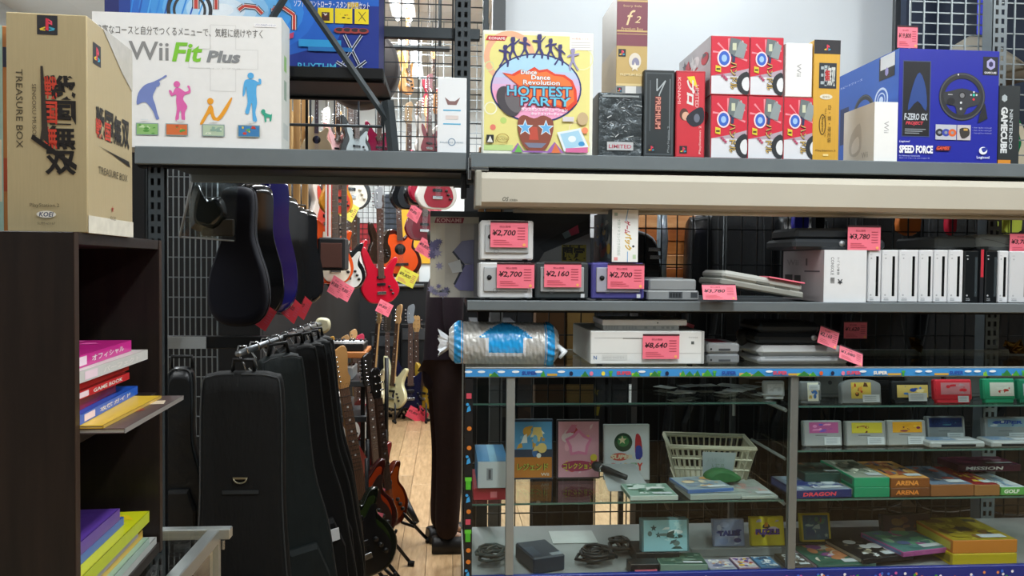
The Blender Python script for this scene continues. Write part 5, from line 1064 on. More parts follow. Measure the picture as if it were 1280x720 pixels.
flat('dark multicoloured game box at the back left of the third glass shelf', 1018, 1075, Z3+.023, YS+.11, .12, .025, '#28443c', ['#3a4a44', '#8a5a3c', '#50685c', '#2c3430'], 10, G3)
# lowest level right
G4 = 'game boxes on the lowest level'; ZL = ZD-.0175; 
def leaning(label, px0, px1, pyt, zb, Y, col, cols, seed, bg, group=None, txt=None, tc='#e8e4e0', d=.016, rx=-.2, frame=.0, h=None, cat='game case', name='game_case', xtra=None):
    b = onsh(px0, px1, pyt, zb, Y, d, h)
    def pr(m, F, Lf, Rt, Tp, w, d, h):
        F.art(w*.04+frame, h*.03+frame, w*.92-2*frame, h*.94-2*frame, cols, 18, seed, bg)
        if txt: F.text(txt, w*.14, h*.38, w*.72, h*.2, '#20204a', .09); F.text(txt, w*.14, h*.38, w*.72, h*.2, tc, .03)
        if xtra: xtra(F, w, h)
    return carton(name, label, cat, b, col, pr, .001, group, rx=rx, body='case_shell')
YL = YS+.04
flat('flat game box with a busy multicoloured cover, first on the lowest right level', 1036, 1112, ZL, YL, .17, .012, '#3c5c50', ['#3a6454', '#b87850', '#d0c8b8', '#8a4a8c', '#e0a068', '#c8b0c0'], 21, G4, .05)
flat('flat black game box with a white streak on the lowest right level', 1090, 1163, ZL+.013, YL+.012, .17, .014, '#101216', ['#16181c', '#1c2024', '#c8bca0', '#d8d8d8', '#8c8474'], 22, G4, .18)
flat('flat pink and green game box on the lowest right level', 1140, 1212, ZL+.0275, YL+.02, .17, .014, '#a8508c', ['#4c7c78', '#a85890', '#60a07c', '#7c90a8', '#98c8a0', '#5c6c98'], 23, G4, .2)
flat('yellow game box, lower of the yellow and orange pair', 1208, 1290, ZL, YL, .22, .034, '#c8b01c', ['#b8a41c', '#8c7a18'], 24, G4)
flat('orange fronted game box, upper of the yellow and orange pair', 1208, 1290, ZL+.0347, YL+.004, .2, .036, '#c87c28', ['#a08c24', '#b8a030', '#7a5a2c', '#4c4434', '#c8b844'], 25, G4)
leaning('yellow framed game case leaning right of the centre post on the lowest level', 1003, 1040, 643, ZL+.02, YS+.2, '#b09c20', ['#3c6478', '#4a7a68', '#2c4a68', '#7a4a44', '#90a8a0'], 31, '#34586c', G4, frame=.003)
leaning('dark framed picture case leaning at the back of the lowest level', 1104, 1166, 644, ZL+.02, YS+.21, '#2c2c30', ['#4c3440', '#6c4434', '#7c5848', '#503850', '#8c6c4c'], 32, '#3c2c38', G4)

# left section: three upright cases
G5 = 'upright game cases on the left of the showcase'; YD = YS+.26
def fd(lines, tc):
    def f(F, w, h):
        for i, (t_, y, hh, c, sc) in enumerate(lines):
            F.text(t_, w*.1, h*y, w*.8, h*hh, c, .10*sc); F.text(t_, w*.1, h*y, w*.8, h*hh, tc[i % len(tc)], .03)
    return f
def rn(F, w, h):
    F.rect(w*.03, h*.5, w*.94, h*.46, '#5c9cc8'); F.rect(w*.03, h*.03, w*.94, h*.34, '#c87c2c'); F.art(w*.06, h*.3, w*.88, h*.6, ['#e8dcb0', '#d8a040', '#e8c878', '#78b4d8', '#b0502c', '#f0f0e8', '#3c6ca8'], 22, 5)
    F.text('レジェンド', w*.12, h*.15, w*.76, h*.12, '#3a3010', .08); F.text('レジェンド', w*.12, h*.15, w*.76, h*.12, '#b8b848', .03); F.text('Wii', w*.7, h*.06, w*.2, h*.05, '#e8e0d0', .02)
def rk_(F, w, h):
    F.rect(w*.03, h*.03, w*.94, h*.94, '#dca0b0'); F.art(w*.05, h*.05, w*.9, h*.9, ['#e8c8d0', '#e89848', '#f0d8dc', '#d87c98', '#e8d060', '#c84848', '#f0b4c4'], 20, 9); F.star(w*.5, h*.6, w*.33, '#e888b0', w*.24); F.star(w*.5, h*.6, w*.25, '#f0b8cc', w*.17)
    F.ell(w*.48, h*.22, w*.38, h*.09, '#a8345c'); F.text('コレクション', w*.14, h*.17, w*.7, h*.1, '#3a3c20', .09); F.text('コレクション', w*.14, h*.17, w*.7, h*.1, '#d8c848', .03); F.ell(w*.85, h*.36, w*.08, w*.08, '#e8d048')
def rm(F, w, h):
    F.rect(w*.03, h*.03, w*.94, h*.94, '#cfd3d6'); F.ell(w*.42, h*.68, w*.2, h*.17, '#24402c'); F.ell(w*.42, h*.7, w*.13, h*.1, '#3c7a44'); F.star(w*.4, h*.72, w*.1, '#d8c8a0'); F.blob([(w*.7, h*.82), (w*.8, h*.78), (w*.84, h*.5), (w*.78, h*.36), (w*.68, h*.5)], '#b82c34'); F.blob([(w*.7, h*.6), (w*.82, h*.6), (w*.84, h*.42), (w*.7, h*.38)], '#3040a0')
    F.ell(w*.34, h*.42, w*.2, h*.07, '#d05848'); F.text('SUPER', w*.14, h*.38, w*.5, h*.08, '#e8d8b8', .05, .1)
    for i, (c, ch) in enumerate(zip('#d04030 #3068c0 #e0a828 #48a040 #d04030'.split(), 'PARTY')): F.text(ch, w*(.16+.14*i), h*.17, w*.13, h*.14, '#f0f0f0', .12); F.text(ch, w*(.16+.14*i), h*.17, w*.13, h*.14, c, .06)
    F.text('パーティー・パック', w*.3, h*.09, w*.36, h*.04, '#5c6c90')
for a, bq, yt, c, f, lb in ((641, 692, 525, '#2c3c54', rn, 'game case with a blue sky and orange ground cover, leftmost of the three upright'), (697, 751, 525.5, '#3c3238', rk_, 'pink game case with a star on its cover, middle of the three upright'), (756, 813, 531.5, '#c4c8ca', rm, 'white game case with multicoloured lettering, right of the three upright')):
    b = Bx(a, bq, yt, Z3+.0006, YD-(.02 if a > 750 else 0), .016); carton('game_case', lb, 'game case', b, c, lambda m, F, Lf, Rt, Tp, w, d, h, f=f: f(F, w, h), .001, G5, rx=-.07, body='case_shell')
# curling sleeve under the white case
t = thing('plastic_sleeve', 'curling pale plastic sleeve at the foot of the white game case', 'sleeve', (at(784, 620, YS+.14).x, YS+.125, Z3+.001)); m = MB(); vs = []
for i in range(9): q = i/8; vs += [(-.055, .11*q, .05*q*q), (.075-.03*q, .11*q, .05*q*q)]
m.add(vs, [(2*i, 2*i+1, 2*i+3, 2*i+2) for i in range(8)], mt('#a8acac', .25, 0, .1, 20, .5), True); m.build('sheet', t)
# blue white box on a red one
b = onsh(592, 634, 603, Z3, YS+.06, .2, Z3+.033); bb = carton('gift_box', 'flat red box under the blue and white box at the left end of the showcase', 'box', b, '#b02c3c', lambda m, F, Lf, Rt, Tp, w, d, h: F.rect(w*.5, h*.2, w*.2, h*.5, '#d87880'))
b = Bx(597, 635, 577, Z3+.035, YS+.05, .2)
carton('game_box', 'blue topped white box on the flat red box', 'box', b, '#c4ccd2', lambda m, F, Lf, Rt, Tp, w, d, h: (Tp.rect(0, 0, w, d, '#2c6c98'), Tp.rect(w*.4, 0, w*.25, d, '#6a98b4'), Lf.rect(0, 0, d, h, '#2c6c98'), F.rect(w*.3, h*.3, w*.2, h*.45, '#8c949c'), F.rect(w*.36, h*.35, w*.08, h*.35, '#4a5058')))
# plastic basket
ybk = YS+.19
b = onsh(838, 946, 560, Z3, ybk, .17)
t = thing('plastic_basket', 'cream slotted plastic basket with a white label in the showcase', 'basket', (b.loc[0]-.004, ybk, Z3+.001), -.18)
PL = mt('#c9c4ac', .45, 0, .05); w0, w1, d0, d1, h = .195, .245, .14, .18, .105
def bk_pt(u, v, k):  # side k, u along 0..1, v height 0..1
    hw = (w0+(w1-w0)*v)/2; hd = (d0+(d1-d0)*v)/2; cy = .09
    c = [(-hw, cy-hd), (hw, cy-hd), (hw, cy+hd), (-hw, cy+hd)]; a, bq = c[k], c[(k+1) % 4]; return (a[0]+(bq[0]-a[0])*u, a[1]+(bq[1]-a[1])*u, h*v)
for k, nm in enumerate(('front_wall', 'side_wall', 'back_wall', 'side_wall')):
    m = MB(); n = 14 if k % 2 == 0 else 10
    for v, r in ((.03, .006), (.36, .0035), (.66, .0035), (.97, .0065)): m.tube([bk_pt(0, v, k), bk_pt(1, v, k)], r, PL, 4)
    for i in range(n+1): m.tube([bk_pt(i/n, 0, k), bk_pt(i/n, 1, k)], .0026, PL, 4)
    m.build(nm, t)
m = MB(); m.box(-w0/2, w0/2, .09-d0/2, .09+d0/2, 0, .003, PL); m.build('bottom', t)
m = MB(); m.tube([bk_pt(0, 1, 0), bk_pt(1, 1, 0), bk_pt(1, 1, 1), bk_pt(1, 1, 2), bk_pt(0, 1, 0)], .0055, PL, 8); m.build('rim', t)
m = MB(); q = [bk_pt(.38, .1, 0), bk_pt(.78, .1, 0), bk_pt(.78, .88, 0), bk_pt(.38, .88, 0)]; m.add([(x, y-.006, z) for x, y, z in q], [(0, 1, 2, 3)], mt('#b8c4c8', .3)); F = ffront(m, q[0][0], q[1][0], q[2][1]-.008, .0, h); F.text('ﾌﾟﾚｾﾞﾝﾄ', .008, h*.62, .05, .012, '#98a8a8'); F.text('入荷品', .018, h*.4, .04, .018, '#8c9c90', .02); m.build('label_card', t)
m = MB(); m.puff(smooth([(-.04, 0), (.035, 0), (.05, .012), (.02, .03), (-.02, .034), (-.05, .018)], 4), [(.7, -.02), (1, -.008), (1, .02), (.6, .035)], mt('#2c6a38', .7, 0, .3, 60)); tag(m.build('green_cloth', None, (at(905, 605, YS+.14).x, YS+.15, Z3+.018)), 'folded green cloth bundle in front of the plastic basket', 'cloth')
# microphone
a = at(752, 612, YS+.12); t = thing('microphone', 'black microphone lying across the glass shelf in front of the white game case', 'microphone', (at(768, 640, YS+.12).x, YS+.12, Z3+.028), .7, None, 0, 0); 
m = MB(); m.lathe([(.002, -.035), (.018, -.03), (.024, -.012), (.022, .004), (.015, .012)], mt('#34383a', .5, .4, .3, 200), (0, 0, 0), 20, 'X'); m.build('head', t)
m = MB(); m.lathe([(.018, .010), (.019, .016), (.018, .02)], CHROME, (0, 0, 0), 20, 'X'); m.build('ring', t)
m = MB(); m.lathe([(.015, .02), (.017, .05), (.013, .12), (.012, .15), (.003, .153)], mt('#15171a', .4), (0, 0, 0), 20, 'X'); m.build('handle', t); t.rotation_euler = (0, .10, -.7)
t.location = (at(750, 612, YS+.20).x, YS+.22, Z3+.045); t.rotation_euler = (0, .16, -.75); t.scale = (.62, .62, .62)
# low boxes near the glass, left section
G6 = 'flat cases on the left third glass shelf'
flat('green and white covered flat case beside the microphone', 796, 857, Z3, Y3, .12, .013, '#b8c4bc', ['#7c9c8c', '#2c5c44', '#c8d4cc', '#d8dcd8', '#4c7c64'], 41, G6)
flat('flat case with an orange and grey cover and blue front', 868, 929, Z3+.016, Y3+.01, .13, .010, '#4468a0', ['#90a0a8', '#c89c60', '#d8c8a8', '#7c8c9c'], 42, G6, .12)
flat('clear plastic case under the orange and grey covered one', 872, 938, Z3, Y3, .13, .015, '#9ca8a4', ['#8c9894', '#a8b0ac'], 43, G6, .05)
flat('pale clear case with a faint red print beside the centre post', 938, 984, Z3, Y3, .17, .008, '#a8b0a8', ['#a0a8a0', '#a8a0a0', '#b8948c', '#a8b0a8'], 44, G6)
# cards on the upper glass shelf
R = random.Random(21)
for k in range(16):
    x = at(R.uniform(838, 968), 500, YS+.25).x; y = YS+.12+R.uniform(0, .22); m = MB(); m.box(-.03, .03, -.02, .02, 0, .0012, mt(R.choice(['#c4c8c8', '#b4b8b8', '#a8b0b4']), .4)); F = ftop(m, -.03, .03, -.02, .02, .0012); F.rect(.012, .01, .025, .012, '#8c9498')
    o = m.build('paper_card', None, (x, y, Z1+.001+.0016*k), (0, 0, R.uniform(-1, 1))); tag(o, 'small white paper card in the loose heap on the upper glass shelf', 'card', 'loose white cards on the upper glass shelf')
b = onsh(936, 985, 474, Z1, YS+.30, .08); carton('cardboard_box', 'brown cardboard box on the upper glass shelf left of the centre post', 'box', b, '#4a3a28', None)
# below third shelf, left: leaning cases and front row
leaning('shiny silver and teal picture tin leaning in the lower middle of the showcase', 803, 862, 652, ZL+.035, YS+.10, '#5c7c80', ['#8cc8d0', '#4c5c5c', '#ecf8f8', '#34504c', '#68807c', '#b8e0e4'], 51, '#9cd0d8', d=.03, h=ZL+.125, rx=-.1)
leaning('blue and white game case leaning left of the yellow one', 893, 932, 650, ZL+.025, YS+.16, '#8890a8', ['#a8b4d0', '#5c6ca8', '#c8d0e0', '#4a4c80', '#8c9cc0'], 52, '#98a4c0', 'leaning game cases under the third shelf', 'TALES', '#3c4484')
leaning('bright yellow game case with purple lettering leaning near the centre post', 940, 982, 647, ZL+.025, YS+.16, '#c8b424', ['#e0c824', '#e09828', '#c8b8c8', '#d8c830', '#2c2c34'], 53, '#d8c42c', 'leaning game cases under the third shelf', 'PUZZLE', '#6c4ca0')
for a, bq, yt, lb in ((868, 1000, 0, 'white display step carrying the leaning cases in the showcase'),):
    b = Bx(875, 990, 0, ZL+.0004, YS+.15, .2, ZL+.024); carton('display_step', lb, 'display stand', b, '#8c908e', None)
b = Bx(805, 860, 0, ZL+.0004, YS+.10, .1, ZL+.034); carton('display_block', 'small black block under the shiny tin', 'display stand', b, '#15181a', None)
b = Bx(1000, 1200, 0, ZL+.0004, YS+.19, .14, ZL+.019); carton('display_step', 'dark display step at the back of the lowest right level', 'display stand', b, '#2a2c2e', None)
flat('thick green covered book lying in front of the shiny tin', 836, 896, ZL, YS+.05, .09, .018, '#7c9484', ['#3c5c4c', '#54705c', '#7c9484', '#2c443a'], 61, None, -.06, name='book', cat='book')
G7 = 'flat cases in the front row of the lowest left level'
flat('pale flat case with a small picture, first in the front row beside the green book', 899, 934, ZL, YS+.03, .07, .012, '#9098a0', ['#a8a4b8', '#c89870', '#e0dcd8', '#6c7498'], 62, G7)
flat('flat case with a red and yellow cover in the front row', 936, 962, ZL, YS+.03, .08, .013, '#8c6878', ['#d8c8d0', '#c84848', '#e0b83c', '#6a5aa0'], 63, G7)
flat('flat case with a blue cover in the front row', 964, 990, ZL, YS+.03, .08, .013, '#3c5c80', ['#4c80a8', '#a8c0d0', '#284868', '#e0e4e8'], 64, G7)
flat('flat brown case with a white tag right of the centre post', 1000, 1032, ZL, YS+.03, .1, .014, '#54483c', ['#4c4844', '#c8ccd0', '#6c6458'], 65, G7)
# power adapter, cables, papers
b = Bx(672, 716, 0, ZL+.0004, YS+.06, .13, ZL+.045); t = carton('power_adapter', 'dark blue black power adapter box among the cables', 'adapter', b, '#1e2c3a', lambda m, F, Lf, Rt, Tp, w, d, h: (Tp.rect(w*.6, .004, w*.35, .02, '#8c949a'), Tp.rect(.004, .02, w*.3, d*.5, '#26384a')), .004, rz=.3)
m = MB(); m.box(-.06, .075, -.05, .06, 0, .0015, mt('#b4b6b2', .6)); tag(m.build('paper_sheet', None, (at(715, 690, YS+.3).x, YS+.33, ZL+.0005)), 'white paper sheet at the back of the lowest left level', 'paper')
def cable(label, x, y, z, col, n, r, wx, wy, seed, name='cable'):
    R = random.Random(seed); pts = []
    for i in range(n*10): a = i/10*2*math.pi; k = .6+.4*math.sin(i*.37+seed); pts.append((wx*k*math.cos(a)+.01*R.uniform(-1, 1), wy*k*math.sin(a)+.006*R.uniform(-1, 1), r+(.010+.022*abs(math.sin(i*.21)))))
    m = MB(); m.tube(pts, r, mt(col, .5), 6); tag(m.build(name, None, (x, y, z)), label, 'cable')
cable('coil of dark grey cable at the left end of the lowest level', at(616, 700, YS+.1).x, YS+.14, ZL, '#3c4240', 7, .004, .045, .05, 1)
cable('tangle of black cables right of the power adapter', at(745, 700, YS+.12).x, YS+.12, ZL, '#0f1113', 8, .0045, .055, .05, 2)
cable('black cable heap in front of the shiny tin', at(790, 710, YS+.08).x-.01, YS+.2, ZL, '#131517', 6, .005, .03, .05, 3)
b = Bx(797, 835, 0, ZL+.0004, YS+.028, .045, ZL+.03); t = carton('black_case', 'black box with a pink card on its front in the lowest level', 'box', b, '#141618', None); price_tag(t, -.028, -.0025, .016, .06, .016, '¥540', pin=False)

# ================================================================ THE GUITAR SHOP BEHIND
OUT = {
 'strat': [(0, 0), (.10, .012), (.158, .08), (.15, .16), (.112, .22), (.12, .28), (.145, .345), (.115, .352), (.06, .30), (.03, .29), (-.03, .29), (-.06, .315), (-.11, .40), (-.15, .415), (-.148, .33), (-.115, .24), (-.14, .17), (-.162, .09), (-.11, .012)],
 'lp': [(0, 0), (.11, .01), (.165, .09), (.15, .17), (.11, .23), (.115, .28), (.135, .33), (.10, .335), (.055, .29), (.03, .30), (-.03, .33), (-.08, .345), (-.125, .31), (-.115, .24), (-.15, .17), (-.165, .09), (-.11, .01)],
 'acoustic': [(0, 0), (.13, .015), (.195, .11), (.175, .21), (.13, .27), (.135, .33), (.15, .40), (.11, .41), (.06, .36), (.03, .36), (-.03, .42), (-.09, .43), (-.145, .39), (-.135, .29), (-.175, .21), (-.195, .11), (-.13, .015)],
 'bass': [(0, 0), (.09, .01), (.16, .08), (.16, .15), (.115, .23), (.13, .30), (.16, .37), (.13, .385), (.06, .31), (.03, .30), (-.03, .30), (-.07, .35), (-.12, .46), (-.165, .475), (-.15, .37), (-.12, .25), (-.155, .17), (-.17, .1), (-.10, .01)],
}
def guitar(label, px, py, Y, style='strat', body='#8c1c24', neck='#c89a60', head=None, pg=None, s=1., rz=0., rx=0., ry=0., group=None, tagp=None, z=None, fb=None, fine=True, stand=False, x=None, burst=None):
    a = at(px, py, Y); nm = {'bass': 'bass_guitar', 'acoustic': 'acoustic_guitar'}.get(style, 'electric_guitar')
    t = thing(nm, label, 'guitar', (a.x if x is None else x, Y, a.z if z is None else z), rz, group, rx, ry); t.scale = (s, s, s)
    pts = smooth(OUT[style], 4); th = .1 if style == 'acoustic' else .042; bm = mt(body, .18, 0, .1, 5, .6)
    m = MB(); rim = mt(burst, .2, 0, .1, 5, .6) if burst else bm
    m.puff(pts, [(.96, -th/2), (1, -th/2+.006), (1, th/2-.006), (.96, th/2)], rim, (0, .19))
    if burst:
        F = Face(m, (0, -th/2, 0), (1, 0, 0), (0, 0, 1), (0, -1, 0), 1, 1)
        for k, c in ((.90, burst), (.82, body)): F.poly([(x_*k, .19+(z_-.19)*k) for x_, z_ in pts], mt(c, .2, 0, .1, 5, .6))
    m.build('body', t)
    ac = style == 'acoustic'; nb = .42 if ac else .30; L = .50 if style == 'bass' else .40; nb = nb-.06
    nk = mt(neck, .4); hd = mt(head or neck, .3)
    m = MB(); zt = nb+L+.06; m.add([(-.027, -th/2-.012, nb), (.027, -th/2-.012, nb), (.021, -th/2-.012, zt), (-.021, -th/2-.012, zt), (-.022, -th/2+.012, nb), (.022, -th/2+.012, nb), (.017, -th/2+.008, zt), (-.017, -th/2+.008, zt)], [(0, 1, 2, 3), (4, 7, 6, 5), (0, 4, 5, 1), (3, 2, 6, 7), (0, 3, 7, 4), (1, 5, 6, 2)], nk); m.build('neck', t)
    m = MB(); m.add([(-.027, -th/2-.016, nb-.03), (.027, -th/2-.016, nb-.03), (.021, -th/2-.016, zt), (-.021, -th/2-.016, zt), (-.027, -th/2-.011, nb-.03), (.027, -th/2-.011, nb-.03), (.021, -th/2-.011, zt), (-.021, -th/2-.011, zt)], [(0, 1, 2, 3), (0, 4, 5, 1), (3, 2, 6, 7), (0, 3, 7, 4), (1, 5, 6, 2)], mt(fb or '#4a3226', .5))
    for k in range(16):
        zz = zt-(zt-nb)*(1-.5**(k/12))*1.35
        if zz > nb-.02: m.box(-.022, .022, -th/2-.0175, -th/2-.0155, zz-.001, zz+.001, CHROME); 
        if k in (3, 5, 7, 9, 12): m.box(-.004, .004, -th/2-.0172, -th/2-.0158, zz+.012, zz+.02, WHITEP)
    m.build('fingerboard', t)
    m = MB()
    if ac or style == 'lp': hp = [(-.021, zt), (.021, zt), (.036, zt+.05), (.032, zt+.15), (.012, zt+.165), (0, zt+.155), (-.012, zt+.165), (-.032, zt+.15), (-.036, zt+.05)]
    else: hp = smooth([(-.022, zt), (.021, zt), (.038, zt+.04), (.03, zt+.07), (.042, zt+.15), (.03, zt+.185), (-.002, zt+.175), (-.026, zt+.15), (-.032, zt+.05)], 3)
    m.puff(hp, [(.97, -th/2-.006), (1, -th/2-.003), (1, -th/2+.008)], hd, smooth=False); hs = m.build('headstock', t)
    if z is None:
        m = MB(); m.tube([(0, -th/2, zt+.15), (0, -th/2, (CEIL-.012-a.z)/s)], .0022, mt('#2a2c2e')); m.build('hanging_cord', t)
    npg = 4 if style == 'bass' else 6
    for k in range(npg):
        if ac or style == 'lp': sd = -1 if k < npg//2 else 1; zz = zt+.04+.04*(k % (npg//2)); xx = sd*.038
        else: sd = -1; zz = zt+.03+(.125/npg)*k*1.05; xx = -.036
        m = MB(); m.box(min(xx, xx+sd*.018), max(xx, xx+sd*.018), -th/2-.002, -th/2+.006, zz-.005, zz+.005, CHROME, .002); m.cyl((xx-sd*.022, -th/2-.016, zz), .004, .012, CHROME, 'Y', 8); m.build('tuning_peg', hs)
    if pg:
        q = [(x_*.72+.012, .06+(z_-.06)*.78) for x_, z_ in pts]; m = MB(); m.puff(q, [(1, -th/2-.004), (1, -th/2-.0005)], mt(pg, .3), (0, .19), False); pgo = m.build('pickguard', t)
    if ac:
        m = MB(); m.cyl((0, -th/2-.0008, .25), .05, -.001, mt('#14100c'), 'Y', 28); m.build('sound_hole', t)
        m = MB(); m.box(-.07, .07, -th/2-.010, -th/2-.001, .10, .125, mt('#2a1a14'), .002); m.build('bridge', t)
    else:
        for zz in ((.14, .24) if style != 'bass' else (.16, .22)):
            m = MB(); m.box(-.038, .038, -th/2-.012, -th/2-.003, zz-.01, zz+.012, mt('#15171a' if not pg or pg != '#17181a' else '#d0ccc0', .3), .002); m.build('pickup', pgo if pg else t)
        m = MB(); m.box(-.04, .04, -th/2-.014, -th/2-.003, .075, .10, CHROME, .002); m.build('bridge', t)
        for k in range(3):
            m = MB(); m.cyl((.07+.016*k, -th/2-.016, .14-.03*k), .010, .012, mt('#1a1a1a' if body != '#15171a' else '#c8c0a8', .3), 'Y', 12); m.build('knob', pgo if pg else t)
    if fine:
        m = MB()
        for k in range(npg):
            xx = (k-(npg-1)/2)*.0075; m.box(xx-.0005, xx+.0005, -th/2-.021, -th/2-.020, .09, zt+.02, CHROME)
        o = m.build('strings', t); o['kind'] = 'stuff'
    if tagp: price_tag(t, tagp[0], -th/2-.03, tagp[1], tagp[2] if len(tagp) > 2 else .09, tagp[3] if len(tagp) > 3 else .09, '¥9,800', 0, 0, .5, False, tagp[4] if len(tagp) > 4 else PINK)
    return t
# dark partitions
BK = mt('#17181a', .7, 0, .3, 4)
m = MB(); m.box(-2.4, -.86, 3.75, 3.80, 0, 2.05, BK); tag(m.build('partition_panel', None), 'added dark panel blocking the bright area behind the hanging black instrument cases', 'partition')  # panel added to block the bright area at the left
m = MB(); m.box(-.90, -.86, 3.81, 7.9, 0, 1.95, BK); tag(m.build('partition_panel', None), 'long dark partition along the left of the aisle with guitars hung on it', 'partition')  # guitar partition, its black face also added to block the bright left side
yb = 8.62
m = MB(); m.box(at(436, 400, yb).x-.8, at(600, 400, yb).x+2.6, yb, yb+.05, 0, at(500, 352, yb).z, BK); tag(m.build('partition_panel', None), 'added black panel darkening the far wall behind the row of standing basses', 'partition')  # panel added and widened to keep the pale far wall dark
for lb, c, x0, x1, y0, y1, Y in (('red board hanging on the far wall of the guitar corner', '#9c1c24', 440, 471, 279, 352, Yw-.031), ('yellow board on the far wall behind the orange acoustic guitar', '#d8a41c', 499, 541, 257, 329, Yw-.031),
                                 ('dark blue grey board on the far wall between the red and the yellow ones', '#2c3440', 481, 497, 243, 300, Yw-.031), ('wooden tan board on the far wall under the yellow one', '#a08458', 508, 524, 330, 352, Yw-.031)):
    m = MB(); a = at(x0, y1, Y); bq = at(x1, y0, Y); m.box(0, bq.x-a.x, 0, .03, 0, bq.z-a.z, mt(c, .6, 0, .08)); tag(m.build('wall_board', None, (a.x, Y, a.z)), lb, 'board')
grid_panel('dark wire grid on the pale far wall above the red board', at(434, 250, 8.7).x, at(500, 250, 8.7).x, 8.705, at(450, 352, 8.7).z, at(450, 212, 8.7).z, .055, .055, WIRE, .0025)
grid_panel('white ceiling high wire grid far behind the steel post', at(470, 100, 6.0).x, at(610, 100, 6.0).x, 6.0, at(500, 192, 6).z, 3.3, .08, .08, WIREG, .003)
m = MB(); m.cyl((at(438, 353, 8.6).x, 8.6, at(438, 353, 8.6).z-.03), .02, at(530, 356, 8.6).x-at(438, 352, 8.6).x, mt('#8c9296', .3, .8), 'X', 12); tag(m.build('metal_rail', None), 'horizontal grey metal rail on the far wall below the red board', 'rail')
# amps in front of the far panel
for i, (x0, x1, y0, y1, Y, lb) in enumerate(((436, 462, 455, 505, 7.9, 'small black amplifier at the left end of the far bass row'), (462, 500, 415, 500, 8.25, 'black amplifier cabinet behind the cream bass'), (500, 535, 405, 500, 8.25, 'black amplifier cabinet behind the dark blue bass'))):
    a = at(x0, y1, Y); bq = at(x1, y0, Y); t = thing('guitar_amplifier', lb, 'amplifier', ((a.x+bq.x)/2, Y, 0)); w = bq.x-a.x; h = bq.z
    m = MB(); m.box(-w/2, w/2, 0, .28, 0, h, mt('#111214', .6), .008); m.build('cabinet', t)
    m = MB(); m.box(-w/2+.02, w/2-.02, -.006, 0, .04, h*.78, mt('#1c1e20', .9, 0, .4, 300)); m.build('grille', t)
    m = MB(); m.box(-w/2+.02, w/2-.02, -.005, 0, h*.82, h*.95, mt('#3c4044', .4)); m.build('control_panel', t)
def foot_stand(label, x, y, rz=0., group='black guitar floor stands', s=1.):
    t = thing('guitar_stand', label, 'stand', (x, y, 0), rz, group); t.scale = (s, s, s)
    for dx, dy in ((-.16, -.12), (.16, -.12), (0, .2)):
        m = MB(); m.tube([(0, .03, .26), (dx, dy, .012)], .009, BLACKM, 8); lg = m.build('leg', t)
        m = MB(); m.tube([(dx*.93, dy*.93, .016), (dx*1.08, dy*1.08, .012)], .014, mt('#0c0c0d', .8), 8); m.build('rubber_foot', lg)
    m = MB(); m.tube([(0, .03, .22), (0, .05, .62)], .009, BLACKM, 8); m.build('upright', t)
    for k in (-1, 1):
        m = MB(); m.tube([(0, .03, .14), (k*.07, .0, .115), (k*.075, -.09, .105), (k*.075, -.1, .13)], .008, BLACKM, 8); m.build('cradle_arm', t)
# far standing row
G8 = 'basses and guitars standing in the far row'
far = [(466, 497, 'bass', '#d0c8a4', '#b08c5c', None, None, 'cream bodied bass partly hidden at the left of the far row', -.9),
       (491, 498, 'bass', '#e0dcb0', '#b08c60', '#c8a070', None, 'cream bass with a maple headstock in the far row', -.75),
       (484, 494, 'strat', '#141a44', '#5c4634', '#30281e', None, 'dark blue guitar half behind the cream bass in the far row', .1),
       (513, 499, 'bass', '#141630', '#7a6248', '#788088', None, 'dark navy bass with a grey headstock in the middle of the far row', .1),
       (530, 492, 'strat', '#b8942c', '#d0a458', '#d8b050', None, 'yellow bodied guitar with a pale yellow neck right in the far row', -.8),
       (520, 478, 'lp', '#d8b860', '#b08c5c', None, '#e0d8b0', 'small yellow and cream guitar behind the navy bass', .0)]
for i, (px, py, st_, bc, nc, hc, pgc, lb, rz) in enumerate(far):
    Y = 7.75+(.22 if i in (2, 5) else 0)
    g = guitar(lb, px, py, Y, st_, bc, nc, hc, pgc, 1.02 if st_ != 'bass' else 1.02, rz, -.10, 0, G8, (.0, .03, .15, .11, '#e0485c') if i in (3, 4) else None, z=.115)
    foot_stand('black floor stand under the '+['partly hidden cream bass', 'cream bass with maple headstock', 'dark blue guitar in the far row', 'dark navy bass', 'yellow bodied guitar', 'small yellow and cream guitar'][i], g.location.x, Y+.02, rz)
# hanging far instruments
guitar('orange sunburst acoustic guitar with a yellow tag hanging in the far corner', 500, 346, 7.2, 'acoustic', '#d8501c', '#6c4c34', '#3a2418', None, .98, .3, 0, -.05, None, (.0, .10, .18, .14, '#e0dc50'), burst='#3a1008')
guitar('crimson single cutaway guitar with a pink tag hanging at the far right', 529, 301, 6.6, 'lp', '#6c1424', '#5c4434', '#201818', '#701828', .95, .25, 0, .03, None, (-.02, .03, .15, .13))
guitar('black guitar with a pink tag hanging upper right of the aisle', 508, 262, 6.0, 'strat', '#17191c', '#8a7458', None, '#2c3034', .9, .7, 0, 0, None, (.02, .05, .12, .12))
guitar('second black guitar hanging beside the crimson one', 520, 257, 5.8, 'strat', '#101214', '#6a5644', None, None, .85, 1.0)
guitar('bright crimson guitar with a pink tag hanging highest at the right', 532, 254, 5.6, 'strat', '#a01838', '#c8a070', None, '#b8284a', .85, .6, 0, 0, None, (.04, .05, .12, .12))
guitar('bright red bass with a pink tag hanging left of the orange acoustic guitar', 476, 379, 5.9, 'bass', '#b8142c', '#6c5c4c', '#888c90', None, .86, .45, 0, -.04, None, (-.02, .04, .13, .11))
guitar('dark guitar behind the red bass with a chrome headstock', 474, 330, 6.6, 'strat', '#2c2018', '#8c7454', '#b0b4b8', None, .8, .9)
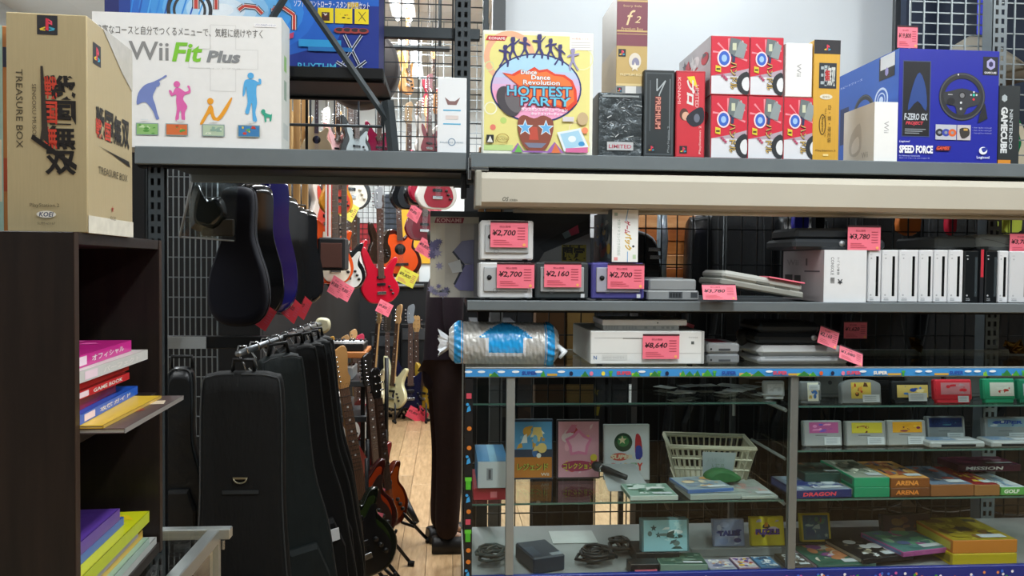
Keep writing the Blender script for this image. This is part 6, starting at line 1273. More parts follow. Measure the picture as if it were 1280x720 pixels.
guitar('white and brown striped guitar cut by the steel rack at the far right', 545, 262, 5.4, 'strat', '#c8c4bc', '#a8703c', None, '#8c1c2c', .9, .4)
# left hung cluster along the long partition
G9 = 'guitars hung along the left partition'
cl = [(404, 296, 4.9, 'strat', '#d8d0c8', '#b0402c', '#e8e0d8', '#c84838', 'white guitar with a red striped neck hung on the left partition', 1.1),
      (414, 305, 5.2, 'strat', '#6a5a4c', '#5c4c40', '#4a3c34', None, 'guitar with a grey brown neck hung beside the red striped one', 1.2),
      (424, 302, 5.5, 'lp', '#54463c', '#5c4c40', '#3a302a', None, 'brown guitar with a dark rosewood neck hung on the left partition', 1.0),
      (416, 355, 4.7, 'strat', '#d8501c', '#c8a070', None, '#e8dcc8', 'orange guitar with a cream pickguard hung low on the left partition', .8),
      (431, 362, 5.4, 'strat', '#101214', '#c09868', None, '#e0e0dc', 'black guitar with a white pickguard hung low on the left partition', .5),
      (440, 352, 6.0, 'strat', '#b01828', '#c09868', None, '#e8e4e0', 'red guitar with a white pickguard hung nearest the red board', .7),
      (436, 262, 5.0, 'strat', '#15171a', '#c09868', '#d8a028', '#e8e4d8', 'black and white guitar with a yellow tag hung high on the left partition', .5),
      (420, 268, 4.6, 'strat', '#d8902c', '#c8a070', None, '#d84838', 'yellow and red guitar hung high on the left partition', .7)]
for i, (px, py, Y, st_, bc, nc, hc, pgc, lb, rz) in enumerate(cl):
    guitar(lb, px, py, Y, st_, bc, nc, hc, pgc, .66 if i == 7 else .88, rz, 0, 0, G9, (-.03, .06, .10, .12, '#e8e060' if i in (1, 6) else PINK) if i in (1, 3, 4, 6) else None)
# brown amp on a bracket, keyboards on shelves
def amp_hung(label, x0, x1, y0, y1, Y, c1, c2):
    a = at(x0, y1, Y); bq = at(x1, y0, Y); t = thing('guitar_amplifier', label, 'amplifier', ((a.x+bq.x)/2, Y, a.z)); w = bq.x-a.x; h = bq.z-a.z
    m = MB(); m.box(-w/2, w/2, 0, .18, 0, h, mt(c1, .6), .01); m.build('cabinet', t); m = MB(); m.box(-w/2+.015, w/2-.015, -.005, .001, .015, h-.03, mt(c2, .9, 0, .3, 200), .004); m.build('grille', t); m = MB(); m.box(-.86-t.location.x, -w/2, .05, .11, h*.4, h*.5, BLACKM); m.build('bracket', t); return t
amp_hung('brown grilled amplifier hung among the guitars on the left', 397, 431, 297, 338, 4.4, '#121214', '#4a2a20')
kt = thing('keyboard_rack', 'rack of shelves with an orange wooden edge carrying the electronic keyboards', 'rack', (0, 0, 0))
YK = 4.75; xa, xb = -.85, at(457, 430, YK).x
for z, c in ((at(420, 440, YK).z, wood('#a8602c', '#c88448')), (at(420, 476, YK).z, mt('#3a3c3e')), (at(420, 520, YK).z, mt('#2a2c2e'))):
    m = MB(); m.box(xa, xb, YK, YK+.36, z-.02, z, c, .002); m.box(xa, xb+.01, YK-.015, YK, z-.035, z+.0, c, .003); m.build('shelf', kt)
for x in (xa+.01, xb-.03):
    for y in (YK+.02, YK+.36): m = MB(); m.box(x, x+.025, y, y+.025, 0, at(420, 440, YK).z, BLACKM); m.build('post', kt)
def keyboard(label, x0, x1, Y, z, c, keys=True, th=.07):
    t = thing('electronic_keyboard', label, 'keyboard', ((x0+x1)/2, Y, z)); w = x1-x0
    m = MB(); m.box(-w/2, w/2, 0, .26, 0, th, mt(c, .4), .006); m.build('body', t)
    wk = MB(); n = int(w/.021)
    for i in range(n): wk.box(-w/2+i*w/n+.001, -w/2+(i+1)*w/n-.001, -.002, .11, th, th+.012, WHITEP)
    o = wk.build('white_keys', t); o['kind'] = 'stuff'
    wk = MB()
    for i in range(n):
        if i % 7 not in (2, 6): wk.box(-w/2+(i+1)*w/n-.005, -w/2+(i+1)*w/n+.005, .04, .11, th+.012, th+.022, BLACKM)
    o = wk.build('black_keys', t); o['kind'] = 'stuff'
zk = at(420, 440, YK).z
keyboard('black keyboard with white keys on the orange edged shelf', at(399, 430, YK).x, at(454, 430, YK).x, YK+.02, zk+.001, '#17191b', th=.045)
keyboard('light grey keyboard on the middle shelf of the keyboard rack', at(395, 470, YK).x, at(440, 470, YK).x, YK+.02, at(420, 476, YK).z+.001, '#8c9092')
b_ = (at(400, 505, YK).x, at(436, 505, YK).x)
keyboard('dark grey keyboard on the lowest shelf of the keyboard rack', b_[0], b_[1], YK+.02, at(420, 520, YK).z+.001, '#4a4e50')
# instruments standing on the keyboard shelf
for i, (px, bc, hc, lb) in enumerate(((412, '#6a4c38', '#c89430', 'guitar with a yellow headstock leaning behind the black keyboard'), (430, '#5c2c28', '#b89060', 'guitar with a brown neck leaning behind the black keyboard'), (449, '#a01c38', '#c83c58', 'guitar with a red and white headstock leaning behind the keyboards'))):
    guitar(lb, px, 520, 5.3+.1*i, 'strat', bc, '#8a6c50', hc, '#d8d4cc', .82, .2, -.05, 0, 'guitars leaning behind the keyboard rack', z=.30)
m = MB(); m.box(-.85, -.42, 5.2, 5.8, 0, .298, mt('#1a1a1b', .7), .004); tag(m.build('display_plinth', None), 'low black plinth behind the keyboard rack carrying three guitars', 'plinth')
# near aisle row
G10 = 'guitars standing along the left of the aisle'
g = guitar('green guitar with a silver sided headstock, nearest standing in the aisle', 456, 712, 3.55, 'lp', '#2c3c1c', '#6a5240', '#5c6c64', '#15171a', 1.1, .55, -.12, -.19, G10, (-.16, .10, .07, .14), z=.11, burst='#141a10'); foot_stand('black floor stand under the green guitar', g.location.x+.02, 3.6, .5)
g = guitar('red sunburst twelve peg guitar with a maple headstock standing behind the green one', 458, 668, 3.95, 'strat', '#a03818', '#b88c50', '#b88850', '#30201c', 1.12, .5, -.12, -.12, G10, (.02, .16, .07, .12), z=.115, fb='#6a4a34', burst='#3a1410'); foot_stand('black floor stand under the red sunburst guitar', g.location.x+.02, 4.0, .5)
g = guitar('orange brown hollow guitar standing third along the aisle', 484, 664, 4.2, 'lp', '#b4501c', '#4a3428', '#1c1a18', None, .98, .9, -.10, -.04, G10, (-.1, .26, .07, .15), z=.115, burst='#5c200c'); foot_stand('black floor stand under the orange brown guitar', g.location.x+.02, 4.25, .9)
g = guitar('dark red glossy guitar half hidden behind the sunburst ones', 470, 640, 4.55, 'strat', '#6c1818', '#3c2c24', '#1c1a18', None, 1.0, .8, -.10, -.03, G10, None, z=.115); foot_stand('black floor stand under the dark red guitar', g.location.x+.02, 4.6, .8)
g = guitar('teal guitar standing behind the hanging gig bags', 420, 640, 3.75, 'strat', '#0e4a4c', '#6a5240', '#8c9490', '#c8ccc8', 1.0, .6, -.10, -.16, G10, None, z=.115); foot_stand('black floor stand under the teal guitar', g.location.x+.02, 3.8, .6)
g = guitar('white guitar standing farther along the aisle by the keyboard rack', 446, 540, 6.2, 'strat', '#d8d4cc', '#b08c5c', '#c8a070', '#b03040', 1.0, .7, -.1, 0, G10, (0, .05, .12, .1), z=.115); foot_stand('black floor stand under the white guitar', g.location.x, 6.25, .6)
# long stand leg sticking into the aisle
t = thing('tripod_stand', 'black tripod stand with one leg reaching out over the wooden floor', 'stand', (at(480, 650, 4.6).x, 4.75, 0))
p = atz(521, 654, .02)-V(t.location)
for q in ((p.x, p.y), (-.25, .1), (-.02, .3)):
    m = MB(); m.tube([(0, 0, .34), (q[0], q[1], .02)], .012, BLACKM, 8); m.tube([(q[0]*.6, q[1]*.6, .148), (q[0], q[1], .02)], .018, BLACKM, 8); m.build('leg', t)
m = MB(); m.tube([(0, 0, .3), (0, 0, .95)], .012, BLACKM, 8); m.build('pole', t)

# top gap: guitars hung high, seen over the shelf
G11 = 'guitars hung high behind the upper left shelf'
for i, (px, py, Y, st_, bc, nc, pgc, lb, rz, s_) in enumerate((
    (372, 200, 3.7, 'lp', '#c8a878', '#c8a070', None, 'natural wood guitar at the left of those seen above the shelf', .9, .62), (396, 200, 3.55, 'acoustic', '#c4b28c', '#6c3018', None, 'pale wood guitar with a dark brown neck seen above the shelf', .1, .34),
    (421, 202, 3.8, 'strat', '#e0a09c', '#d8a040', '#e0b0b4', 'pink guitar seen above the shelf', .5, .42), (444, 202, 3.8, 'strat', '#14181a', '#3c4448', '#a8b4b8', 'black guitar with a pale pickguard seen above the shelf', .6, .5),
    (474, 201, 3.9, 'strat', '#7c1838', '#8a7458', None, 'burgundy horned guitar behind the grey stand leg', .1, .45), (541, 138, 5.6, 'strat', '#8c2c3c', '#c8a070', '#c8c4c0', 'small red guitar high behind the wire grid', .3, .5),
    (535, 196, 5.2, 'strat', '#b8b0a8', '#7c3038', '#6a2c34', 'white guitar low behind the wire grid', .6, .6), (507, 118, 5.6, 'strat', '#d8a060', '#c8884c', None, 'orange maple guitar behind the wire grid', 1.2, .7))):
    guitar(lb, px, py, Y, st_, bc, nc, None, pgc, s_, rz, 0, 0, G11)
# hanging rail for them
m = MB(); m.cyl((-1.3, 4.2, 2.62), .015, 1.3, mt('#5a5e60', .4, .6), 'X', 10); m.cyl((-1.3, 4.2, 2.62), .008, .73, mt('#5a5e60', .4, .6), 'Z', 8); m.cyl((-.05, 4.2, 2.62), .008, .73, mt('#5a5e60', .4, .6), 'Z', 8); tag(m.build('hanging_rail', None), 'steel rail hung from the ceiling carrying the high guitars', 'rail')
t = thing('round_drum', 'dark round drum behind the wire grid right of the blue box', 'drum', at(450, 85, 3.4)); m = MB(); m.lathe([(.16, -.05), (.165, -.04), (.165, .06), (.16, .07)], mt('#3c3634', .5), n=32, axis='Y'); m.build('shell', t)
m = MB(); m.lathe([(.15, -.053), (.15, -.050)], mt('#4c4644', .6), n=32, axis='Y'); m.build('drum_head', t); m = MB(); m.tube([(0, .01, .165), (0, .01, 3.35-t.location.z)], .006, STEELD, 6); m.build('hanging_rod', t)
for i in range(3):
    t = thing('cymbal_case', ['dark round case at the top edge left', 'dark round case at the top edge middle', 'dark round case at the top edge right'][i]+' on the high shelf', 'case', (at(512+22*i, -2, YB+.15).x, YB+.15, at(520, -2, YB+.24).z+.021)); m = MB(); m.lathe([(.03, 0), (.034, .01), (.034, .08), (.026, .1)], mt(['#2c2018', '#4a3c20', '#1a1214'][i], .4), n=20); m.build('shell', t)

# ---------------------------------------------------------------- cases and bags on the left
G12 = 'instrument cases hanging on the left'
cs = [(-.69, 2.72, .455, .19, '#10121f', .75, 0., 'dark navy fabric ukulele case, frontmost of the hanging cases'), (-.675, 2.86, .47, .19, '#0c0d10', .12, .75, 'glossy black case behind the navy fabric one'), (-.645, 2.96, .5, .2, '#201e6c', .15, .95, 'glossy blue case hanging between the black ones'),
      (-.625, 3.06, .44, .18, '#0b0c0e', .12, 1.0, 'glossy black case right of the blue one'), (-.605, 3.16, .40, .17, '#0c0d10', .12, .95, 'second glossy black case right of the blue one'), (-.59, 3.28, .38, .17, '#0d0e12', .15, .9, 'rightmost glossy black hanging case')]
tops = [236, 232, 219, 245, 258, 262]
mr = thing('hanging_rail', 'dark rail over the hanging instrument cases on the left', 'rail', (0, 0, 0)); m = MB(); m.tube([(-.70, 2.6, 1.86), (-.58, 3.4, 1.86)], .009, BLACKM, 8); m.build('bar', mr)
for p in ((-.70, 2.62, 1.86), (-.583, 3.36, 1.86)):
    m = MB(); m.tube([p, (p[0], p[1], CEIL-.014)], .006, BLACKM, 6); m.build('hanger_rod', mr)
for i, (x, y, h, w, c, rough, rz, lb) in enumerate(cs):
    zt = at(330, tops[i], y).z
    t = thing('instrument_case', lb, 'case', (x, y, zt-h), rz, G12)
    o_ = smooth([(0, 0), (w*.33, .015), (w*.5, h*.16), (w*.47, h*.36), (w*.33, h*.55), (w*.26, h*.68), (w*.27, h*.92), (w*.18, h), (-w*.18, h), (-w*.27, h*.92), (-w*.26, h*.68), (-w*.33, h*.55), (-w*.47, h*.36), (-w*.5, h*.16), (-w*.33, .015)], 4)
    m = MB(); m.puff(o_, [(.86, -.05), (.96, -.042), (1, -.025), (1, .025), (.96, .042), (.86, .05)], mt(c, rough, 0, .15, 12, .7 if rough < .5 else 0)); m.build('shell', t)
    m = MB(); m.puff(o_, [(1.015, -.004), (1.015, .004)], mt('#5c6064' if rough < .5 else '#15161c', .3, .5 if rough < .5 else 0)); m.build('seam_band', t)
    m = MB(); m.tube([(-.02, 0, h), (-.02, 0, h+.02), (.02, 0, h+.02), (.02, 0, h)], .004, BLACKM, 6); m.tube([(0, 0, h+.02), (0, 0, 1.865-(zt-h))], .002, CHROME, 6); m.build('handle', t)
    if i in (1, 3, 4): price_tag(t, -.02, -.055, .08, .09, .08, '¥4,320', 0, 0, .6, False, '#c02c38')
for i, (px, Y, lb) in enumerate(((360, 3.45, 'tan wooden neck blank hanging above the black cases, left'), (371, 3.5, 'tan wooden neck blank hanging above the black cases, second'), (381, 3.55, 'tan wooden neck blank hanging above the black cases, right'))):
    m = MB(); m.box(-.001, .001, -.001, .001, .62, CEIL-.012-at(px, 268+8*i, Y).z, CHROME); m.box(-.014, .014, -.01, .01, 0, .62, wood('#a8804c', '#c8a068', 4, (12, 12, 1)), .002); tag(m.build('wooden_neck', None, (at(px, 262, Y).x, Y, at(px, 268+8*i, Y).z)), lb, 'wood piece')
for i, (px, Y, w, c, lb) in enumerate(((410, 4.45, .03, '#d8cfc8', 'white neck blank with a red stripe hung beside the black cases'), (419, 4.5, .032, '#5a4a40', 'left grey brown fretted neck hung beside the white striped one'), (430, 4.55, .03, '#4c4038', 'right grey brown fretted neck hung beside the white striped one'))):
    zb_ = at(px, 300, Y).z; m = MB(); m.box(-w/2, w/2, -.008, .008, 0, .42, mt(c, .5), .002); m.box(-.001, .001, -.001, .001, .42, CEIL-.012-zb_, CHROME)
    if i == 0: m.box(-.004, .004, -.0088, -.008, .02, .40, mt('#b83428'))
    else:
        for k in range(12): m.box(-w/2, w/2, -.009, -.008, .03+.031*k, .032+.031*k, CHROME)
    tag(m.build('guitar_neck', None, (at(px, 300, Y).x, Y, zb_)), lb, 'guitar neck')
# clear bag with a picture frame left
t = thing('clear_bag', 'clear plastic bag of dark goods hanging on the grid at the left', 'bag', (at(225, 300, 2.6).x, 2.6, at(225, 296, 2.6).z), .1)
m = MB(); m.add([(0, 0, 0), (.16, .02, -.01), (.17, .02, .22), (.05, 0, .24)], [(0, 1, 2, 3)], glass('cling', (.8, .85, .86, 1), .16)); m.add([(.0, .03, 0), (.16, .05, -.01), (.17, .05, .22), (.05, .03, .24)], [(0, 1, 2, 3)], glass('cling', (.8, .85, .86, 1), .16)); m.build('plastic_film', t)
m = MB(); m.tube([(0, -.003, 0), (.05, -.003, .24)], .004, mt('#9ca0a0', .3), 6); m.tube([(0, -.003, 0), (.16, .02, -.01)], .003, mt('#9ca0a0', .3), 6); m.build('welded_edge', t)
m = MB(); m.puff(smooth([(.03, .03), (.10, .02), (.14, .07), (.12, .13), (.08, .12), (.05, .17), (.03, .12)], 3), [(.6, .005), (1, .014), (.7, .024)], mt('#18201f', .25, 0, .3, 30, .5)); m.build('dark_pouch', t); m = MB(); m.box(.06, .16, .012, .03, .005, .06, mt('#3a352c', .7), .004); m.build('paper_insert', t)
# bag rail with hooks
ra, rb = V((at(298, 442, 2.3).x, 2.3, at(298, 442, 2.3).z)), None
rb = V((ra.x+.05, 3.45, ra.z))
br = thing('bag_rail', 'chrome garment rail with hooks carrying the black gig bags', 'rail', (0, 0, 0)); m = MB(); m.tube([ra, rb], .010, mt('#8c9094', .3, .9), 10); m.build('bar', br)
m = MB(); m.box(-1.2, ra.x+.01, 2.62, 2.65, ra.z-.02, ra.z+.02, BLACKM, .002); m.build('support_arm', br)
m = MB(); m.box(at(207, 428, 2.6).x, at(256, 428, 2.6).x, 2.612, 2.618, ra.z-.019, ra.z+.019, mt('#a8acac')); m.build('label_strip', br)
for y in (2.7, 3.4):
    m = MB(); m.tube([(ra.x-.2, y, 0.012), (ra.x+.01, y, ra.z)], .010, BLACKM, 6); m.build('post', br)
for k in range(9):
    y = 2.33+.12*k; x = ra.x+.05*(y-2.3)/1.15; m = MB(); m.tube([(x+.02, y, ra.z-.005), (x+.012, y, ra.z+.018), (x-.008, y, ra.z+.018), (x-.012, y, ra.z), (x+.006, y, ra.z-.03), (x+.014, y, ra.z-.06), (x, y, ra.z-.075), (x-.014, y, ra.z-.06)], .003, CHROME, 6); m.build('hook', br)
m = MB(); m.puff(smooth([(0, -.03), (.03, -.01), (.025, .03), (-.02, .035), (-.035, 0)], 4), [(.7, -.02), (1, 0), (.7, .02)], mt('#d0c8a4', .6)); tag(m.build('cream_pouch', None, (rb.x+.01, 3.44, rb.z-.01)), 'small cream pouch tied at the far end of the bag rail', 'pouch')
BAG = mt('#141719', .75, 0, .3, 60, 0, .3)
def gigbag(label, x, y, zt, h, w1, w2, rz, ry, col='#141719', ring=False, rough=.75, th=.07, group='black gig bags on the rail', strap=True):
    t = thing('gig_bag', label, 'bag', (x, y, zt), rz, group, 0, ry)
    o_ = smooth([(0, 0), (w1*.38, -.006), (w1*.5, -.05), (w1*.52, -h*.35), (w2*.42, -h*.52), (w2*.46, -h*.66), (w2*.5, -h*.85), (w2*.36, -h), (-w2*.36, -h), (-w2*.5, -h*.85), (-w2*.46, -h*.66), (-w2*.42, -h*.52), (-w1*.52, -h*.35), (-w1*.5, -.05), (-w1*.38, -.006)], 4)
    mm = mt(col, rough, 0, .3, 60, 0, .3, (1, 1, .3)) if rough > .5 else mt(col, rough, 0, .3, 14, 0, .6)
    m = MB(); m.puff(o_, [(.88, -th*.5), (.97, -th*.4), (1, 0), (.97, th*.4), (.88, th*.5)], mm); m.build('shell', t)
    m = MB(); m.tube([(a_, -th*.42, bb) for a_, bb in [(q0*.97, (q1+h*.5)*.985-h*.5) for q0, q1 in o_]] , .0025, mt('#2c3032', .5), 5); m.build('zipper', t)
    m = MB(); m.puff([(-w2*.32, -h*.9), (w2*.32, -h*.9), (w2*.34, -h*.68), (w2*.2, -h*.58), (-w2*.2, -h*.58), (-w2*.34, -h*.68)], [(.9, -th*.5-.025), (1, -th*.5-.012), (1, -th*.4)], mm, smooth=False); m.build('pocket', t)
    m = MB(); m.tube([(-.03, 0, -.004), (-.028, 0, .03), (.028, 0, .03), (.03, 0, -.004)], .006, BLACKM, 6); m.build('handle', t)
    if ring:
        m = MB(); m.tube([(.018*math.cos(a_)+.0, -th*.5-.006, -.30+.014*math.sin(a_)) for a_ in [math.pi*k/8 for k in range(8, 17)]], .0022, mt('#a8a48c', .3, .9), 6); m.box(-.02, .02, -th*.5-.007, -th*.5-.003, -.302, -.297, mt('#a8a48c', .3, .9)); m.build('ring_buckle', t)
        m = MB(); m.box(-.05, .05, -th*.5-.004, -th*.5, -.345, -.335, mt('#202426')); m.build('strap', t)
    return t
zr = ra.z-.075
gigbag('large black gig bag with a brass ring, frontmost on the rail', at(299, 500, 2.28).x, 2.33, at(302, 463, 2.33).z, 1.0, .225, .30, .0, 0, '#060707', True)
gigbag('glossy black leatherlike bag with a pointed top left of the front gig bag', at(226, 500, 2.45).x, 2.46, at(226, 458, 2.46).z, .62, .07, .14, .1, .0, '#101316', False, .35)
for i, (px, y, pt, ry, lb, c) in enumerate(((352, 2.46, 442, -.16, 'dark green grey gig bag just behind the frontmost one', '#131a1a'), (374, 2.66, 430, -.2, 'black gig bag third along the rail', '#070809'), (390, 2.86, 428, -.2, 'black gig bag fourth along the rail', '#08090a'), (402, 3.06, 424, -.18, 'black gig bag fifth along the rail', '#0f1112'), (410, 3.26, 420, -.16, 'black gig bag farthest along the rail with a white label', '#070809'))):
    t = gigbag(lb, at(px-4-3*i, 500, y).x, y, at(px, pt, y).z, 1.02, .13, .23, .55, ry*.62, c)
    if i == 1: m = MB(); m.box(.02, .05, -.076, -.072, -.66, -.62, WHITEP); m.build('white_label', t)

# ---------------------------------------------------------------- behind the consoles and the showcase
YBH = 3.05
t = thing('board_stack', 'stack of orange brown wooden boards behind the wire grid', 'wood stack', (at(838, 372, YBH).x, YBH+.05, 0)); w = at(872, 300, YBH).x-at(800, 300, YBH).x
z = at(838, 368, YBH).z; R = random.Random(4)
m = MB(); m.box(-w/2, w/2, 0, .1, 0, z-.04, mt('#1a1614', .7)); m.build('plinth', t); m = MB(); m.box(-w/2-.01, w/2+.01, -.012, .12, z-.04, z-.002, mt('#b89478', .6)); m.build('ledge', t)
for k in range(8):
    hh = .052; m = MB(); dx = R.uniform(-.006, .006); m.box(-w/2+dx, w/2+dx, R.uniform(0, .008), .1, z, z+hh-.002, [wood('#a8622c', '#cc8848', 5, (1.5, 8, 8)), wood('#8c4a20', '#b06830', 5, (1.5, 8, 8)), wood('#b87c48', '#d8a470', 5, (1.5, 8, 8))][k % 3], .003); m.build('board', t); z += hh
m = MB(); m.tube([(at(826, 262, YBH-.1).x, YBH-.12, at(826, 262, YBH-.1).z), (at(828, 300, YBH-.1).x, YBH-.1, at(828, 300, YBH-.1).z), (at(826, 335, YBH-.1).x, YBH-.12, at(826, 335, YBH-.1).z), (at(827, 366, YBH-.1).x, YBH-.1, at(827, 366, YBH-.1).z)], [.018, .022, .016, .02], mt('#8c9aa4', .3, .6, .4, 60), 8); tag(m.build('wrapped_goods', None), 'silver and blue foil wrapped strip hanging in front of the orange boards', 'package')
G13 = 'black gig bags standing behind the grid'
xs = [(888, 3.0, .17), (920, 2.95, .2), (958, 3.02, .22), (1000, 2.92, .22), (1046, 3.0, .23), (1092, 2.92, .2), (1138, 3.0, .22), (1182, 2.94, .2), (1228, 3.0, .22), (1270, 2.95, .22)]
names = ['first', 'second', 'third', 'fourth', 'fifth', 'sixth', 'seventh', 'eighth', 'ninth', 'tenth']
for i, (px, y, w) in enumerate(xs):
    x = at(px, 330, y).x; gigbag(names[i]+' black gig bag from the left in the dark row behind the consoles', x, y, 1.5+at(px, 270-8*(i % 3), y).z-1.5, 1.15, .19, .34, R.uniform(-.2, .2), R.uniform(-.03, .03), ['#0c0e10', '#111416', '#0e1012'][i % 3], False, .35 if i % 3 == 0 else .75, .08, G13)
m = MB(); m.box(at(800, 400, 3.16).x, 2.6, 3.2, 3.24, 0, 1.64, BK); tag(m.build('partition_panel', None), 'black back panel behind the dark row of gig bags at the right', 'partition')
# coloured goods peeping above behind the screen case
for i, (px, c, w, lb) in enumerate(((614, '#c89460', 24, 'tan strip of goods glimpsed under the screen case at left'), (640, '#b0b4b8', 20, 'silver goods glimpsed under the screen case'), (660, '#c8ccd0', 16, 'pale goods glimpsed under the screen case'), (690, '#a8acb0', 18, 'grey goods glimpsed under the screen case'), (1000, '#2c2c98', 14, 'deep blue guitar body glimpsed behind the black console'), (1135, '#d8762c', 22, 'orange guitar body glimpsed behind the second black console'), (1188, '#c8203c', 8, 'red and white strip glimpsed behind the upright consoles'), (1262, '#b8c848', 20, 'yellow green picture glimpsed at the right edge under the screen case'))):
    m = MB(); ww = w/1000*3.4; m.puff(smooth([(-ww/2, 0), (ww/2, .0), (ww*.4, .12), (ww/2, .22), (-ww/2, .22), (-ww*.4, .1)], 3), [(.95, -.015), (1, 0), (.95, .015)], mt(c, .4, 0, .2, 20, .3)); 
    o = m.build('hanging_goods', None, (at(px, 270, 2.582).x, 2.582, at(px, 290 if px > 900 else 270, 2.582).z)); tag(o, lb, 'goods')
# table with boxes seen through the left half of the showcase
tb = thing('display_table', 'black table with boxes behind the left half of the showcase', 'table', (at(700, 500, 3.5).x, 3.5, 0)); m = MB(); m.box(-.42, .42, 0, .5, .60, .63, mt('#1b1b1c', .6), .003); m.build('table_top', tb); m = MB(); m.box(-.42, .42, .48, .5, .631, 1.9, BK); m.build('blocking_board', tb)  # upright board added to block the white wall mirrored in the glass shelf
for x in (-.39, .37):
    for y in (.02, .46): m = MB(); m.box(x, x+.025, y, y+.025, 0, .60, BLACKM); m.build('leg', tb)
R = random.Random(12)
tl = ['black storage box, leftmost on the table behind the showcase', 'dark brown cardboard box on the table behind the showcase', 'black box with a yellow label on the table behind the showcase', 'dark grey box, rightmost on the table behind the showcase']
for i, (dx, w, h, c) in enumerate(((-.30, .2, .62, '#15171a'), (-.09, .19, .5, '#2c2018'), (.11, .19, .42, '#17181c'), (.31, .18, .6, '#1c1e20'))):
    b = Bx(0, 10, 0, .631, 3.52, .3, .631+h); b.w = w; b.x0 = 0; b.loc = (tb.location.x+dx, 3.52, .631)
    carton('storage_box', tl[i], 'box', b, c, (lambda m, F, Lf, Rt, Tp, w, d, h, i=i: (F.art(.01, h*.3, w-.02, h*.5, [['#2a2c30', '#3c3a34'], ['#6a5034', '#3c2c20'], ['#c8b020', '#8a7c20', '#2a2a2a'], ['#30343a', '#4a4640']][i], 8, i))))
for i, (px, w, c, lb) in enumerate(((690, 24, '#6a4c30', 'brown box between the mat roll and the white console'), (725, 20, '#a88850', 'tan cardboard box behind the white console'))):
    b = Bx(px-w/2-8, px+w/2+8, 388, 0, 2.9, .1); b.loc = (b.loc[0], 2.9, .0); b.h = 1.37
    t = thing('cardboard_box', lb, 'box', (b.loc[0], 2.9, 0)); m = MB(); m.box(-b.w/2, b.w/2, 0, .1, 1.10, 1.34, mt(c, .8), .002); m.build('carton', t); m = MB(); m.box(-b.w/2-.005, b.w/2+.005, -.005, .105, 0, 1.099, mt('#131416', .8)); m.build('stand', t)
# goods behind the upper right grid
m = MB(); m.box(at(1132, 50, 3.1).x, 2.6, 3.1, 3.14, 1.66, 3.1, mt('#1c2a40', .7, 0, .3, 3)); tag(m.build('partition_panel', None), 'dark navy panel behind the grid at the upper right', 'partition')
t = thing('strap_rack', 'blue and red straps hanging behind the grey grid at the upper right', 'strap', (at(1232, 40, 2.9).x, 2.9, at(1232, 60, 2.9).z))
for i, (dx, c) in enumerate(((-.02, '#2c3ce0'), (.012, '#d8204c'), (.0, '#26283c'))):
    m = MB(); m.box(dx-.013, dx+.013, .01*i, .006+.01*i, [.05, .08, -.2][i], .9, mt(c, .5), .002); m.build('strap', t)
t = thing('lamp_cone', 'grey fabric cone shape behind the blue steering wheel box', 'cover', (at(1215, 92, 2.95).x, 2.95, at(1215, 100, 2.95).z)); m = MB(); m.lathe([(.21, 0), (.15, .06), (.06, .14), (.01, .17)], mt('#8c887c', .6), n=28); m.build('cover', t)
guitar('green edged guitar peeping at the right edge behind the black box', 1282, 215, 2.75, 'strat', '#1c7c4c', '#c8b088', None, '#d8d0b8', .5, .2)
# narrow upright strap and pole right of the person
# ---------------------------------------------------------------- the person
def skin(name, pts, edges, radii, mat, parent, lv=2, root=0):
    me = bpy.data.meshes.new(name); me.from_pydata([V(p) for p in pts], edges, []); o = bpy.data.objects.new(name, me); COL.objects.link(o); o.parent = parent
    md = o.modifiers.new('Skin', 'SKIN'); md.use_smooth_shade = True
    if not me.skin_vertices: 
        try: me.skin_vertices.new()
        except Exception: pass
    for i, r in enumerate(radii):
        r = r if isinstance(r, tuple) else (r, r); me.skin_vertices[0].data[i].radius = r
    me.skin_vertices[0].data[root].use_root = True
    sb = o.modifiers.new('Sub', 'SUBSURF'); sb.levels = lv; sb.render_levels = lv; me.materials.append(mat); return o
P = thing('person', 'person in dark plum top and brown trousers standing in the aisle, head hidden', 'person', (at(557, 600, 4.25).x, 4.25, 0), math.radians(100))
SKIN = mt('#c09070', .5, 0, .05)
bp_ = [(0, 0, .95), (0, .0, 1.12), (0, .0, 1.30), (0, .0, 1.42), (0, .005, 1.50), (0, -.012, 1.555),  # spine, neck, head
       (-.075, 0, .90), (-.08, -.01, .50), (-.08, .01, .09), (-.085, -.11, .045), (.075, 0, .90), (.08, -.01, .50), (.08, .01, .09), (.085, -.11, .045),
       (-.17, 0, 1.40), (-.20, .0, 1.14), (-.17, -.22, 1.16), (-.165, -.29, 1.165), (.17, 0, 1.40), (.20, .0, 1.14), (.17, -.22, 1.16), (.165, -.29, 1.165), (0, -.012, 1.66)]
be = [(5, 22), (0, 1), (1, 2), (2, 3), (3, 4), (4, 5), (0, 6), (6, 7), (7, 8), (8, 9), (0, 10), (10, 11), (11, 12), (12, 13), (3, 14), (14, 15), (15, 16), (16, 17), (3, 18), (18, 19), (19, 20), (20, 21)]
brd = [(.115, .085), (.11, .08), (.13, .085), (.09, .06), .05, (.075, .09), .07, .045, .03, .03, .07, .045, .03, .03, .045, .038, .028, .025, .045, .038, .028, .025, (.085, .098)]
skin('body', bp_, be, brd, SKIN, P)
skin('trousers', [(0, 0, 1.10), (-.075, 0, .90), (-.08, -.01, .50), (-.08, .01, .05), (.075, 0, .90), (.08, -.01, .50), (.08, .01, .05)], [(0, 1), (1, 2), (2, 3), (0, 4), (4, 5), (5, 6)], [(.145, .125), (.10, .11), (.078, .085), (.066, .078), (.10, .11), (.078, .085), (.066, .078)], mt('#2a1a16', .85, 0, .3, 40), P)
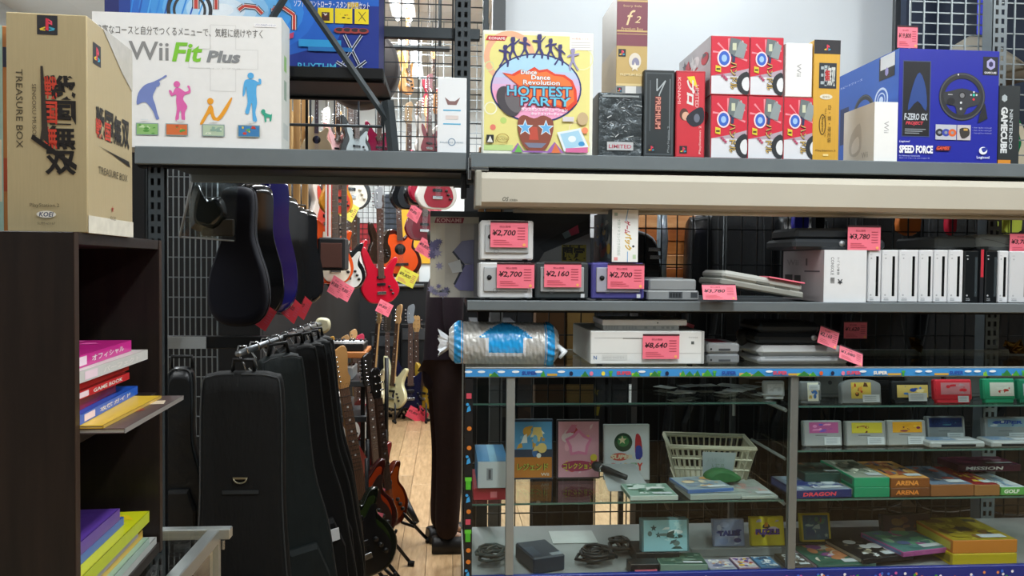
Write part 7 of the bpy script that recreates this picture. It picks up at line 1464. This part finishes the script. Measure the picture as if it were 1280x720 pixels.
skin('sweater', [(0, 0, .80), (0, 0, 1.12), (0, 0, 1.30), (0, 0, 1.41), (-.17, 0, 1.40), (-.20, .0, 1.14), (-.17, -.21, 1.16), (.17, 0, 1.40), (.20, .0, 1.14), (.17, -.21, 1.16)], [(0, 1), (1, 2), (2, 3), (3, 4), (4, 5), (5, 6), (3, 7), (7, 8), (8, 9)], [(.175, .15), (.15, .125), (.16, .12), (.11, .085), .062, .055, .042, .062, .055, .042], mt('#20141c', .9, 0, .3, 60), P)
skin('hair', [(0, .012, 1.68), (0, .03, 1.62), (0, .04, 1.55)], [(0, 1), (1, 2)], [(.095, .11), (.10, .09), (.07, .05)], mt('#15110f', .7, 0, .3, 90), P, 2)
for sx in (-1, 1):
    m = MB(); m.puff([(-.045, 0), (.045, 0), (.045, .035), (.03, .075), (-.03, .075), (-.045, .035)], [(.9, -.16), (1, -.13), (1.05, -.04), (1, .07), (.9, .085)], mt('#14110f', .5), (0, .02)); m.add([], [], BLACKM); o = m.build('shoe', P, (sx*.087, 0, .004), (0, 0, .15*sx))
    m = MB(); m.lathe([(.0045, 0), (.005, .001)], mt('#2a1c14', .3), (0, 0, 0), 10, 'Y'); m.lathe([(.005, .001), (.009, .002), (.010, .007)], mt('#d8d0c8'), (0, 0, 0), 10, 'Y'); m.build('eye', P, (sx*.027, -.078, 1.605))
    m = MB(); m.puff(smooth([(0, -.025), (.012, -.01), (.014, .02), (0, .03), (-.008, 0)], 3), [(1, -.006), (.8, .006)], SKIN); m.build('ear', P, (sx*.074, 0, 1.60), (0, 0, sx*1.3))
    for f in range(5):
        L = [.065, .075, .08, .075, .055][f]; dx = -.028+.014*f
        if f == 0: pts = [(0, .01, .02), (0, -.03, -.005), (0, -.045, -.03)]
        else: pts = [(0, dx+.012, -.03), (0, dx+.008, -.03-L*.5), (-sx*.012, dx+.004, -.03-L)]
        m = MB(); m.tube([tuple(p) for p in pts], [.009, .0085, .0065], SKIN, 8); m.build('finger', P, (sx*.165, -.30, 1.165), (-1.45, 0, 0))
    m = MB(); m.puff(smooth([(-.036, -.045), (.036, -.045), (.038, 0), (.02, .035), (-.02, .035), (-.038, 0)], 3), [(.8, -.014), (1, 0), (.8, .014)], SKIN); m.build('palm', P, (sx*.165, -.30, 1.165), (-1.45, 0, math.pi/2))
m = MB(); m.lathe([(.004, 0), (.014, .008), (.010, .035), (.004, .05)], SKIN, (0, 0, 0), 10); m.build('nose', P, (0, -.088, 1.575), (-.2, 0, 0)); m = MB(); m.box(-.022, .022, -.003, .003, 0, .008, mt('#a05c50'), .002); m.build('mouth', P, (0, -.082, 1.552))
